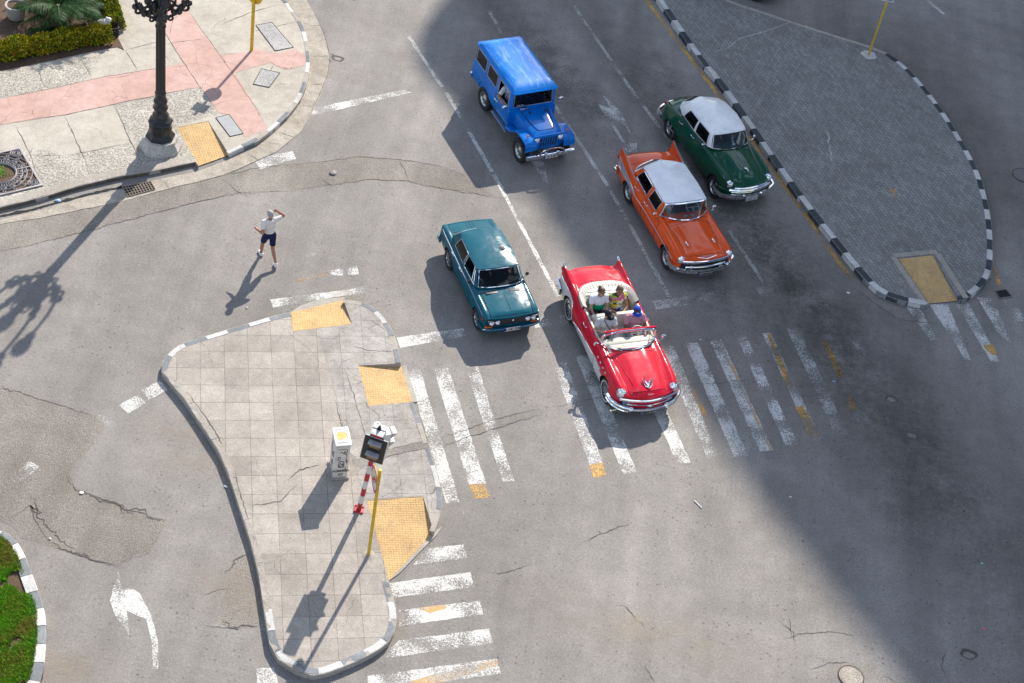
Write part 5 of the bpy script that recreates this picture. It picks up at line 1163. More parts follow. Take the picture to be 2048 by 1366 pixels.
    m = MB(); cr = [(.50, .44), (.95, .38), (1.38, .27), (1.41, .18)]; cp = [Vector((x, y, hood(x, 0)[1] + .024 + .008 * (y < .3))) for x, y in cr]; m.tube(cp + [Vector((p.x, -p.y, p.z)) for p in cp[::-1]], .011, 5); m.build('bonnet_crease', 'bluedark', bn)
    # grille with upright slots
    m = MB(); m.rbox((1.62, 0, .84), (.05, 1.02, .50), .03); gr = m.build('grille', 'b_p', root, sharp=40)
    m = MB()
    for k in range(7): m.rbox((1.645, -.24 + k * .08, .86), (.02, .042, .30), .008)
    m.build('grille_slot', 'dark', gr)
    for s in (1, -1):
        headlight(root, (1.645, s * .395, .93), .09, .04)
        # flat wing with a turned-down nose
        pth = [(.40, .62), (.62, .66), (.84, .80), (1.02, .94), (1.22, .985), (1.58, .99), (1.72, .96), (1.79, .88), (1.80, .74)]; pp = catmull_list([(x, 0, z) for x, z in pth], 3); m = MB(); vs = []
        for q in pp:
            for y, dz in ((.44, 0), (.80, 0), (.825, -.018), (.825, -.06), (.80, -.055), (.44, -.035)): vs.append((q[0], s * y, q[2] + dz))
        n6 = len(pp); fs = [(i * 6 + j, (i + 1) * 6 + j, (i + 1) * 6 + (j + 1) % 6, i * 6 + (j + 1) % 6) for i in range(n6 - 1) for j in range(6)]; fs += [tuple(range(6)), tuple((n6 - 1) * 6 + j for j in range(5, -1, -1))]
        m.add(vs, fs if s > 0 else [f[::-1] for f in fs]); m.build('front_wing', 'b_p', root, sharp=40)
        m = MB(); m.tube([(1.52, s * .66, .99), (1.52, s * .66, 1.05)], .012, 6); m.ball((1.525, s * .66, 1.075), (.035, .035, .035), 10, 8); m.build('indicator_light', 'amber', root)
        m = MB(); m.box((1.1, s * .45, .62), (1.6, .06, .14), 0); m.build('chassis_rail', 'dark', root)
        m = MB(); m.box((1.0, s * .46, .83), (1.2, .03, .3), 0); m.build('inner_wing', 'dark', root)
        m = MB(); m.tube([(.34, s * .79, 1.16), (.38, s * .90, 1.20), (.38, s * .94, 1.26)], .012, 6); m.ball((.38, s * .95, 1.33), (.035, .09, .085), 12, 10); m.build('wing_mirror', 'chrome', root)
        m = MB(); m.rbox((.0, s * .83, .50), (1.1, .10, .025), .008); m.build('side_step', 'steel', root)
    m = MB(); m.tube([(.50, -.40, 1.16), (.50, -.40, 1.24)], .01, 6); m.rbox((.50, -.36, 1.26), (.06, .26, .11), .02); m.build('bonnet_mirror', 'chrome', root)
    m = MB()
    for y in (.33, -.20): m.rbox((.62, y, 1.175), (.13, .035, .03), .01)
    m.build('bonnet_latch', 'darkp', root)
    m = MB(); m.rbox((1.90, 0, .54), (.10, 1.62, .14), .03); m.build('front_bumper', 'chrome', root, sharp=40)
    m = MB(); A = [(1.96, -.40, .47), (1.98, -.39, .66)] + [(1.99, -.39 * math.cos(a), .70 + .15 * math.sin(a)) for a in np.linspace(.3, math.pi - .3, 9)] + [(1.98, .39, .66), (1.96, .40, .47)]; m.tube(A, .028, 8); m.build('bull_bar', 'chrome', root)
    m = MB(); m.rbox((1.96, .20, .66), (.05, .10, .06), .012); m.rbox((1.96, -.20, .66), (.05, .10, .06), .012); m.build('fog_light', 'lens', root)
    m = MB(); m.rbox((-2.38, 0, .56), (.10, 1.55, .12), .03); m.build('rear_bumper', 'steel', root, sharp=40)
    plate(root, 1.965, .53, 'P 265 810', .46, .13)
    wheels(root, WB, 1.35, .38, .23, 'steelies'); handle(o, b, -.45, .98, 'chrome')
    m = MB(); m.box((-.6, 0, .50), (3.2, .9, .12), 0); m.build('underbody', 'dark', root)
    wiper(root, [((.40, .28, 1.22), (.80, .25, 1.45)), ((.40, -.28, 1.22), (.80, -.31, 1.45))])
    text('TAXI', .1, 'whitep', root, frame((.372, -.43, 1.30), (0, 1, 0), (-.06, 0, .61)), 'window_lettering', .002)
    place(root, (1033, 321), (954, 203), .77, WB); return root
MT['bluedark'] = flat('blue_shut_line', (.0, .03, .16))
OR = orange_car(); GR = green_car(); RD = red_car(); JP = blue_jeep()
TL = teal_car(); place(TL, (958, 653), (903, 536), .66, 2.424)
BK = teal_car('sedan', 'black car passing behind the brick island at the top edge, mostly out of frame', (.006, .006, .007), 'k_p')
_h = (G(1624, 55) - G(1543, 28.5)).normalized(); _n = Vector((-_h.y, _h.x, 0)); _c = G(1508, 3) - _h * 1.21 + _n * .76
BK.location = (_c.x, _c.y, 0); BK.rotation_euler = (0, 0, math.atan2(_h.y, _h.x))
# ================================================================== STREET FURNITURE
MT['signblue'] = flat('sign_blue', (.015, .02, .12)); MT['sticker'] = plain('faded_yellow', (.55, .38, .10), .6, var=.25, scale=12); MT['signred'] = plain('sign_red', (.55, .02, .025), .4); MT['brownlens'] = flat('amber_brown_lens', (.26, .15, .05), .35); MT['greyvisor'] = plain('visor_grey', (.42, .42, .43), .4)
def up_at(px, z=0): return G(px[0], px[1], z)
# --- ornate lamp post
lp = up_at((321, 291), ZS)
L0 = thing('lamp_post', 'ornate black iron lamp post on a pale octagonal stone plinth at the sidewalk corner', 'lamp post', lp)
m = MB(); m.lathe([(.63, -.02), (.63, .10), (.60, .12), (.60, .14), (.52, .24), (.50, .34), (.42, .36)], 8, ph=.5); m.build('plinth', 'stone', L0, sharp=20)
m = MB(); m.lathe([(.42, .36), (.42, .41), (.36, .47), (.33, .52), (.33, .86), (.36, .90), (.33, .94), (.29, .97)], 8, ph=.5); m.build('pedestal', 'black', L0, sharp=20)
m = MB()
for k in range(8):
    a = 2 * math.pi * (k + .0) / 8; q = Matrix.Rotation(a, 3, 'Z'); m.rbox(q @ Vector((.31, 0, .69)), (.02, .16, .24), .008, 0, q)
m.build('pedestal_panel', 'black', L0)
m = MB(); m.lathe([(.29, .97), (.22, 1.02), (.20, 1.06), (.23, 1.10), (.23, 1.14), (.19, 1.18), (.17, 1.30), (.21, 1.36), (.215, 1.40), (.18, 1.45), (.175, 1.55), (.20, 1.60), (.19, 1.66), (.155, 1.72), (.15, 1.86), (.165, 1.90), (.14, 1.95), (.130, 2.4), (.122, 4.1), (.15, 4.13), (.15, 4.18), (.125, 4.22), (.13, 4.30), (.17, 4.36), (.19, 4.42), (.15, 4.48), (.14, 4.62), (.17, 4.70), (.17, 4.78), (.12, 4.85), (.11, 5.6), (.14, 5.7), (.08, 5.8), (.07, 6.2)], 24)
for k in range(12):
    a = 2 * math.pi * k / 12; m.tube([(.131 * math.cos(a), .131 * math.sin(a), 2.0), (.122 * math.cos(a), .122 * math.sin(a), 4.08)], .012, 5)
m.build('shaft', 'black', L0, sharp=45)
def spiral(c, r0, turns, s, n=22): return [Vector((c[0] + s * (r0 * (1 - .75 * t)) * math.cos(t * turns * 2 * math.pi + 2.4), 0, c[1] + (r0 * (1 - .75 * t)) * math.sin(t * turns * 2 * math.pi + 2.4))) for t in np.linspace(0, 1, n)]
for k in range(5):
    a = R(8 + 72 * k); q = Matrix.Rotation(a, 3, 'Z'); m = MB()
    arm = catmull_list([(.10, 0, 4.45), (.28, 0, 4.52), (.50, 0, 4.70), (.66, 0, 4.95), (.80, 0, 5.45), (.84, 0, 6.15)], 5)
    for path, r in ((arm, .045), (spiral((.26, 4.46), .10, 1.3, 1), .03), (spiral((.42, 4.80), .17, 1.4, -1), .045), (spiral((.66, 4.86), .14, 1.2, 1), .04), (spiral((.25, 4.95), .15, 1.3, 1), .04), (catmull_list([(.12, 0, 4.62), (.30, 0, 4.78), (.40, 0, 5.0), (.30, 0, 5.25), (.12, 0, 5.3)], 4), .03)):
        m.tube([q @ Vector(p) for p in path], r, 6)
    for (x, z, r) in ((.36, 4.62, .055), (.52, 4.80, .06), (.62, 5.0, .08), (.78, 5.0, .07), (.20, 4.86, .10), (.50, 4.70, .09), (.34, 4.68, .08)): m.ball(q @ Vector((x, 0, z)), (r, r, r * 1.2), 8, 6)
    ar_ = m.build('bracket', 'black', L0, sharp=60)
    m = MB(); c = q @ Vector((.84, 0, 0)); m.lathe([(.03, 6.0), (.10, 6.06), (.13, 6.12), (.06, 6.16), (.10, 6.2)], 12, (c.x, c.y, 0)); m.build('lamp_holder', 'black', ar_)
    m = MB(); m.lathe([(.10, 6.2), (.19, 6.32), (.21, 6.45), (.17, 6.58), (.08, 6.66), (0, 6.68)], 14, (c.x, c.y, 0)); m.build('lamp_globe', 'whitep', ar_)
m = MB(); m.lathe([(.10, 6.2), (.20, 6.34), (.22, 6.48), (.18, 6.62), (.08, 6.7), (0, 6.72)], 14); m.build('lamp_globe', 'whitep', L0)
# --- yellow pole with a round sign seen from behind (top left)
p = up_at((503, 101), ZS); S1 = thing('road_sign', 'yellow square pole with the yellow back of a round sign near the metal access plates', 'road sign', p, R(-12))
m = MB(); m.rbox((0, 0, 1.35), (.085, .085, 2.75), .01); m.build('pole', 'yellowp', S1, sharp=30)
m = MB(); m.lathe([(.26, .05), (.26, .065)], 32, (0, 0, 0), 'y'); o = m.build('sign_disc', 'yellowp', S1); o.location = (0, 0, 1.96)
m = MB(); m.rbox((0, .055, 2.50), (.44, .015, .30), .004); m.build('sign_plate', 'yellowp', S1, smooth=False)
m = MB(); m.rbox((-.10, .045, 1.86), (.05, .02, .035), .004); m.rbox((.0, .045, 2.0), (.10, .02, .05), .004); m.build('sign_bracket', 'steel', S1, smooth=False)
# --- yellow pole with a prohibition sign seen almost edge-on
p = up_at((737, 1110), ZI); S2 = thing('road_sign', 'thin yellow pole with a red ringed prohibition sign beside the traffic light', 'road sign', p)
m = MB(); m.rbox((0, 0, 1.52), (.075, .075, 3.05), .01); m.build('pole', 'yellowp', S2, sharp=30)
n = Vector((-.935, -.355, 0)); M = frame(Vector((0, 0, 2.74)) + n * .10, n.cross(Vector((0, 0, 1))) * -1, (0, 0, 1))
def in_frame(mbuild, M):
    b = MB(); b.v = [tuple(M @ Vector(v)) for v in mbuild.v]; b.f = mbuild.f; b.m = mbuild.m; return b
q = MB(); q.lathe([(.325, -.012), (.325, .0)], 36); in_frame(q, M).build('sign_disc', 'yellowp', S2)
q = MB(); q.lathe([(.32, .001), (.32, .004), (0, .004)], 36, cap=False); fc = in_frame(q, M).build('sign_face', 'whitep', S2)
q = MB(); q.lathe([(.32, .004), (.32, .008), (.255, .008), (.255, .004)], 36, cap=False); in_frame(q, M).build('red_ring', 'signred', fc)
q = MB(); q.box((0, 0, .0085), (.56, .06, .004), 0, Matrix.Rotation(R(45), 3, 'Z')); in_frame(q, M).build('red_bar', 'signred', fc, smooth=False)
q = MB(); q.box((-.02, -.04, .006), (.045, .22, .003)); q.box((.04, .06, .006), (.14, .045, .003)); q.add([(.10, .13, .0075), (.10, -.01, .0075), (.18, .06, .0075)], [(0, 2, 1)]); in_frame(q, M).build('arrow_symbol', 'black', fc, smooth=False)
m = MB(); m.lathe([(.16, -.005), (.13, .012), (.06, .02), (.04, .05)], 14); m.build('pole_footing', 'kerb', S2)
# --- leaning traffic light with a striped pole
p = up_at((718, 1019), ZI); T0 = thing('traffic_light', 'leaning traffic light on a red and white striped pole', 'traffic light', p)
T0.rotation_euler = (R(1.0), R(4.5), 0)
m = MB(); k = 7
for i in range(k): z0, z1 = i * .285, (i + 1) * .285; m.lathe([(.058, z0), (.058, z1)], 16, mi=i % 2, cap=False)
m.build('pole', ['redp', 'whitep'], T0)
m = MB(); m.rbox((0, 0, .01), (.24, .24, .03), .01)
for a, b in ((-.085, -.085), (.085, -.085), (.085, .085), (-.085, .085)): m.lathe([(.025, .02), (.025, .05)], 6, (a, b, 0))
m.build('base_plate', 'redp', T0, sharp=30)
def head(root, yaw, c, main=True):
    q = Matrix.Rotation(yaw, 3, 'Z'); X = lambda v: q @ Vector(v) + Vector(c); h = .80 if main else .56
    def put(b, nm, mt, par, **k):
        g = MB(); g.v = [tuple(X(v)) for v in b.v]; g.f = b.f; g.m = b.m; return g.build(nm, mt, par, **k)
    b = MB(); b.rbox((-.06, 0, h / 2), (.20, .36 if main else .24, h), .03); hs = put(b, 'signal_head', 'whitep', root, sharp=40)
    if main:
        b = MB(); b.rbox((.045, 0, h / 2), (.02, .54, h), .008, 0); b.rbox((.03, 0, h / 2), (.02, .57, h + .03), .008, 1); put(b, 'backing_board', ['darkp', 'whitep'], hs, sharp=40)
        b = MB(); b.rbox((-.04, 0, h + .17), (.16, .32, .34), .03, 0); b.add([(.04, -.17, h + .02), (.04, .17, h + .02), (.04, 0, h + .46), (.0, -.17, h + .02), (.0, .17, h + .02), (.0, 0, h + .46)], [(0, 1, 2), (5, 4, 3), (0, 3, 4, 1), (1, 4, 5, 2), (2, 5, 3, 0)], 1); put(b, 'signal_head', ['whitep', 'darkp'], root, sharp=40)
    for i in range(3 if main else 2):
        z = (.20 + i * .39) if main else (.16 + i * .30); w = .15 if main else .11; k = .17 if i == 2 else (.15 if main else .12)
        b = MB(); b.rbox((.058, 0, z - .02), (.02, w * 1.6, w * 1.35), .01); put(b, 'signal_lens', 'brownlens' if i < 2 else 'redl', hs, sharp=30)
        b = MB(); b.rbox((.05 + k / 2, 0, z + w * .82), (k, w * 2.05, .018), .004)
        for s_ in (1, -1): b.add([(.05, s_ * w, z + w * .82), (.05 + k, s_ * w, z + w * .82), (.05 + k * .5, s_ * w, z + w * .1), (.05, s_ * w, z - w * .5)], [(0, 1, 2, 3)])
        put(b, 'signal_visor', 'greyvisor', hs, sharp=40)
head(T0, R(-97), (0, -.06, 1.98)); head(T0, R(30), (.22, .17, 2.28), False)
m = MB(); m.tube([(0, 0, 1.98), (0, .02, 3.0)], .055, 12); m.tube([(0, .02, 2.4), (.22, .18, 2.4)], .03, 8); m.tube([(0, .02, 2.8), (.22, .18, 2.8)], .03, 8); m.lathe([(.075, 3.0), (.07, 3.10), (0, 3.14)], 12, (-.06, .06, 0)); m.build('mounting_post', 'whitep', T0)
# --- graffitied control cabinet
FLp, FRp, BLp = up_at((666, 959), ZI), up_at((694, 956.5), ZI), up_at((654, 926), ZI)
ex = (FRp - FLp); cw = ex.length; ex.normalize(); ey = Vector((-ex.y, ex.x, 0)); cd = max(.42, (BLp - FLp).dot(ey)); ch = 1.22
C0 = thing('control_cabinet', 'white metal control cabinet covered in black graffiti on the traffic island', 'cabinet', (FLp + FRp) / 2 + ey * cd / 2, math.atan2(ex.y, ex.x))
MT['cabm'] = paint_c = plain('cabinet_paint', (.60, .575, .53), .55, var=.18, scale=4)
m = MB(); m.rbox((0, 0, ch / 2 + .02), (cw, cd, ch - .04), .008); cb = m.build('cabinet_body', 'cabm', C0, sharp=30)
m = MB(); m.rbox((0, -.005, ch + .015), (cw + .05, cd + .06, .05), .012); ld = m.build('cabinet_lid', 'whitep', C0, sharp=30)
m = MB(); m.rbox((0, 0, .03), (cw + .08, cd + .08, .06), .01); m.build('cabinet_base', 'kerb', C0, sharp=30)
m = MB(); m.rbox((0, -cd / 2 - .004, ch / 2 + .02), (cw * .86, .012, ch * .88), .004); dr = m.build('door', 'cabm', C0, sharp=30)
m = MB(); m.rbox((cw * .34, -cd / 2 - .018, ch * .52), (.02, .02, .09), .004); m.build('handle', 'darkp', dr)
m = MB(); m.poly([(x * .13, y * .13 + .02, ch + .0425) for x, y in ((-.9, -.9), (-.3, -1.05), (.5, -.85), (1, -.3), (.85, .6), (.2, .95), (-.6, .85), (-1, .2))]); m.build('yellow_sticker', 'sticker', ld, smooth=False)
def scrib(pts, r=.008): m2.tube([Vector((x * cw, -cd / 2 - .0125, z)) for x, z in smoothline([Vector((a, b, 0)) for a, b in pts], 2) for x, z in [(x, z)]] if False else [Vector((v.x * cw, -cd / 2 - .0125, v.y)) for v in smoothline([Vector((a, b, 0)) for a, b in pts], 2)], r, 4)
m2 = MB()
for s in ([(-.2, .95), (-.05, 1.02), (.05, .90), (.2, 1.0), (.05, 1.02), (.22, .88)], [(-.3, .72), (-.3, .82), (-.15, .82), (-.15, .70), (-.3, .70)], [(-.2, .62), (.0, .68), (.15, .60), (.15, .45), (-.2, .45), (-.25, .58)], [(-.15, .47), (-.1, .62), (.0, .48), (.08, .60), (.1, .46)], [(-.22, .44), (.25, .44)], [(-.25, .46), (-.2, .66), (.1, .66)], [(-.2, .18), (0, .22), (.15, .15), (.0, .10), (-.2, .18), (.2, .22)], [(.3, 1.05), (.26, .9), (.32, .85), (.26, .75), (.3, .65)], [(-.3, 1.08), (.2, 1.10), (.3, 1.06)], [(-.36, .33), (.36, .35)], [(.3, .40), (.38, .24)]): scrib(s)
m2.build('graffiti_scrawl', 'black', dr, smooth=False)
text('BOARMXH', .085, 'black', dr, frame((0, -cd / 2 - .011, .30), (1, 0, 0), (0, 0, 1)), 'graffiti_lettering', .001, bold=.004)
m2 = MB()
for s in ([(-.3, .9), (-.1, .7), (-.25, .6), (.0, .8), (.1, .5)], [(-.2, .4), (0, .5), (.1, .3), (-.1, .25)], [(.2, 1.0), (.3, .8), (.15, .6)]): m2.tube([Vector((-cw / 2 - .004, v.x * cd, v.y)) for v in smoothline([Vector((a, b, 0)) for a, b in s], 2)], .008, 4)
for s in ([(-.4, -.38), (-.2, -.42), (.1, -.36), (.3, -.42)], [(-.35, .34), (-.1, .40), (.2, .33)], [(.3, .2), (.38, .0), (.32, -.2)]): m2.tube([Vector((v.x * cw, v.y * cd, ch + .043)) for v in smoothline([Vector((a, b, 0)) for a, b in s], 2)], .005, 4)
m2.build('graffiti_scrawl', 'black', cb, smooth=False)
# --- yellow pole with a small white sign on the brick island
p = up_at((1737, 110), ZR); S3 = thing('road_sign', 'yellow pole with a small white lettered sign on the brick island', 'road sign', p)
m = MB(); m.rbox((0, 0, 1.35), (.06, .06, 2.7), .01, 0, None); m.build('pole', 'yellowp', S3, sharp=30)
m = MB(); ring = [Vector((math.cos(a) * .26 * random.uniform(.8, 1.15), math.sin(a) * .26 * random.uniform(.8, 1.15), 0)) for a in np.linspace(0, 2 * math.pi, 16, endpoint=False)]; m.prism(ring, 0, .025); m.build('pole_footing', 'kwhite', S3, smooth=False)
m = MB(); m.rbox((0, -.045, 2.46), (.40, .012, .56), .004); pl = m.build('sign_plate', 'whitep', S3, smooth=False)
for z, tx in ((2.36, 'ZONA'), (2.26, 'OFICIAL')): text(tx, .085, 'signblue', pl, frame((0, -.052, z), (1, 0, 0), (0, 0, 1)), 'sign_lettering', .001, bold=.003)

# ================================================================== COVERS, GRATES, LITTER
MT['tread'] = concrete('tread_plate', (.30, .29, .28), (.42, .41, .40), speck=.9, stain=.3); MT['iron'] = plain('cast_iron', (.16, .15, .145), .6, .0, .2)
MT['iron2'] = plain('grey_cover_plate', (.26, .27, .28), .5); MT['iron3'] = plain('grate_iron', (.34, .31, .30), .6); MT['rust'] = plain('rusty_bars', (.30, .24, .18), .7); MT['blossom'] = flat('red_petals', (.60, .06, .015)); MT['bark'] = plain('palm_bark', (.12, .09, .06), .9); MT['frondstem'] = plain('frond_stem', (.06, .12, .025), .5); MT['woodp'] = plain('pale_wood', (.42, .33, .25), .8); MT['litlilac'] = flat('lilac_plastic', (.42, .44, .62), .4)
def cover(px, z, label, mat, name='access_cover', lip=True):
    q = GL(px, z); c = sum(q, Vector()) / 4; o = thing(name, label, 'access cover', c, 0, 'metal access covers in the corner sidewalk'); m = MB(); m.prism([p - c for p in q], -.01, .010); m.build('cover_plate', mat, o, smooth=False)
    m = MB()
    for a, b in zip(q, q[1:] + q[:1]): m.tube([a - c + Vector((0, 0, .006)), b - c + Vector((0, 0, .006))], .014, 4)
    m.build('cover_frame', 'crack', o, smooth=False); return o, q, c
cover([(511.8, 50.8), (543.5, 44.9), (586.5, 94.7), (550.4, 102)], ZS, 'large ribbed steel access plate right of the yellow pole', 'tread')
o, q, c = cover([(523, 138), (559.5, 146), (538, 175), (506.4, 168.4)], ZS, 'small grey access plate set askew in the pale concrete', 'tread')
cover([(431.6, 235.7), (458, 229), (486.4, 267.3), (460, 273)], ZS, 'smooth grey access plate next to the yellow corner ramp', 'iron2')
# storm drain in the gutter
q = GL([(244, 373.5), (302, 363.6), (310.5, 378.5), (255.7, 393.5)], .014); c = sum(q, Vector()) / 4
o = thing('storm_drain', 'rusty barred storm drain below the lamp post kerb', 'drain', c); m = MB(); m.poly([p - c - Vector((0, 0, .002)) for p in q]); m.build('drain_shade', 'dark', o, smooth=False)  # flat dark sheet painted for the shade down in the drain
m = MB()
for t in np.linspace(0, 1, 11): m.tube([q[0].lerp(q[1], t) - c + Vector((0, 0, .012)), q[3].lerp(q[2], t) - c + Vector((0, 0, .012))], .013, 5)
for t in np.linspace(0, 1, 5): m.tube([q[0].lerp(q[3], t) - c + Vector((0, 0, .015)), q[1].lerp(q[2], t) - c + Vector((0, 0, .015))], .013, 5)
m.build('drain_grate', 'rust', o)
crack([(-10, 434), (60, 420), (130, 401), (200, 383), (244, 374)], .075, .011, .02, mat='dark', tapers=False)  # drain slot along the kerb, its inner shade painted as a flat strip
# round manholes
def manhole(px, r, label, mat, z=.012):
    c = G(*px, z); o = thing('manhole_cover', label, 'manhole cover', c, 0, 'round manhole covers in the road'); m = MB(); m.lathe([(r, -.005), (r, .012), (r * .93, .016), (r * .93, .008), (r * .86, .008), (r * .86, .014), (0, .014)], 32, cap=False); cv = m.build('cover_plate', mat, o, sharp=30)
    m = MB()
    for k in range(14): a = 2 * math.pi * k / 14; m.rbox((math.cos(a) * r * .68, math.sin(a) * r * .68, .016), (.05, .03, .006), .002, 0, Matrix.Rotation(a, 3, 'Z'))
    for k in range(6): a = 2 * math.pi * k / 6; m.rbox((math.cos(a) * r * .34, math.sin(a) * r * .34, .016), (.05, .03, .006), .002, 0, Matrix.Rotation(a, 3, 'Z'))
    m.build('cover_stud', mat, cv, smooth=False); m = MB(); m.tube([(math.cos(a) * r * 1.03, math.sin(a) * r * 1.03, .004) for a in np.linspace(0, 2 * math.pi, 32, endpoint=False)], .018, 5, closed=True); m.build('cover_frame', 'crack', o)
manhole((1702, 1353), .29, 'pale round manhole cover at the bottom edge', 'gutter'); manhole((2047, 351), .34, 'dark round manhole cover cut by the right edge', 'iron')
q = GL([(1990, 582), (2012, 579), (2024, 594), (1998, 597)], .013); c = sum(q, Vector()) / 4; o = thing('storm_drain', 'square sunken drain opening beside the brick island tip', 'drain', c); m = MB(); m.poly([p - c for p in q]); m.build('drain_shade', 'dark', o, smooth=False)  # flat sheet, its dark colour stands in for the unlit depth
m = MB(); m.tube([p - c + Vector((0, 0, .01)) for p in q], .025, 5, closed=True); m.build('drain_frame', 'iron', o)
# tree grate at the left edge
A, B = G(41, 296, ZS), G(86, 372, ZS); s = (B - A).length; e1 = (B - A).normalized(); e2 = Vector((e1.y, -e1.x, 0)); e2 = e2 if e2.x < 0 else -e2; cc = A + e1 * s / 2 + e2 * s / 2
o = thing('tree_grate', 'filigree cast iron tree grate with an empty round hole at the left edge', 'tree grate', cc, math.atan2(e1.y, e1.x)); h = s / 2; rh = h * .48
m = MB(); m.poly([(-h, -h, .004), (h, -h, .004), (h, h, .004), (-h, h, .004)]); m.build('soil_bed', 'soil', o, smooth=False)
m = MB()
for a in (-1, 1): m.rbox((a * (h - .03), 0, .028), (.06, 2 * h, .03), .006); m.rbox((0, a * (h - .03), .0285), (2 * h - .12, .06, .03), .006)
m.box((0, h * .72, .028), (.03, h * .5, .026)); m.box((0, -h * .72, .028), (.03, h * .5, .026))
for r, w in ((rh, .05), (rh + .17, .03), (h * .80, .03), (h * .96, .024)): m.tube([(math.cos(a) * r, math.sin(a) * r, .028) for a in np.linspace(0, 2 * math.pi, 48, endpoint=False)], w, 5, closed=True, flat_=.6)
for k in range(16):
    a = 2 * math.pi * k / 16; m.box((math.cos(a) * (rh + .085), math.sin(a) * (rh + .085), .027), (.17, .016, .02), 0, Matrix.Rotation(a, 3, 'Z'))
    for rr, r2 in ((rh + .09, .045), (h * .70, .075), (h * .70, .04), (h * .88, .035)):
        b = a + math.pi / 16; m.tube([(math.cos(b) * rr + math.cos(t) * r2, math.sin(b) * rr + math.sin(t) * r2, .027) for t in np.linspace(0, 2 * math.pi, 10, endpoint=False)], .014, 4, closed=True)
for sx in (-1, 1):
    for sy in (-1, 1):
        for r2 in (.05, .10, .16): m.tube([(sx * h * .78 + math.cos(t) * r2, sy * h * .78 + math.sin(t) * r2, .028) for t in np.linspace(0, 2 * math.pi, 14, endpoint=False)], .016, 4, closed=True)
        for k in range(8): t = 2 * math.pi * k / 8; m.tube([(sx * h * .78 + math.cos(t) * .05, sy * h * .78 + math.sin(t) * .05, .027), (sx * h * .78 + math.cos(t) * .16, sy * h * .78 + math.sin(t) * .16, .027)], .008, 4)
m.build('grate', 'iron3', o, sharp=50)
# weeds in the hole
P = np.array([(random.gauss(-.05, .12), random.gauss(0, .12), .01) for _ in range(120)]); n = len(P); th = RNG.uniform(0, 6.28, n); L = RNG.uniform(.04, .1, n)
leaf_mesh('weeds', P, np.stack([np.cos(th) * L, np.sin(th) * L, L * .8], 1), np.stack([-np.sin(th), np.cos(th), 0 * th], 1) * .012, RNG.uniform(.4, 1, n), m_grass, o)
# litter
def scrap(px, z, size, label, mat, kind='paper scrap'):
    size *= .75
    c = G(*px, z); o = MB(); n = 9
    ring = [Vector((math.cos(a) * size * random.uniform(.6, 1.1), math.sin(a) * size * random.uniform(.4, .8), random.uniform(.0, .015))) for a in np.linspace(0, 2 * math.pi, n, endpoint=False)]
    o.add([Vector((0, 0, .025))] + ring, [(0, i + 1, (i + 1) % n + 1) for i in range(n)]); ob = o.build(kind.replace(' ', '_'), mat, smooth=False); ob.location = c; return tag(ob, label, kind)
MT['litblue'] = flat('litter_blue', (.25, .40, .62)); MT['litpink'] = flat('litter_pink', (.75, .12, .2)); MT['litgreen'] = flat('litter_green', (.25, .6, .42)); MT['litpaper'] = flat('litter_paper', (.75, .74, .7))
scrap((115, 401), .02, .14, 'crumpled bluish wrapper lying in the gutter slot below the tree grate', 'litblue', 'wrapper'); scrap((452, 973), .02, .08, 'white paper scrap against the left kerb of the slabbed island', 'litpaper')
scrap((163, 985), .02, .10, 'white and yellow crumpled paper on the broken asphalt patch', 'litpaper', 'wrapper'); scrap((1697, 586), .02, .09, 'white paper triangle beside the striped kerb of the brick island', 'litpaper')
scrap((1581, 994), .02, .055, 'small white plastic cap lying on the shaded asphalt', 'litpaper', 'bottle cap'); scrap((1967, 1258), .02, .07, 'pink wrapper lying in the shade near the bottom right', 'litpink', 'wrapper'); scrap((1964, 1127), .02, .06, 'pale green plastic lid on the shaded asphalt at the right', 'litgreen', 'litter')
scrap((1668, 763), .02, .08, 'pale blue plastic scrap between the faded zebra stripes', 'litblue', 'plastic scrap'); scrap((1400, 680), .02, .05, 'tiny cream scrap right of the convertible windshield', 'litpaper'); scrap((100, 1077), .02, .05, 'tiny white scrap near the grass corner kerb', 'litpaper'); scrap((494, 615), .02, .05, 'white scrap just left of the top ramp of the slabbed island', 'litpaper')
c = G(1396, 1008, .015); m = MB(); m.tube([c + Vector((-.10, .09, 0)), c + Vector((.10, -.10, 0))], .016, 6); tag(m.build('drinking_straw', 'litpaper'), 'white straw lying on the sunlit asphalt below the zebra', 'straw')
c = G(666, 346, .012); m = MB(); m.lathe([(.10, 0), (.10, .03), (.08, .04), (0, .035)], 18, c, cap=False); tag(m.build('valve_cover', 'iron'), 'small dark round valve cover in the cracked asphalt strip', 'valve cover')
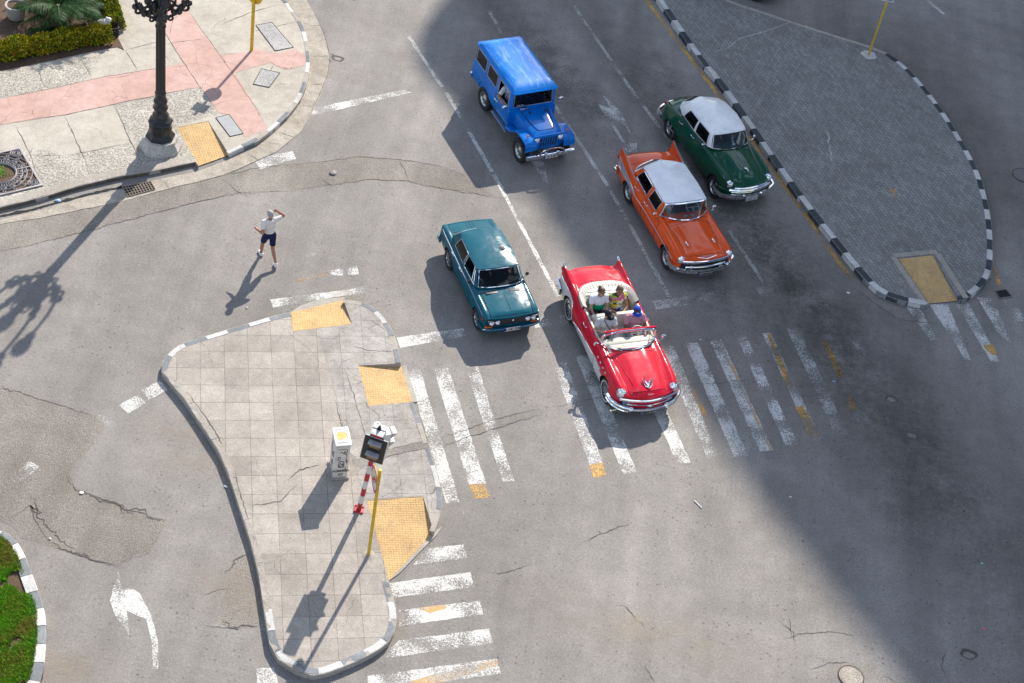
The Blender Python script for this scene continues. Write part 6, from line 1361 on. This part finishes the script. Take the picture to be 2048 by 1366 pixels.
# ================================================================== PLANT BED
bed = GL([(-60, 150), (0, 142), (100, 122), (180, 104), (235, 94), (248, 100), (243, 90), (225, 55), (200, 10), (180, -40), (-60, -60)], ZS); m = MB(); m.prism(bed, .05, ZS + .012); tag(m.build('ground', 'soil', smooth=False), 'dark brown earth of the planting bed at the top left', 'soil', kind='structure')
m_leaf = patchy('hedge_leaves', [(0, (.03, .055, .006)), (.3, (.09, .15, .008)), (.6, (.26, .29, .012)), (.85, (.50, .44, .02)), (1, (.5, .26, .02))], .55)
m_palm = patchy('palm_leaves', [(0, (.006, .022, .006)), (.5, (.016, .055, .012)), (1, (.05, .13, .022))], .6)
def hedge(path, w, h, n, label, tone=(.64, .24)):
    Q = resample(path, .05); c0 = Q[0]; o = thing('hedge', label, 'hedge', c0); idx = RNG.integers(0, len(Q) - 1, n); P = np.array([Q[i] + (Q[i + 1] - Q[i]) * random.random() - c0 for i in idx]); d = np.array([(Q[i + 1] - Q[i]).normalized() for i in idx]); nn = np.stack([-d[:, 1], d[:, 0], 0 * d[:, 0]], 1)
    a = RNG.uniform(-.25, np.pi + .25, n); rr = 1 - np.abs(RNG.normal(0, .16, n)); bump = np.array([1 + .35 * mnoise.noise((Q[i]) * 2.3 + Vector((0, 0, float(t)))) for i, t in zip(idx, a)]); rr = rr * bump
    P = P + nn * (np.sign(np.cos(a)) * np.abs(np.cos(a)) ** .6 * w / 2 * rr)[:, None] + np.stack([0 * a, 0 * a, np.maximum(.04, np.abs(np.sin(a)) ** .6 * h * rr)], 1)
    out = nn * np.cos(a)[:, None] + np.stack([0 * a, 0 * a, np.sin(a) + .5], 1) + RNG.normal(0, .6, (n, 3)); out /= np.linalg.norm(out, axis=1)[:, None]; L = RNG.uniform(.05, .10, n)
    side = np.cross(out, RNG.normal(0, 1, (n, 3))); side /= np.linalg.norm(side, axis=1)[:, None]
    leaf_mesh('foliage', P, out * L[:, None], side * (L * .36)[:, None], np.clip(RNG.normal(tone[0], tone[1], n), 0, 1), m_leaf, o, .1)
    m = MB(); core = [q - c0 for q in Q[::6]]; m.tube([p + Vector((0, 0, h * .40)) for p in core], w * .33, 8, flat_=1.0); m.build('woody_core', 'soil', o)
    f = MB()
    for _ in range(26): i = random.randrange(len(P)); 
    return o, P, c0
ho, hp, hc0 = hedge(GL([(-40, 122), (0, 116), (60, 105), (130, 92), (190, 82), (222, 78)], ZS), .50, .50, 9000, 'low yellow green hedge with red blossoms along the front of the bed')
m = MB()
for _ in range(34):
    p = hp[random.randrange(len(hp))]
    if p[2] > .2:
        for k in range(4): m.ball(Vector(p) + Vector((random.gauss(0, .02), random.gauss(0, .02), .03 + random.gauss(0, .01))), .018, 6, 4)
m.build('red_blossom', 'blossom', ho)
hedge(GL([(236, 62), (228, 38), (212, 10), (196, -30)], ZS), .45, .50, 4500, 'short yellow green hedge running away along the right side of the bed', (.5, .22))
hedge(GL([(60, 78), (90, 75), (130, 76), (165, 70)], ZS), .5, .22, 2600, 'dark low ground plants beneath the palm', (.15, .12))
# palm
pc = G(118, 50, ZS); po = thing('palm', 'dark green bushy palm filling the planting bed', 'palm', pc)
m = MB(); m.lathe([(.16, -.02), (.13, .25), (.10, .55), (.06, .75)], 12); m.build('trunk', 'bark', po)
MTB = None
for k in range(40):
    az = 2 * math.pi * k / 40 * 2.4 + random.uniform(-.2, .2); L = random.uniform(1.2, 1.9); el = random.uniform(.25, 1.25); stem = []
    for t in np.linspace(0, 1, 16): rr = L * t * math.cos(el * (1 - .3 * t)); zz_ = .6 + L * (math.sin(el) * t - .62 * t * t); stem.append(Vector((math.cos(az) * rr, math.sin(az) * rr, max(.06, zz_))))
    m = MB(); m.tube(stem, list(np.linspace(.014, .004, 16)), 5); fr = m.build('frond', 'frondstem', po); P, D, Wv = [], [], []
    for i in range(2, 64):
        t = i / 64 * 15; a = stem[int(t)].lerp(stem[min(15, int(t) + 1)], t % 1); tg = (stem[min(15, int(t) + 1)] - stem[max(0, int(t) - 1)]).normalized(); sd = tg.cross(Vector((0, 0, 1))).normalized(); ln = .42 * math.sin(math.pi * min(.98, (i / 64) ** .8)) + .06
        for s_ in (1, -1):
            d = (sd * s_ + tg * .75 + Vector((0, 0, -.25 + random.gauss(0, .1)))).normalized() * ln; P.append(a); D.append(d); Wv.append(tg * .012)
    leaf_mesh('leaflets', np.array(P), np.array(D), np.array(Wv), np.clip(RNG.normal(.5, .22, len(P)), 0, 1), m_palm, fr, .12)
# stone planter half hidden at the left of the palm, crates of rubbish at the bed corner
c = G(33, 36, ZS); o = thing('stone_pot', 'pale stone pot standing in the bed left of the palm', 'pot', c); m = MB(); m.lathe([(.20, 0), (.27, .08), (.29, .40), (.32, .44), (.32, .50), (.27, .50), (.25, .42), (0, .40)], 20); m.build('pot_body', 'stone', o, sharp=40)
m = MB(); m.lathe([(.25, .44), (0, .46)], 16, cap=False); m.build('pot_soil', 'soil', o)
def crate(px, size, rz, label, mat, nm='crate', tilt=0):
    c = G(*px, ZS + .02); o = thing(nm, label, 'crate', c, rz); o.rotation_euler = (tilt, 0, rz); w, d, h = size
    for a, b, ww, dd in ((0, -d / 2, w, .02), (0, d / 2, w, .02), (-w / 2, 0, .02, d), (w / 2, 0, .02, d)):
        m = MB(); nslat = 3
        for k in range(nslat): m.rbox((a, b, h * (k + .5) / nslat), (ww + .02, dd, h / nslat * .62), .004)
        L = max(ww, dd); q = int(L / .09)
        for k in range(q + 1): t = -L / 2 + L * k / q; m.box((a + (t if ww > dd else 0), b + (t if dd > ww else 0), h / 2), (.015 if ww > dd else .014, .014 if ww > dd else .015, h), 0)
        m.build('crate_side', mat, o, smooth=False)
    m = MB(); m.box((0, 0, .01), (w, d, .02), 0); m.build('crate_floor', mat, o, smooth=False); return o
crate((221, 66), (.46, .34, .30), R(25), 'black plastic crate with rubbish at the hedge corner', 'darkp'); crate((188, 54), (.42, .32, .12), R(10), 'shallow wooden tray beside the black crate', 'woodp', 'tray')
m = MB(); m.ball((0, 0, .08), (.20, .14, .12), 14, 10); m.ball((.12, .05, .18), (.1, .09, .1), 12, 8); o = m.build('plastic_bag', 'litpaper'); o.location = G(208, 50, ZS + .22); tag(o, 'white plastic bag spilling over the black crate', 'bag')
for v in o.data.vertices: v.co += Vector((mnoise.noise(v.co * 11), mnoise.noise(v.co * 11 + Vector((5, 0, 0))), mnoise.noise(v.co * 11 + Vector((0, 7, 0))))) * .035
m = MB(); m.ball((0, 0, .09), (.15, .12, .10), 12, 8); o = m.build('plastic_bag', 'litlilac'); o.location = G(183, 70, ZS + .02); tag(o, 'pale lilac plastic bag behind the front hedge', 'bag')
for v in o.data.vertices: v.co += Vector((mnoise.noise(v.co * 12), mnoise.noise(v.co * 12 + Vector((5, 0, 0))), mnoise.noise(v.co * 12 + Vector((0, 7, 0))))) * .035
# ================================================================== PEOPLE
SKIN = dict(light=plain('skin_light', (.50, .27, .18), .5, var=.08), tan=plain('skin_tan', (.36, .165, .095), .5, var=.08), brown=plain('skin_brown', (.17, .075, .042), .5, var=.08))
def cloth(name, c, var=.1):
    t = NT(name); v = t.ocoords(); t.col(t.ramp(t.noise(v, 7, 5), [(.3, tuple(x * (1 - var) for x in c)), (.7, tuple(min(1, x * (1 + var)) for x in c))])); t.set(Roughness=.85, Specular_IOR_Level=.2); t.bump(t.noise(v, 16, 3), .012); return t.m
class Fig:
    """a figure as capsules and ellipsoids fused into one skin"""
    def __init__(s): s.p = []
    def cap(s, a, b, ra, rb, tag): s.p.append(('c', Vector(a), Vector(b), ra, rb, tag))
    def ell(s, c, r, tag, rot=None): s.p.append(('e', Vector(c), Vector(r), rot or Matrix.Identity(3), 0, tag))
    def limb(s, a, b, c, r, t1, t2, split=None):
        """upper joint a, middle b, end c with radii r=(ra, rb, rb2, rc); split: sleeve or trouser end as a fraction of a-b"""
        a, b, c = Vector(a), Vector(b), Vector(c)
        if split is not None and split < 1:
            q = a.lerp(b, split); rq = r[0] + (r[1] - r[0]) * split; s.cap(a, q, r[0], rq, t1); s.cap(q, b, rq, r[1], t2)
        else: s.cap(a, b, r[0], r[1], t1)
        m = b.lerp(c, .32); s.cap(b, m, r[1], r[2], t2); s.cap(m, c, r[2], r[3], t2)
    def hand(s, w, d, n, curl=.5, k=1.0, tag='skin'):
        """wrist w, pointing along d, palm facing n; four fingers of unequal length and a thumb"""
        w, d, n = Vector(w), Vector(d).normalized(), Vector(n); n = (n - d * n.dot(d)).normalized(); sd = d.cross(n)
        q = Matrix((d, sd, n)).transposed(); s.ell(w + d * .045 * k, (.052 * k, .042 * k, .019 * k), tag, q)
        for i, (o, L) in enumerate(((-.030, .062), (-.010, .074), (.010, .070), (.029, .054))):
            a = w + d * .082 * k + sd * o * k; d1 = (d + n * curl * .7 + sd * o * 2).normalized(); b = a + d1 * L * .55 * k; d2 = (d + n * curl * 2.2).normalized(); c = b + d2 * L * .55 * k; s.cap(a - d * .015, b, .0095 * k, .0085 * k, tag); s.cap(b, c, .0085 * k, .007 * k, tag)
        a = w + d * .03 * k - sd * .035 * k; b = a + (d * .7 - sd * .8 + n * .3).normalized() * .035 * k; c = b + (d + n * .5 - sd * .1).normalized() * .032 * k; s.cap(a, b, .012 * k, .010 * k, tag); s.cap(b, c, .010 * k, .008 * k, tag)
    def mesh(s, vox=.0075):
        m = MB()
        for pr in s.p:
            if pr[0] == 'c':
                a, b, ra, rb = pr[1:5]; d = b - a; L = max(d.length, 1e-4); d.normalize(); path = []; rad = []
                for t in np.linspace(-1, 0, 5)[:-1]: path.append(a + d * ra * t); rad.append(max(.0008, ra * math.sqrt(max(0, 1 - t * t))))
                for t in np.linspace(0, 1, 4): path.append(a + d * L * t); rad.append(ra + (rb - ra) * t)
                for t in np.linspace(0, 1, 5)[1:]: path.append(b + d * rb * t); rad.append(max(.0008, rb * math.sqrt(max(0, 1 - t * t))))
                m.tube(path, rad, 12)
            else: m.ball(pr[1], tuple(pr[2]), 18, 12, 0, pr[3])
        o = m.build('tmp', 'white', smooth=False); md = o.modifiers.new('r', 'REMESH'); md.mode = 'VOXEL'; md.voxel_size = vox; md.use_smooth_shade = True
        bpy.context.view_layer.update(); me = bpy.data.meshes.new_from_object(o.evaluated_get(bpy.context.evaluated_depsgraph_get())); bpy.data.objects.remove(o)
        bm = bmesh.new(); bm.from_mesh(me)
        for _ in range(3): bmesh.ops.smooth_vert(bm, verts=bm.verts, factor=.5, use_axis_x=True, use_axis_y=True, use_axis_z=True)
        bm.normal_update(); bm.to_mesh(me); bm.free(); return me
    def tags(s, C):
        best = np.full(len(C), 1e9); idx = np.zeros(len(C), int)
        for i, pr in enumerate(s.p):
            if pr[0] == 'c':
                a, b = np.array(pr[1]), np.array(pr[2]); d = b - a; t = np.clip((C - a) @ d / max(1e-9, d @ d), 0, 1); ds = np.linalg.norm(C - a - t[:, None] * d, axis=1) - (pr[3] + (pr[4] - pr[3]) * t)
            else:
                q = (C - np.array(pr[1])) @ np.array(pr[3]); r = np.array(pr[2]); k = np.linalg.norm(q / r, axis=1); ds = (k - 1) * r.min() * .8
            u = ds < best; best[u] = ds[u]; idx[u] = i
        return [s.p[i][5] for i in idx]
def figure(root, F, skin, clothes, headM=None, hair=None, face=True, vox=.0075):
    """clothes: name -> (tags, material or [materials, chooser], thickness)"""
    me = F.mesh(vox); n = len(me.polygons); C = np.empty(n * 3); me.polygons.foreach_get('center', C); C = C.reshape(-1, 3); tg = F.tags(C)
    me.materials.clear(); me.materials.append(SKIN[skin]); me.polygons.foreach_set('use_smooth', [True] * n); me.name = 'body'
    body = bpy.data.objects.new('body', me); COL.objects.link(body); body.parent = root
    def shell(name, sel, mat, th):
        keep = [me.polygons[i] for i in range(n) if sel(i)]; idx = {}; vs = []; fs = []; ms = []
        mats, ch = (mat if isinstance(mat, list) else ([mat], lambda c: 0)) if not isinstance(mat, tuple) else mat
        for p in keep:
            f = []
            for v in p.vertices:
                if v not in idx: idx[v] = len(vs); q = me.vertices[v]; wob = 1 + .5 * mnoise.noise(q.co * 14); vs.append(tuple(q.co + q.normal * th * wob))
                f.append(idx[v])
            fs.append(f); ms.append(ch(p.center))
        if not fs: return None
        m2 = bpy.data.meshes.new(name); m2.from_pydata(vs, [], fs)
        for mm in mats: m2.materials.append(mm)
        m2.polygons.foreach_set('material_index', ms); m2.polygons.foreach_set('use_smooth', [True] * len(fs)); o = bpy.data.objects.new(name, m2); COL.objects.link(o); o.parent = root
        sd = o.modifiers.new('hem', 'SOLIDIFY'); sd.thickness = .006; sd.offset = 1; return o
    for nm, (tags_, mat, th) in clothes.items(): shell(nm, lambda i, t=tags_: tg[i] in t, mat, th)
    if headM is not None:
        inv = headM.inverted(); HL = np.array([inv @ Vector(c) for c in C])
        if hair: 
            fn, mat, th = hair; shell('hair', lambda i: tg[i] in ('head', 'neck') and fn(HL[i]), mat, th)
        if face:
            def hm(b, nm, mt):
                b.v = [tuple(headM @ Vector(v)) for v in b.v]; return b.build(nm, mt, root)
            b = MB()
            for s_ in (1, -1): b.ball((.086, s_ * .032, .012), (.008, .013, .007), 8, 6)
            hm(b, 'eyes', 'darkp'); b = MB(); b.ball((.088, 0, -.055), (.008, .024, .006), 10, 6); hm(b, 'mouth', 'lips')
            b = MB()
            for s_ in (1, -1): b.tube([(.088, s_ * .016, .028), (.086, s_ * .034, .034), (.074, s_ * .050, .028)], .004, 5)
            hm(b, 'eyebrows', 'hairdark')
    return body
def add_head(F, neck, c, yaw=0, pitch=0, k=1.0):
    M = Matrix.Translation(Vector(c)) @ Matrix.Rotation(yaw, 4, 'Z') @ Matrix.Rotation(pitch, 4, 'Y'); q = M.to_3x3(); X = lambda v: M @ (Vector(v) * k)
    F.ell(X((-.008, 0, .03)), (.094 * k, .076 * k, .090 * k), 'head', q); F.ell(X((.022, 0, -.035)), (.062 * k, .056 * k, .078 * k), 'head', q); F.ell(X((.088, 0, -.022)), (.018 * k, .012 * k, .020 * k), 'head', q); F.ell(X((.045, 0, -.088)), (.030 * k, .032 * k, .022 * k), 'head', q)
    for s_ in (1, -1): F.ell(X((-.005, s_ * .078, -.005)), (.018 * k, .009 * k, .030 * k), 'head', q)
    F.cap(neck, X((-.012, 0, -.06)), .052 * k, .050 * k, 'neck'); return M
MT['lips'] = flat('lips', (.32, .08, .07)); MT['hairdark'] = plain('dark_hair', (.03, .018, .012), .5, var=.4, scale=30); MT['hairgrey'] = plain('grey_hair', (.34, .33, .32), .6, var=.4, scale=40); MT['hairbrown'] = plain('brown_hair', (.09, .045, .025), .5, var=.4, scale=30)
hair_short = lambda h: h[2] > .0 + max(0, h[0] + .02) * 1.0 and h[0] < .075 or (h[0] < -.03 and h[2] > -.055)
hair_long = lambda h: h[2] > .015 + max(0, h[0]) * .7 and h[0] < .08 or (h[0] < -.01 and h[2] > -.085)
# ---- the man walking across the side street
a, b = G(545, 537), G(527, 506); hd = (b - a).normalized(); c = (a + b) / 2
PM = thing('person', 'grey haired man in dark blue shorts walking across the side street, one hand raised', 'person', c, math.atan2(hd.y, hd.x))
PM.scale = (.95, .90, 1.02); F = Fig()
F.ell((0, 0, .95), (.115, .165, .13), 'shorts'); F.ell((.02, 0, 1.10), (.115, .150, .16), 'shirt'); F.ell((.03, 0, 1.28), (.120, .175, .18), 'shirt'); F.cap((.02, .13, 1.40), (.02, -.13, 1.41), .075, .075, 'shirt'); F.ell((.0, 0, 1.40), (.09, .13, .07), 'shirt')
F.limb((.02, .095, .92), (.22, .11, .50), (.30, .10, .09), (.095, .060, .062, .038), 'shorts', 'leg', .72); F.limb((-.02, -.095, .92), (-.06, -.10, .49), (-.36, -.10, .13), (.095, .060, .062, .038), 'shorts', 'leg', .72)
F.cap((.26, .10, .045), (.42, .115, .035), .045, .036, 'shoe'); F.cap((.30, .10, .10), (.29, .10, .05), .042, .045, 'sock'); F.cap((-.37, -.10, .09), (-.24, -.11, .040), .043, .036, 'shoe'); F.cap((-.36, -.10, .14), (-.37, -.10, .10), .042, .043, 'sock')
F.limb((.02, .20, 1.40), (-.10, .27, 1.13), (.12, .34, 1.10), (.058, .046, .046, .033), 'shirt', 'arm', .60); F.hand((.12, .34, 1.10), (.8, .4, .25), (0, -.3, -1), .7)
F.limb((.02, -.20, 1.42), (.08, -.46, 1.44), (.16, -.27, 1.58), (.058, .046, .046, .033), 'shirt', 'arm', .62); F.hand((.16, -.27, 1.58), (-.1, .7, .45), (-.6, .3, .2), .25)
HM = add_head(F, (.01, 0, 1.43), (.035, 0, 1.615), R(6), R(4))
figure(PM, F, 'tan', {'t_shirt': (('shirt',), cloth('white_tshirt', (.72, .66, .61)), .016), 'shorts': (('shorts',), cloth('navy_shorts', (.012, .018, .06)), .014), 'shoes': (('shoe',), cloth('white_shoes', (.75, .74, .72)), .008), 'socks': (('sock',), cloth('white_socks', (.72, .71, .69)), .004)}, HM, (hair_short, MT['hairgrey'], .012))
# ---- seated figures
def seated(car, x, y, z, label, skin, clothes, lean=.0, arms=None, hair=None, yaw=0, pitch=0, headyaw=0, k=1.08, hairfn=hair_short, turn=0, legs=True):
    M = car.matrix_basis if False else (Matrix.Translation(car.location) @ car.rotation_euler.to_matrix().to_4x4()); p = M @ Vector((x, y, z))
    o = thing('person', label, 'person', p, car.rotation_euler[2] + turn); o.scale = (k,) * 3; F = Fig(); L = lambda z_: -.02 - .06 * z_ + lean * z_
    F.ell((0, 0, .10), (.125, .17, .11), 'pants'); F.ell((L(.27) + .01, 0, .26), (.115, .145, .15), 'shirt'); F.ell((L(.42), 0, .43), (.115, .168, .16), 'shirt'); F.cap((L(.53), .125, .535), (L(.53), -.125, .535), .068, .068, 'shirt'); F.ell((L(.53), 0, .54), (.085, .12, .06), 'shirt')
    for s_ in (1, -1): F.limb((.03, s_ * .09, .10), (.43, s_ * .13, .17), (.50, s_ * .11, -.20), (.085, .058, .055, .04), 'pants', 'pants')
    for s_ in (1, -1): F.cap((.50, s_ * .11, -.22), (.62, s_ * .12, -.25), .04, .035, 'shoe')
    arms = arms or {}; sh = {1: Vector((L(.52), .195, .53)), -1: Vector((L(.52), -.195, .53))}
    for s_ in (1, -1):
        el, wr, hdir, pal = arms.get(s_, ((.10, s_ * .26, .27), (.30, s_ * .14, .24), (1, -s_ * .4, 0), (0, 0, -1)))
        F.limb(sh[s_], el, wr, (.052, .040, .038, .028), 'shirt', 'arm', clothes.get('_sleeve', .55)); F.hand(wr, hdir, pal, .7)
    hc = Vector((L(.75) + .03, 0, .735)); HM = add_head(F, (L(.55), 0, .56), hc, headyaw, pitch, .98)
    cl = {k_: v for k_, v in clothes.items() if not k_.startswith('_')}; figure(o, F, skin, cl, HM, hair and (hairfn, hair, .014), True, .008); return o, HM
def cap_on(o, HM, mat, logo=None):
    b = MB(); vs = []; N, K = 20, 7
    for i in range(K + 1):
        ph = (math.pi / 2) * i / K
        for j in range(N): th = 2 * math.pi * j / N; vs.append((-.012 + .112 * math.cos(ph) * math.cos(th), .096 * math.cos(ph) * math.sin(th), .030 + .105 * math.sin(ph)))
    b.add(vs, [(i * N + j, i * N + (j + 1) % N, (i + 1) * N + (j + 1) % N, (i + 1) * N + j) for i in range(K) for j in range(N)]); vs = []
    for t in (0, .5, 1):
        for j in range(9): a = R(-68) + R(136) * j / 8; r = .10 + .075 * t * math.cos(a) ** .5; vs.append((-.012 + r * math.cos(a) + .012, r * math.sin(a) * .92, .034 - .016 * t - .02 * t * abs(math.sin(a))))
    b.add(vs, [(i * 9 + j, i * 9 + j + 1, (i + 1) * 9 + j + 1, (i + 1) * 9 + j) for i in range(2) for j in range(8)]); b.v = [tuple(HM @ Vector(v)) for v in b.v]; c_ = b.build('baseball_cap', mat, o, sharp=60); sd = c_.modifiers.new('t', 'SOLIDIFY'); sd.thickness = .005
    b = MB(); b.ball((-.012, 0, .137), .009, 8, 6); b.v = [tuple(HM @ Vector(v)) for v in b.v]; b.build('cap_button', mat, c_)
    if logo: text(logo, .062, 'whitep', c_, HM @ frame((.098, 0, .075), (0, 1, 0), (-.35, 0, 1)), 'cap_logo', .002, bold=.002)
blue = cloth('blue_cap', (.01, .07, .48)); blk = cloth('black_cap', (.015, .018, .025)); jeans = cloth('blue_jeans', (.05, .09, .18)); pink = cloth('pink_tshirt', (.48, .24, .30)); pale = cloth('pale_trousers', (.45, .47, .52))
o, HM = seated(RD, -.20, .41, .62, 'driver in a blue baseball cap and pink t-shirt at the wheel of the convertible', 'brown', {'t_shirt': (('shirt',), pink, .016), 'trousers': (('pants',), pale, .010), 'shoes': (('shoe',), MT['darkp'], .006)}, .04, {1: ((.14, .27, .30), (.42, .14, .36), (.9, -.2, .3), (0, -.3, -1)), -1: ((.12, -.27, .27), (.40, -.10, .33), (.9, .2, .3), (0, .3, -1))}, MT['hairdark'], headyaw=R(-12), pitch=R(22)); cap_on(o, HM, blue, 'LA')
o, HM = seated(RD, -.18, -.42, .62, 'front passenger in a dark cap and grey t-shirt holding a black camera', 'light', {'t_shirt': (('shirt',), cloth('grey_tshirt', (.50, .52, .54)), .018), 'trousers': (('pants',), jeans, .010), 'shoes': (('shoe',), MT['darkp'], .006)}, .05, {-1: ((.06, -.30, .30), (.28, -.08, .42), (.5, .8, .3), (0, .5, .5)), 1: ((.16, .22, .30), (.34, .08, .44), (.3, -.5, .8), (-.2, -1, 0))}, MT['hairbrown'], headyaw=R(30), pitch=R(18)); cap_on(o, HM, blk, 'LA')
m = MB(); m.tube([(.03, -.10, .60), (.13, -.02, .48), (.14, .06, .36)], .014, 5, flat_=.4); m.build('camera_strap', 'darkp', o)
Mw = Matrix.Translation(o.location) @ o.rotation_euler.to_matrix().to_4x4(); CMc = thing('camera', 'black photo camera held by the front passenger of the convertible', 'camera', Mw @ Vector((.36, .06, .50)), o.rotation_euler[2]); m = MB(); m.rbox((0, 0, 0), (.07, .13, .10), .012); m.build('camera_body', 'darkp', CMc, sharp=40); m = MB(); m.lathe([(.036, .03), (.038, .10), (.03, .11), (0, .105)], 16, axis='x', cap=False); m.build('camera_lens', 'darkp', CMc, sharp=40)
green = cloth('green_tshirt_band', (.0, .30, .14)); whitet = cloth('white_top', (.68, .68, .72)); navyb = cloth('navy_band', (.015, .02, .05))
o, HM = seated(RD, -1.08, -.31, .62, 'woman in sunglasses and a white and green t-shirt on the back seat', 'light', {'_sleeve': .5, 't_shirt': (('shirt',), ([whitet, green, navyb], lambda c: 0 if c.z > .36 else (1 if c.z > .20 else 2)), .014), 'trousers': (('pants',), cloth('dark_trousers', (.02, .025, .04)), .010), 'shoes': (('shoe',), MT['darkp'], .006)}, .08, {-1: ((.10, -.22, .26), (.30, -.16, .14), (1, .1, -.3), (0, 0, -1)), 1: ((.12, .20, .26), (.32, .12, .14), (1, -.1, -.3), (0, 0, -1))}, MT['hairbrown'], headyaw=R(28), pitch=R(-6), hairfn=hair_long)
b = MB(); b.ball((-.07, 0, .115), (.045, .045, .04), 12, 8); b.v = [tuple(HM @ Vector(v)) for v in b.v]; b.build('hair_bun', 'hairbrown', o)
b = MB()
for s_ in (1, -1): b.ball((.088, s_ * .032, .010), (.010, .030, .020), 12, 8); b.tube([(.086, s_ * .055, .016), (.0, s_ * .080, .014)], .004, 5)
b.tube([(.094, -.012, .016), (.094, .012, .016)], .004, 5); b.v = [tuple(HM @ Vector(v)) for v in b.v]; b.build('sunglasses', 'darkp', o)
t = NT('floral_blouse'); v = t.ocoords(); vo = t.n('TexVoronoi'); vo.inputs['Scale'].default_value = 13; t.l(v, vo.inputs['Vector']); sp_ = t.n('SeparateColor'); t.l(vo.outputs['Color'], sp_.inputs[0])
fc_ = t.ramp(sp_.outputs[0], [(0, (.75, .73, .65)), (.25, (.70, .50, .03)), (.45, (.03, .04, .03)), (.62, (.24, .42, .05)), (.8, (.62, .12, .24)), (1, (.78, .76, .68))]); fc_.node.color_ramp.interpolation = 'CONSTANT'; t.col(fc_); t.set(Roughness=.85)
o, HM = seated(RD, -1.04, .20, .62, 'woman in a yellow floral blouse on the back seat with her hair tied back', 'tan', {'_sleeve': .25, 'blouse': (('shirt',), t.m, .016), 'jeans': (('pants',), jeans, .010), 'shoes': (('shoe',), MT['darkp'], .006)}, .06, {-1: ((.06, -.27, .25), (.30, -.08, .24), (.7, .7, 0), (0, 0, -1)), 1: ((.10, .26, .26), (.32, .06, .24), (.7, -.6, .1), (0, 0, -1))}, MT['hairbrown'], headyaw=R(-10), pitch=R(-10), hairfn=hair_long)
b = MB(); b.tube([(-.085, 0, .05), (-.14, .0, .03), (-.16, 0, -.05), (-.14, 0, -.12)], [.03, .035, .03, .01], 8); b.v = [tuple(HM @ Vector(v)) for v in b.v]; b.build('ponytail', 'hairbrown', o)
# jeep passenger with an arm on the sill, drivers behind glass
wt = cloth('white_shirt', (.66, .66, .68))
seated(JP, -.32, -.40, .86, 'passenger with a white sleeved arm resting out of the blue wagon window', 'tan', {'_sleeve': .8, 't_shirt': (('shirt',), wt, .014), 'trousers': (('pants',), jeans, .010)}, .0, {-1: ((.02, -.40, .36), (.26, -.43, .36), (1, .2, -.2), (0, 1, 0))}, MT['hairdark'], headyaw=R(10))
seated(JP, -.32, .36, .86, 'driver half seen behind the windshield of the blue wagon', 'tan', {'t_shirt': (('shirt',), cloth('dark_red_shirt', (.22, .03, .03)), .014), 'trousers': (('pants',), jeans, .010)}, .0, {1: ((.14, .27, .30), (.36, .16, .38), (.9, -.2, .3), (0, -.3, -1)), -1: ((.12, -.27, .28), (.36, -.10, .36), (.9, .2, .3), (0, .3, -1))}, MT['hairdark'])
seated(TL, -.22, .33, .52, 'driver half seen behind the windshield of the teal sedan', 'light', {'t_shirt': (('shirt',), cloth('maroon_shirt', (.16, .03, .03)), .014), 'trousers': (('pants',), jeans, .010)}, .0, {1: ((.14, .27, .30), (.36, .12, .38), (.9, -.2, .3), (0, -.3, -1)), -1: ((.12, -.27, .28), (.36, -.10, .36), (.9, .2, .3), (0, .3, -1))}, MT['hairgrey'])
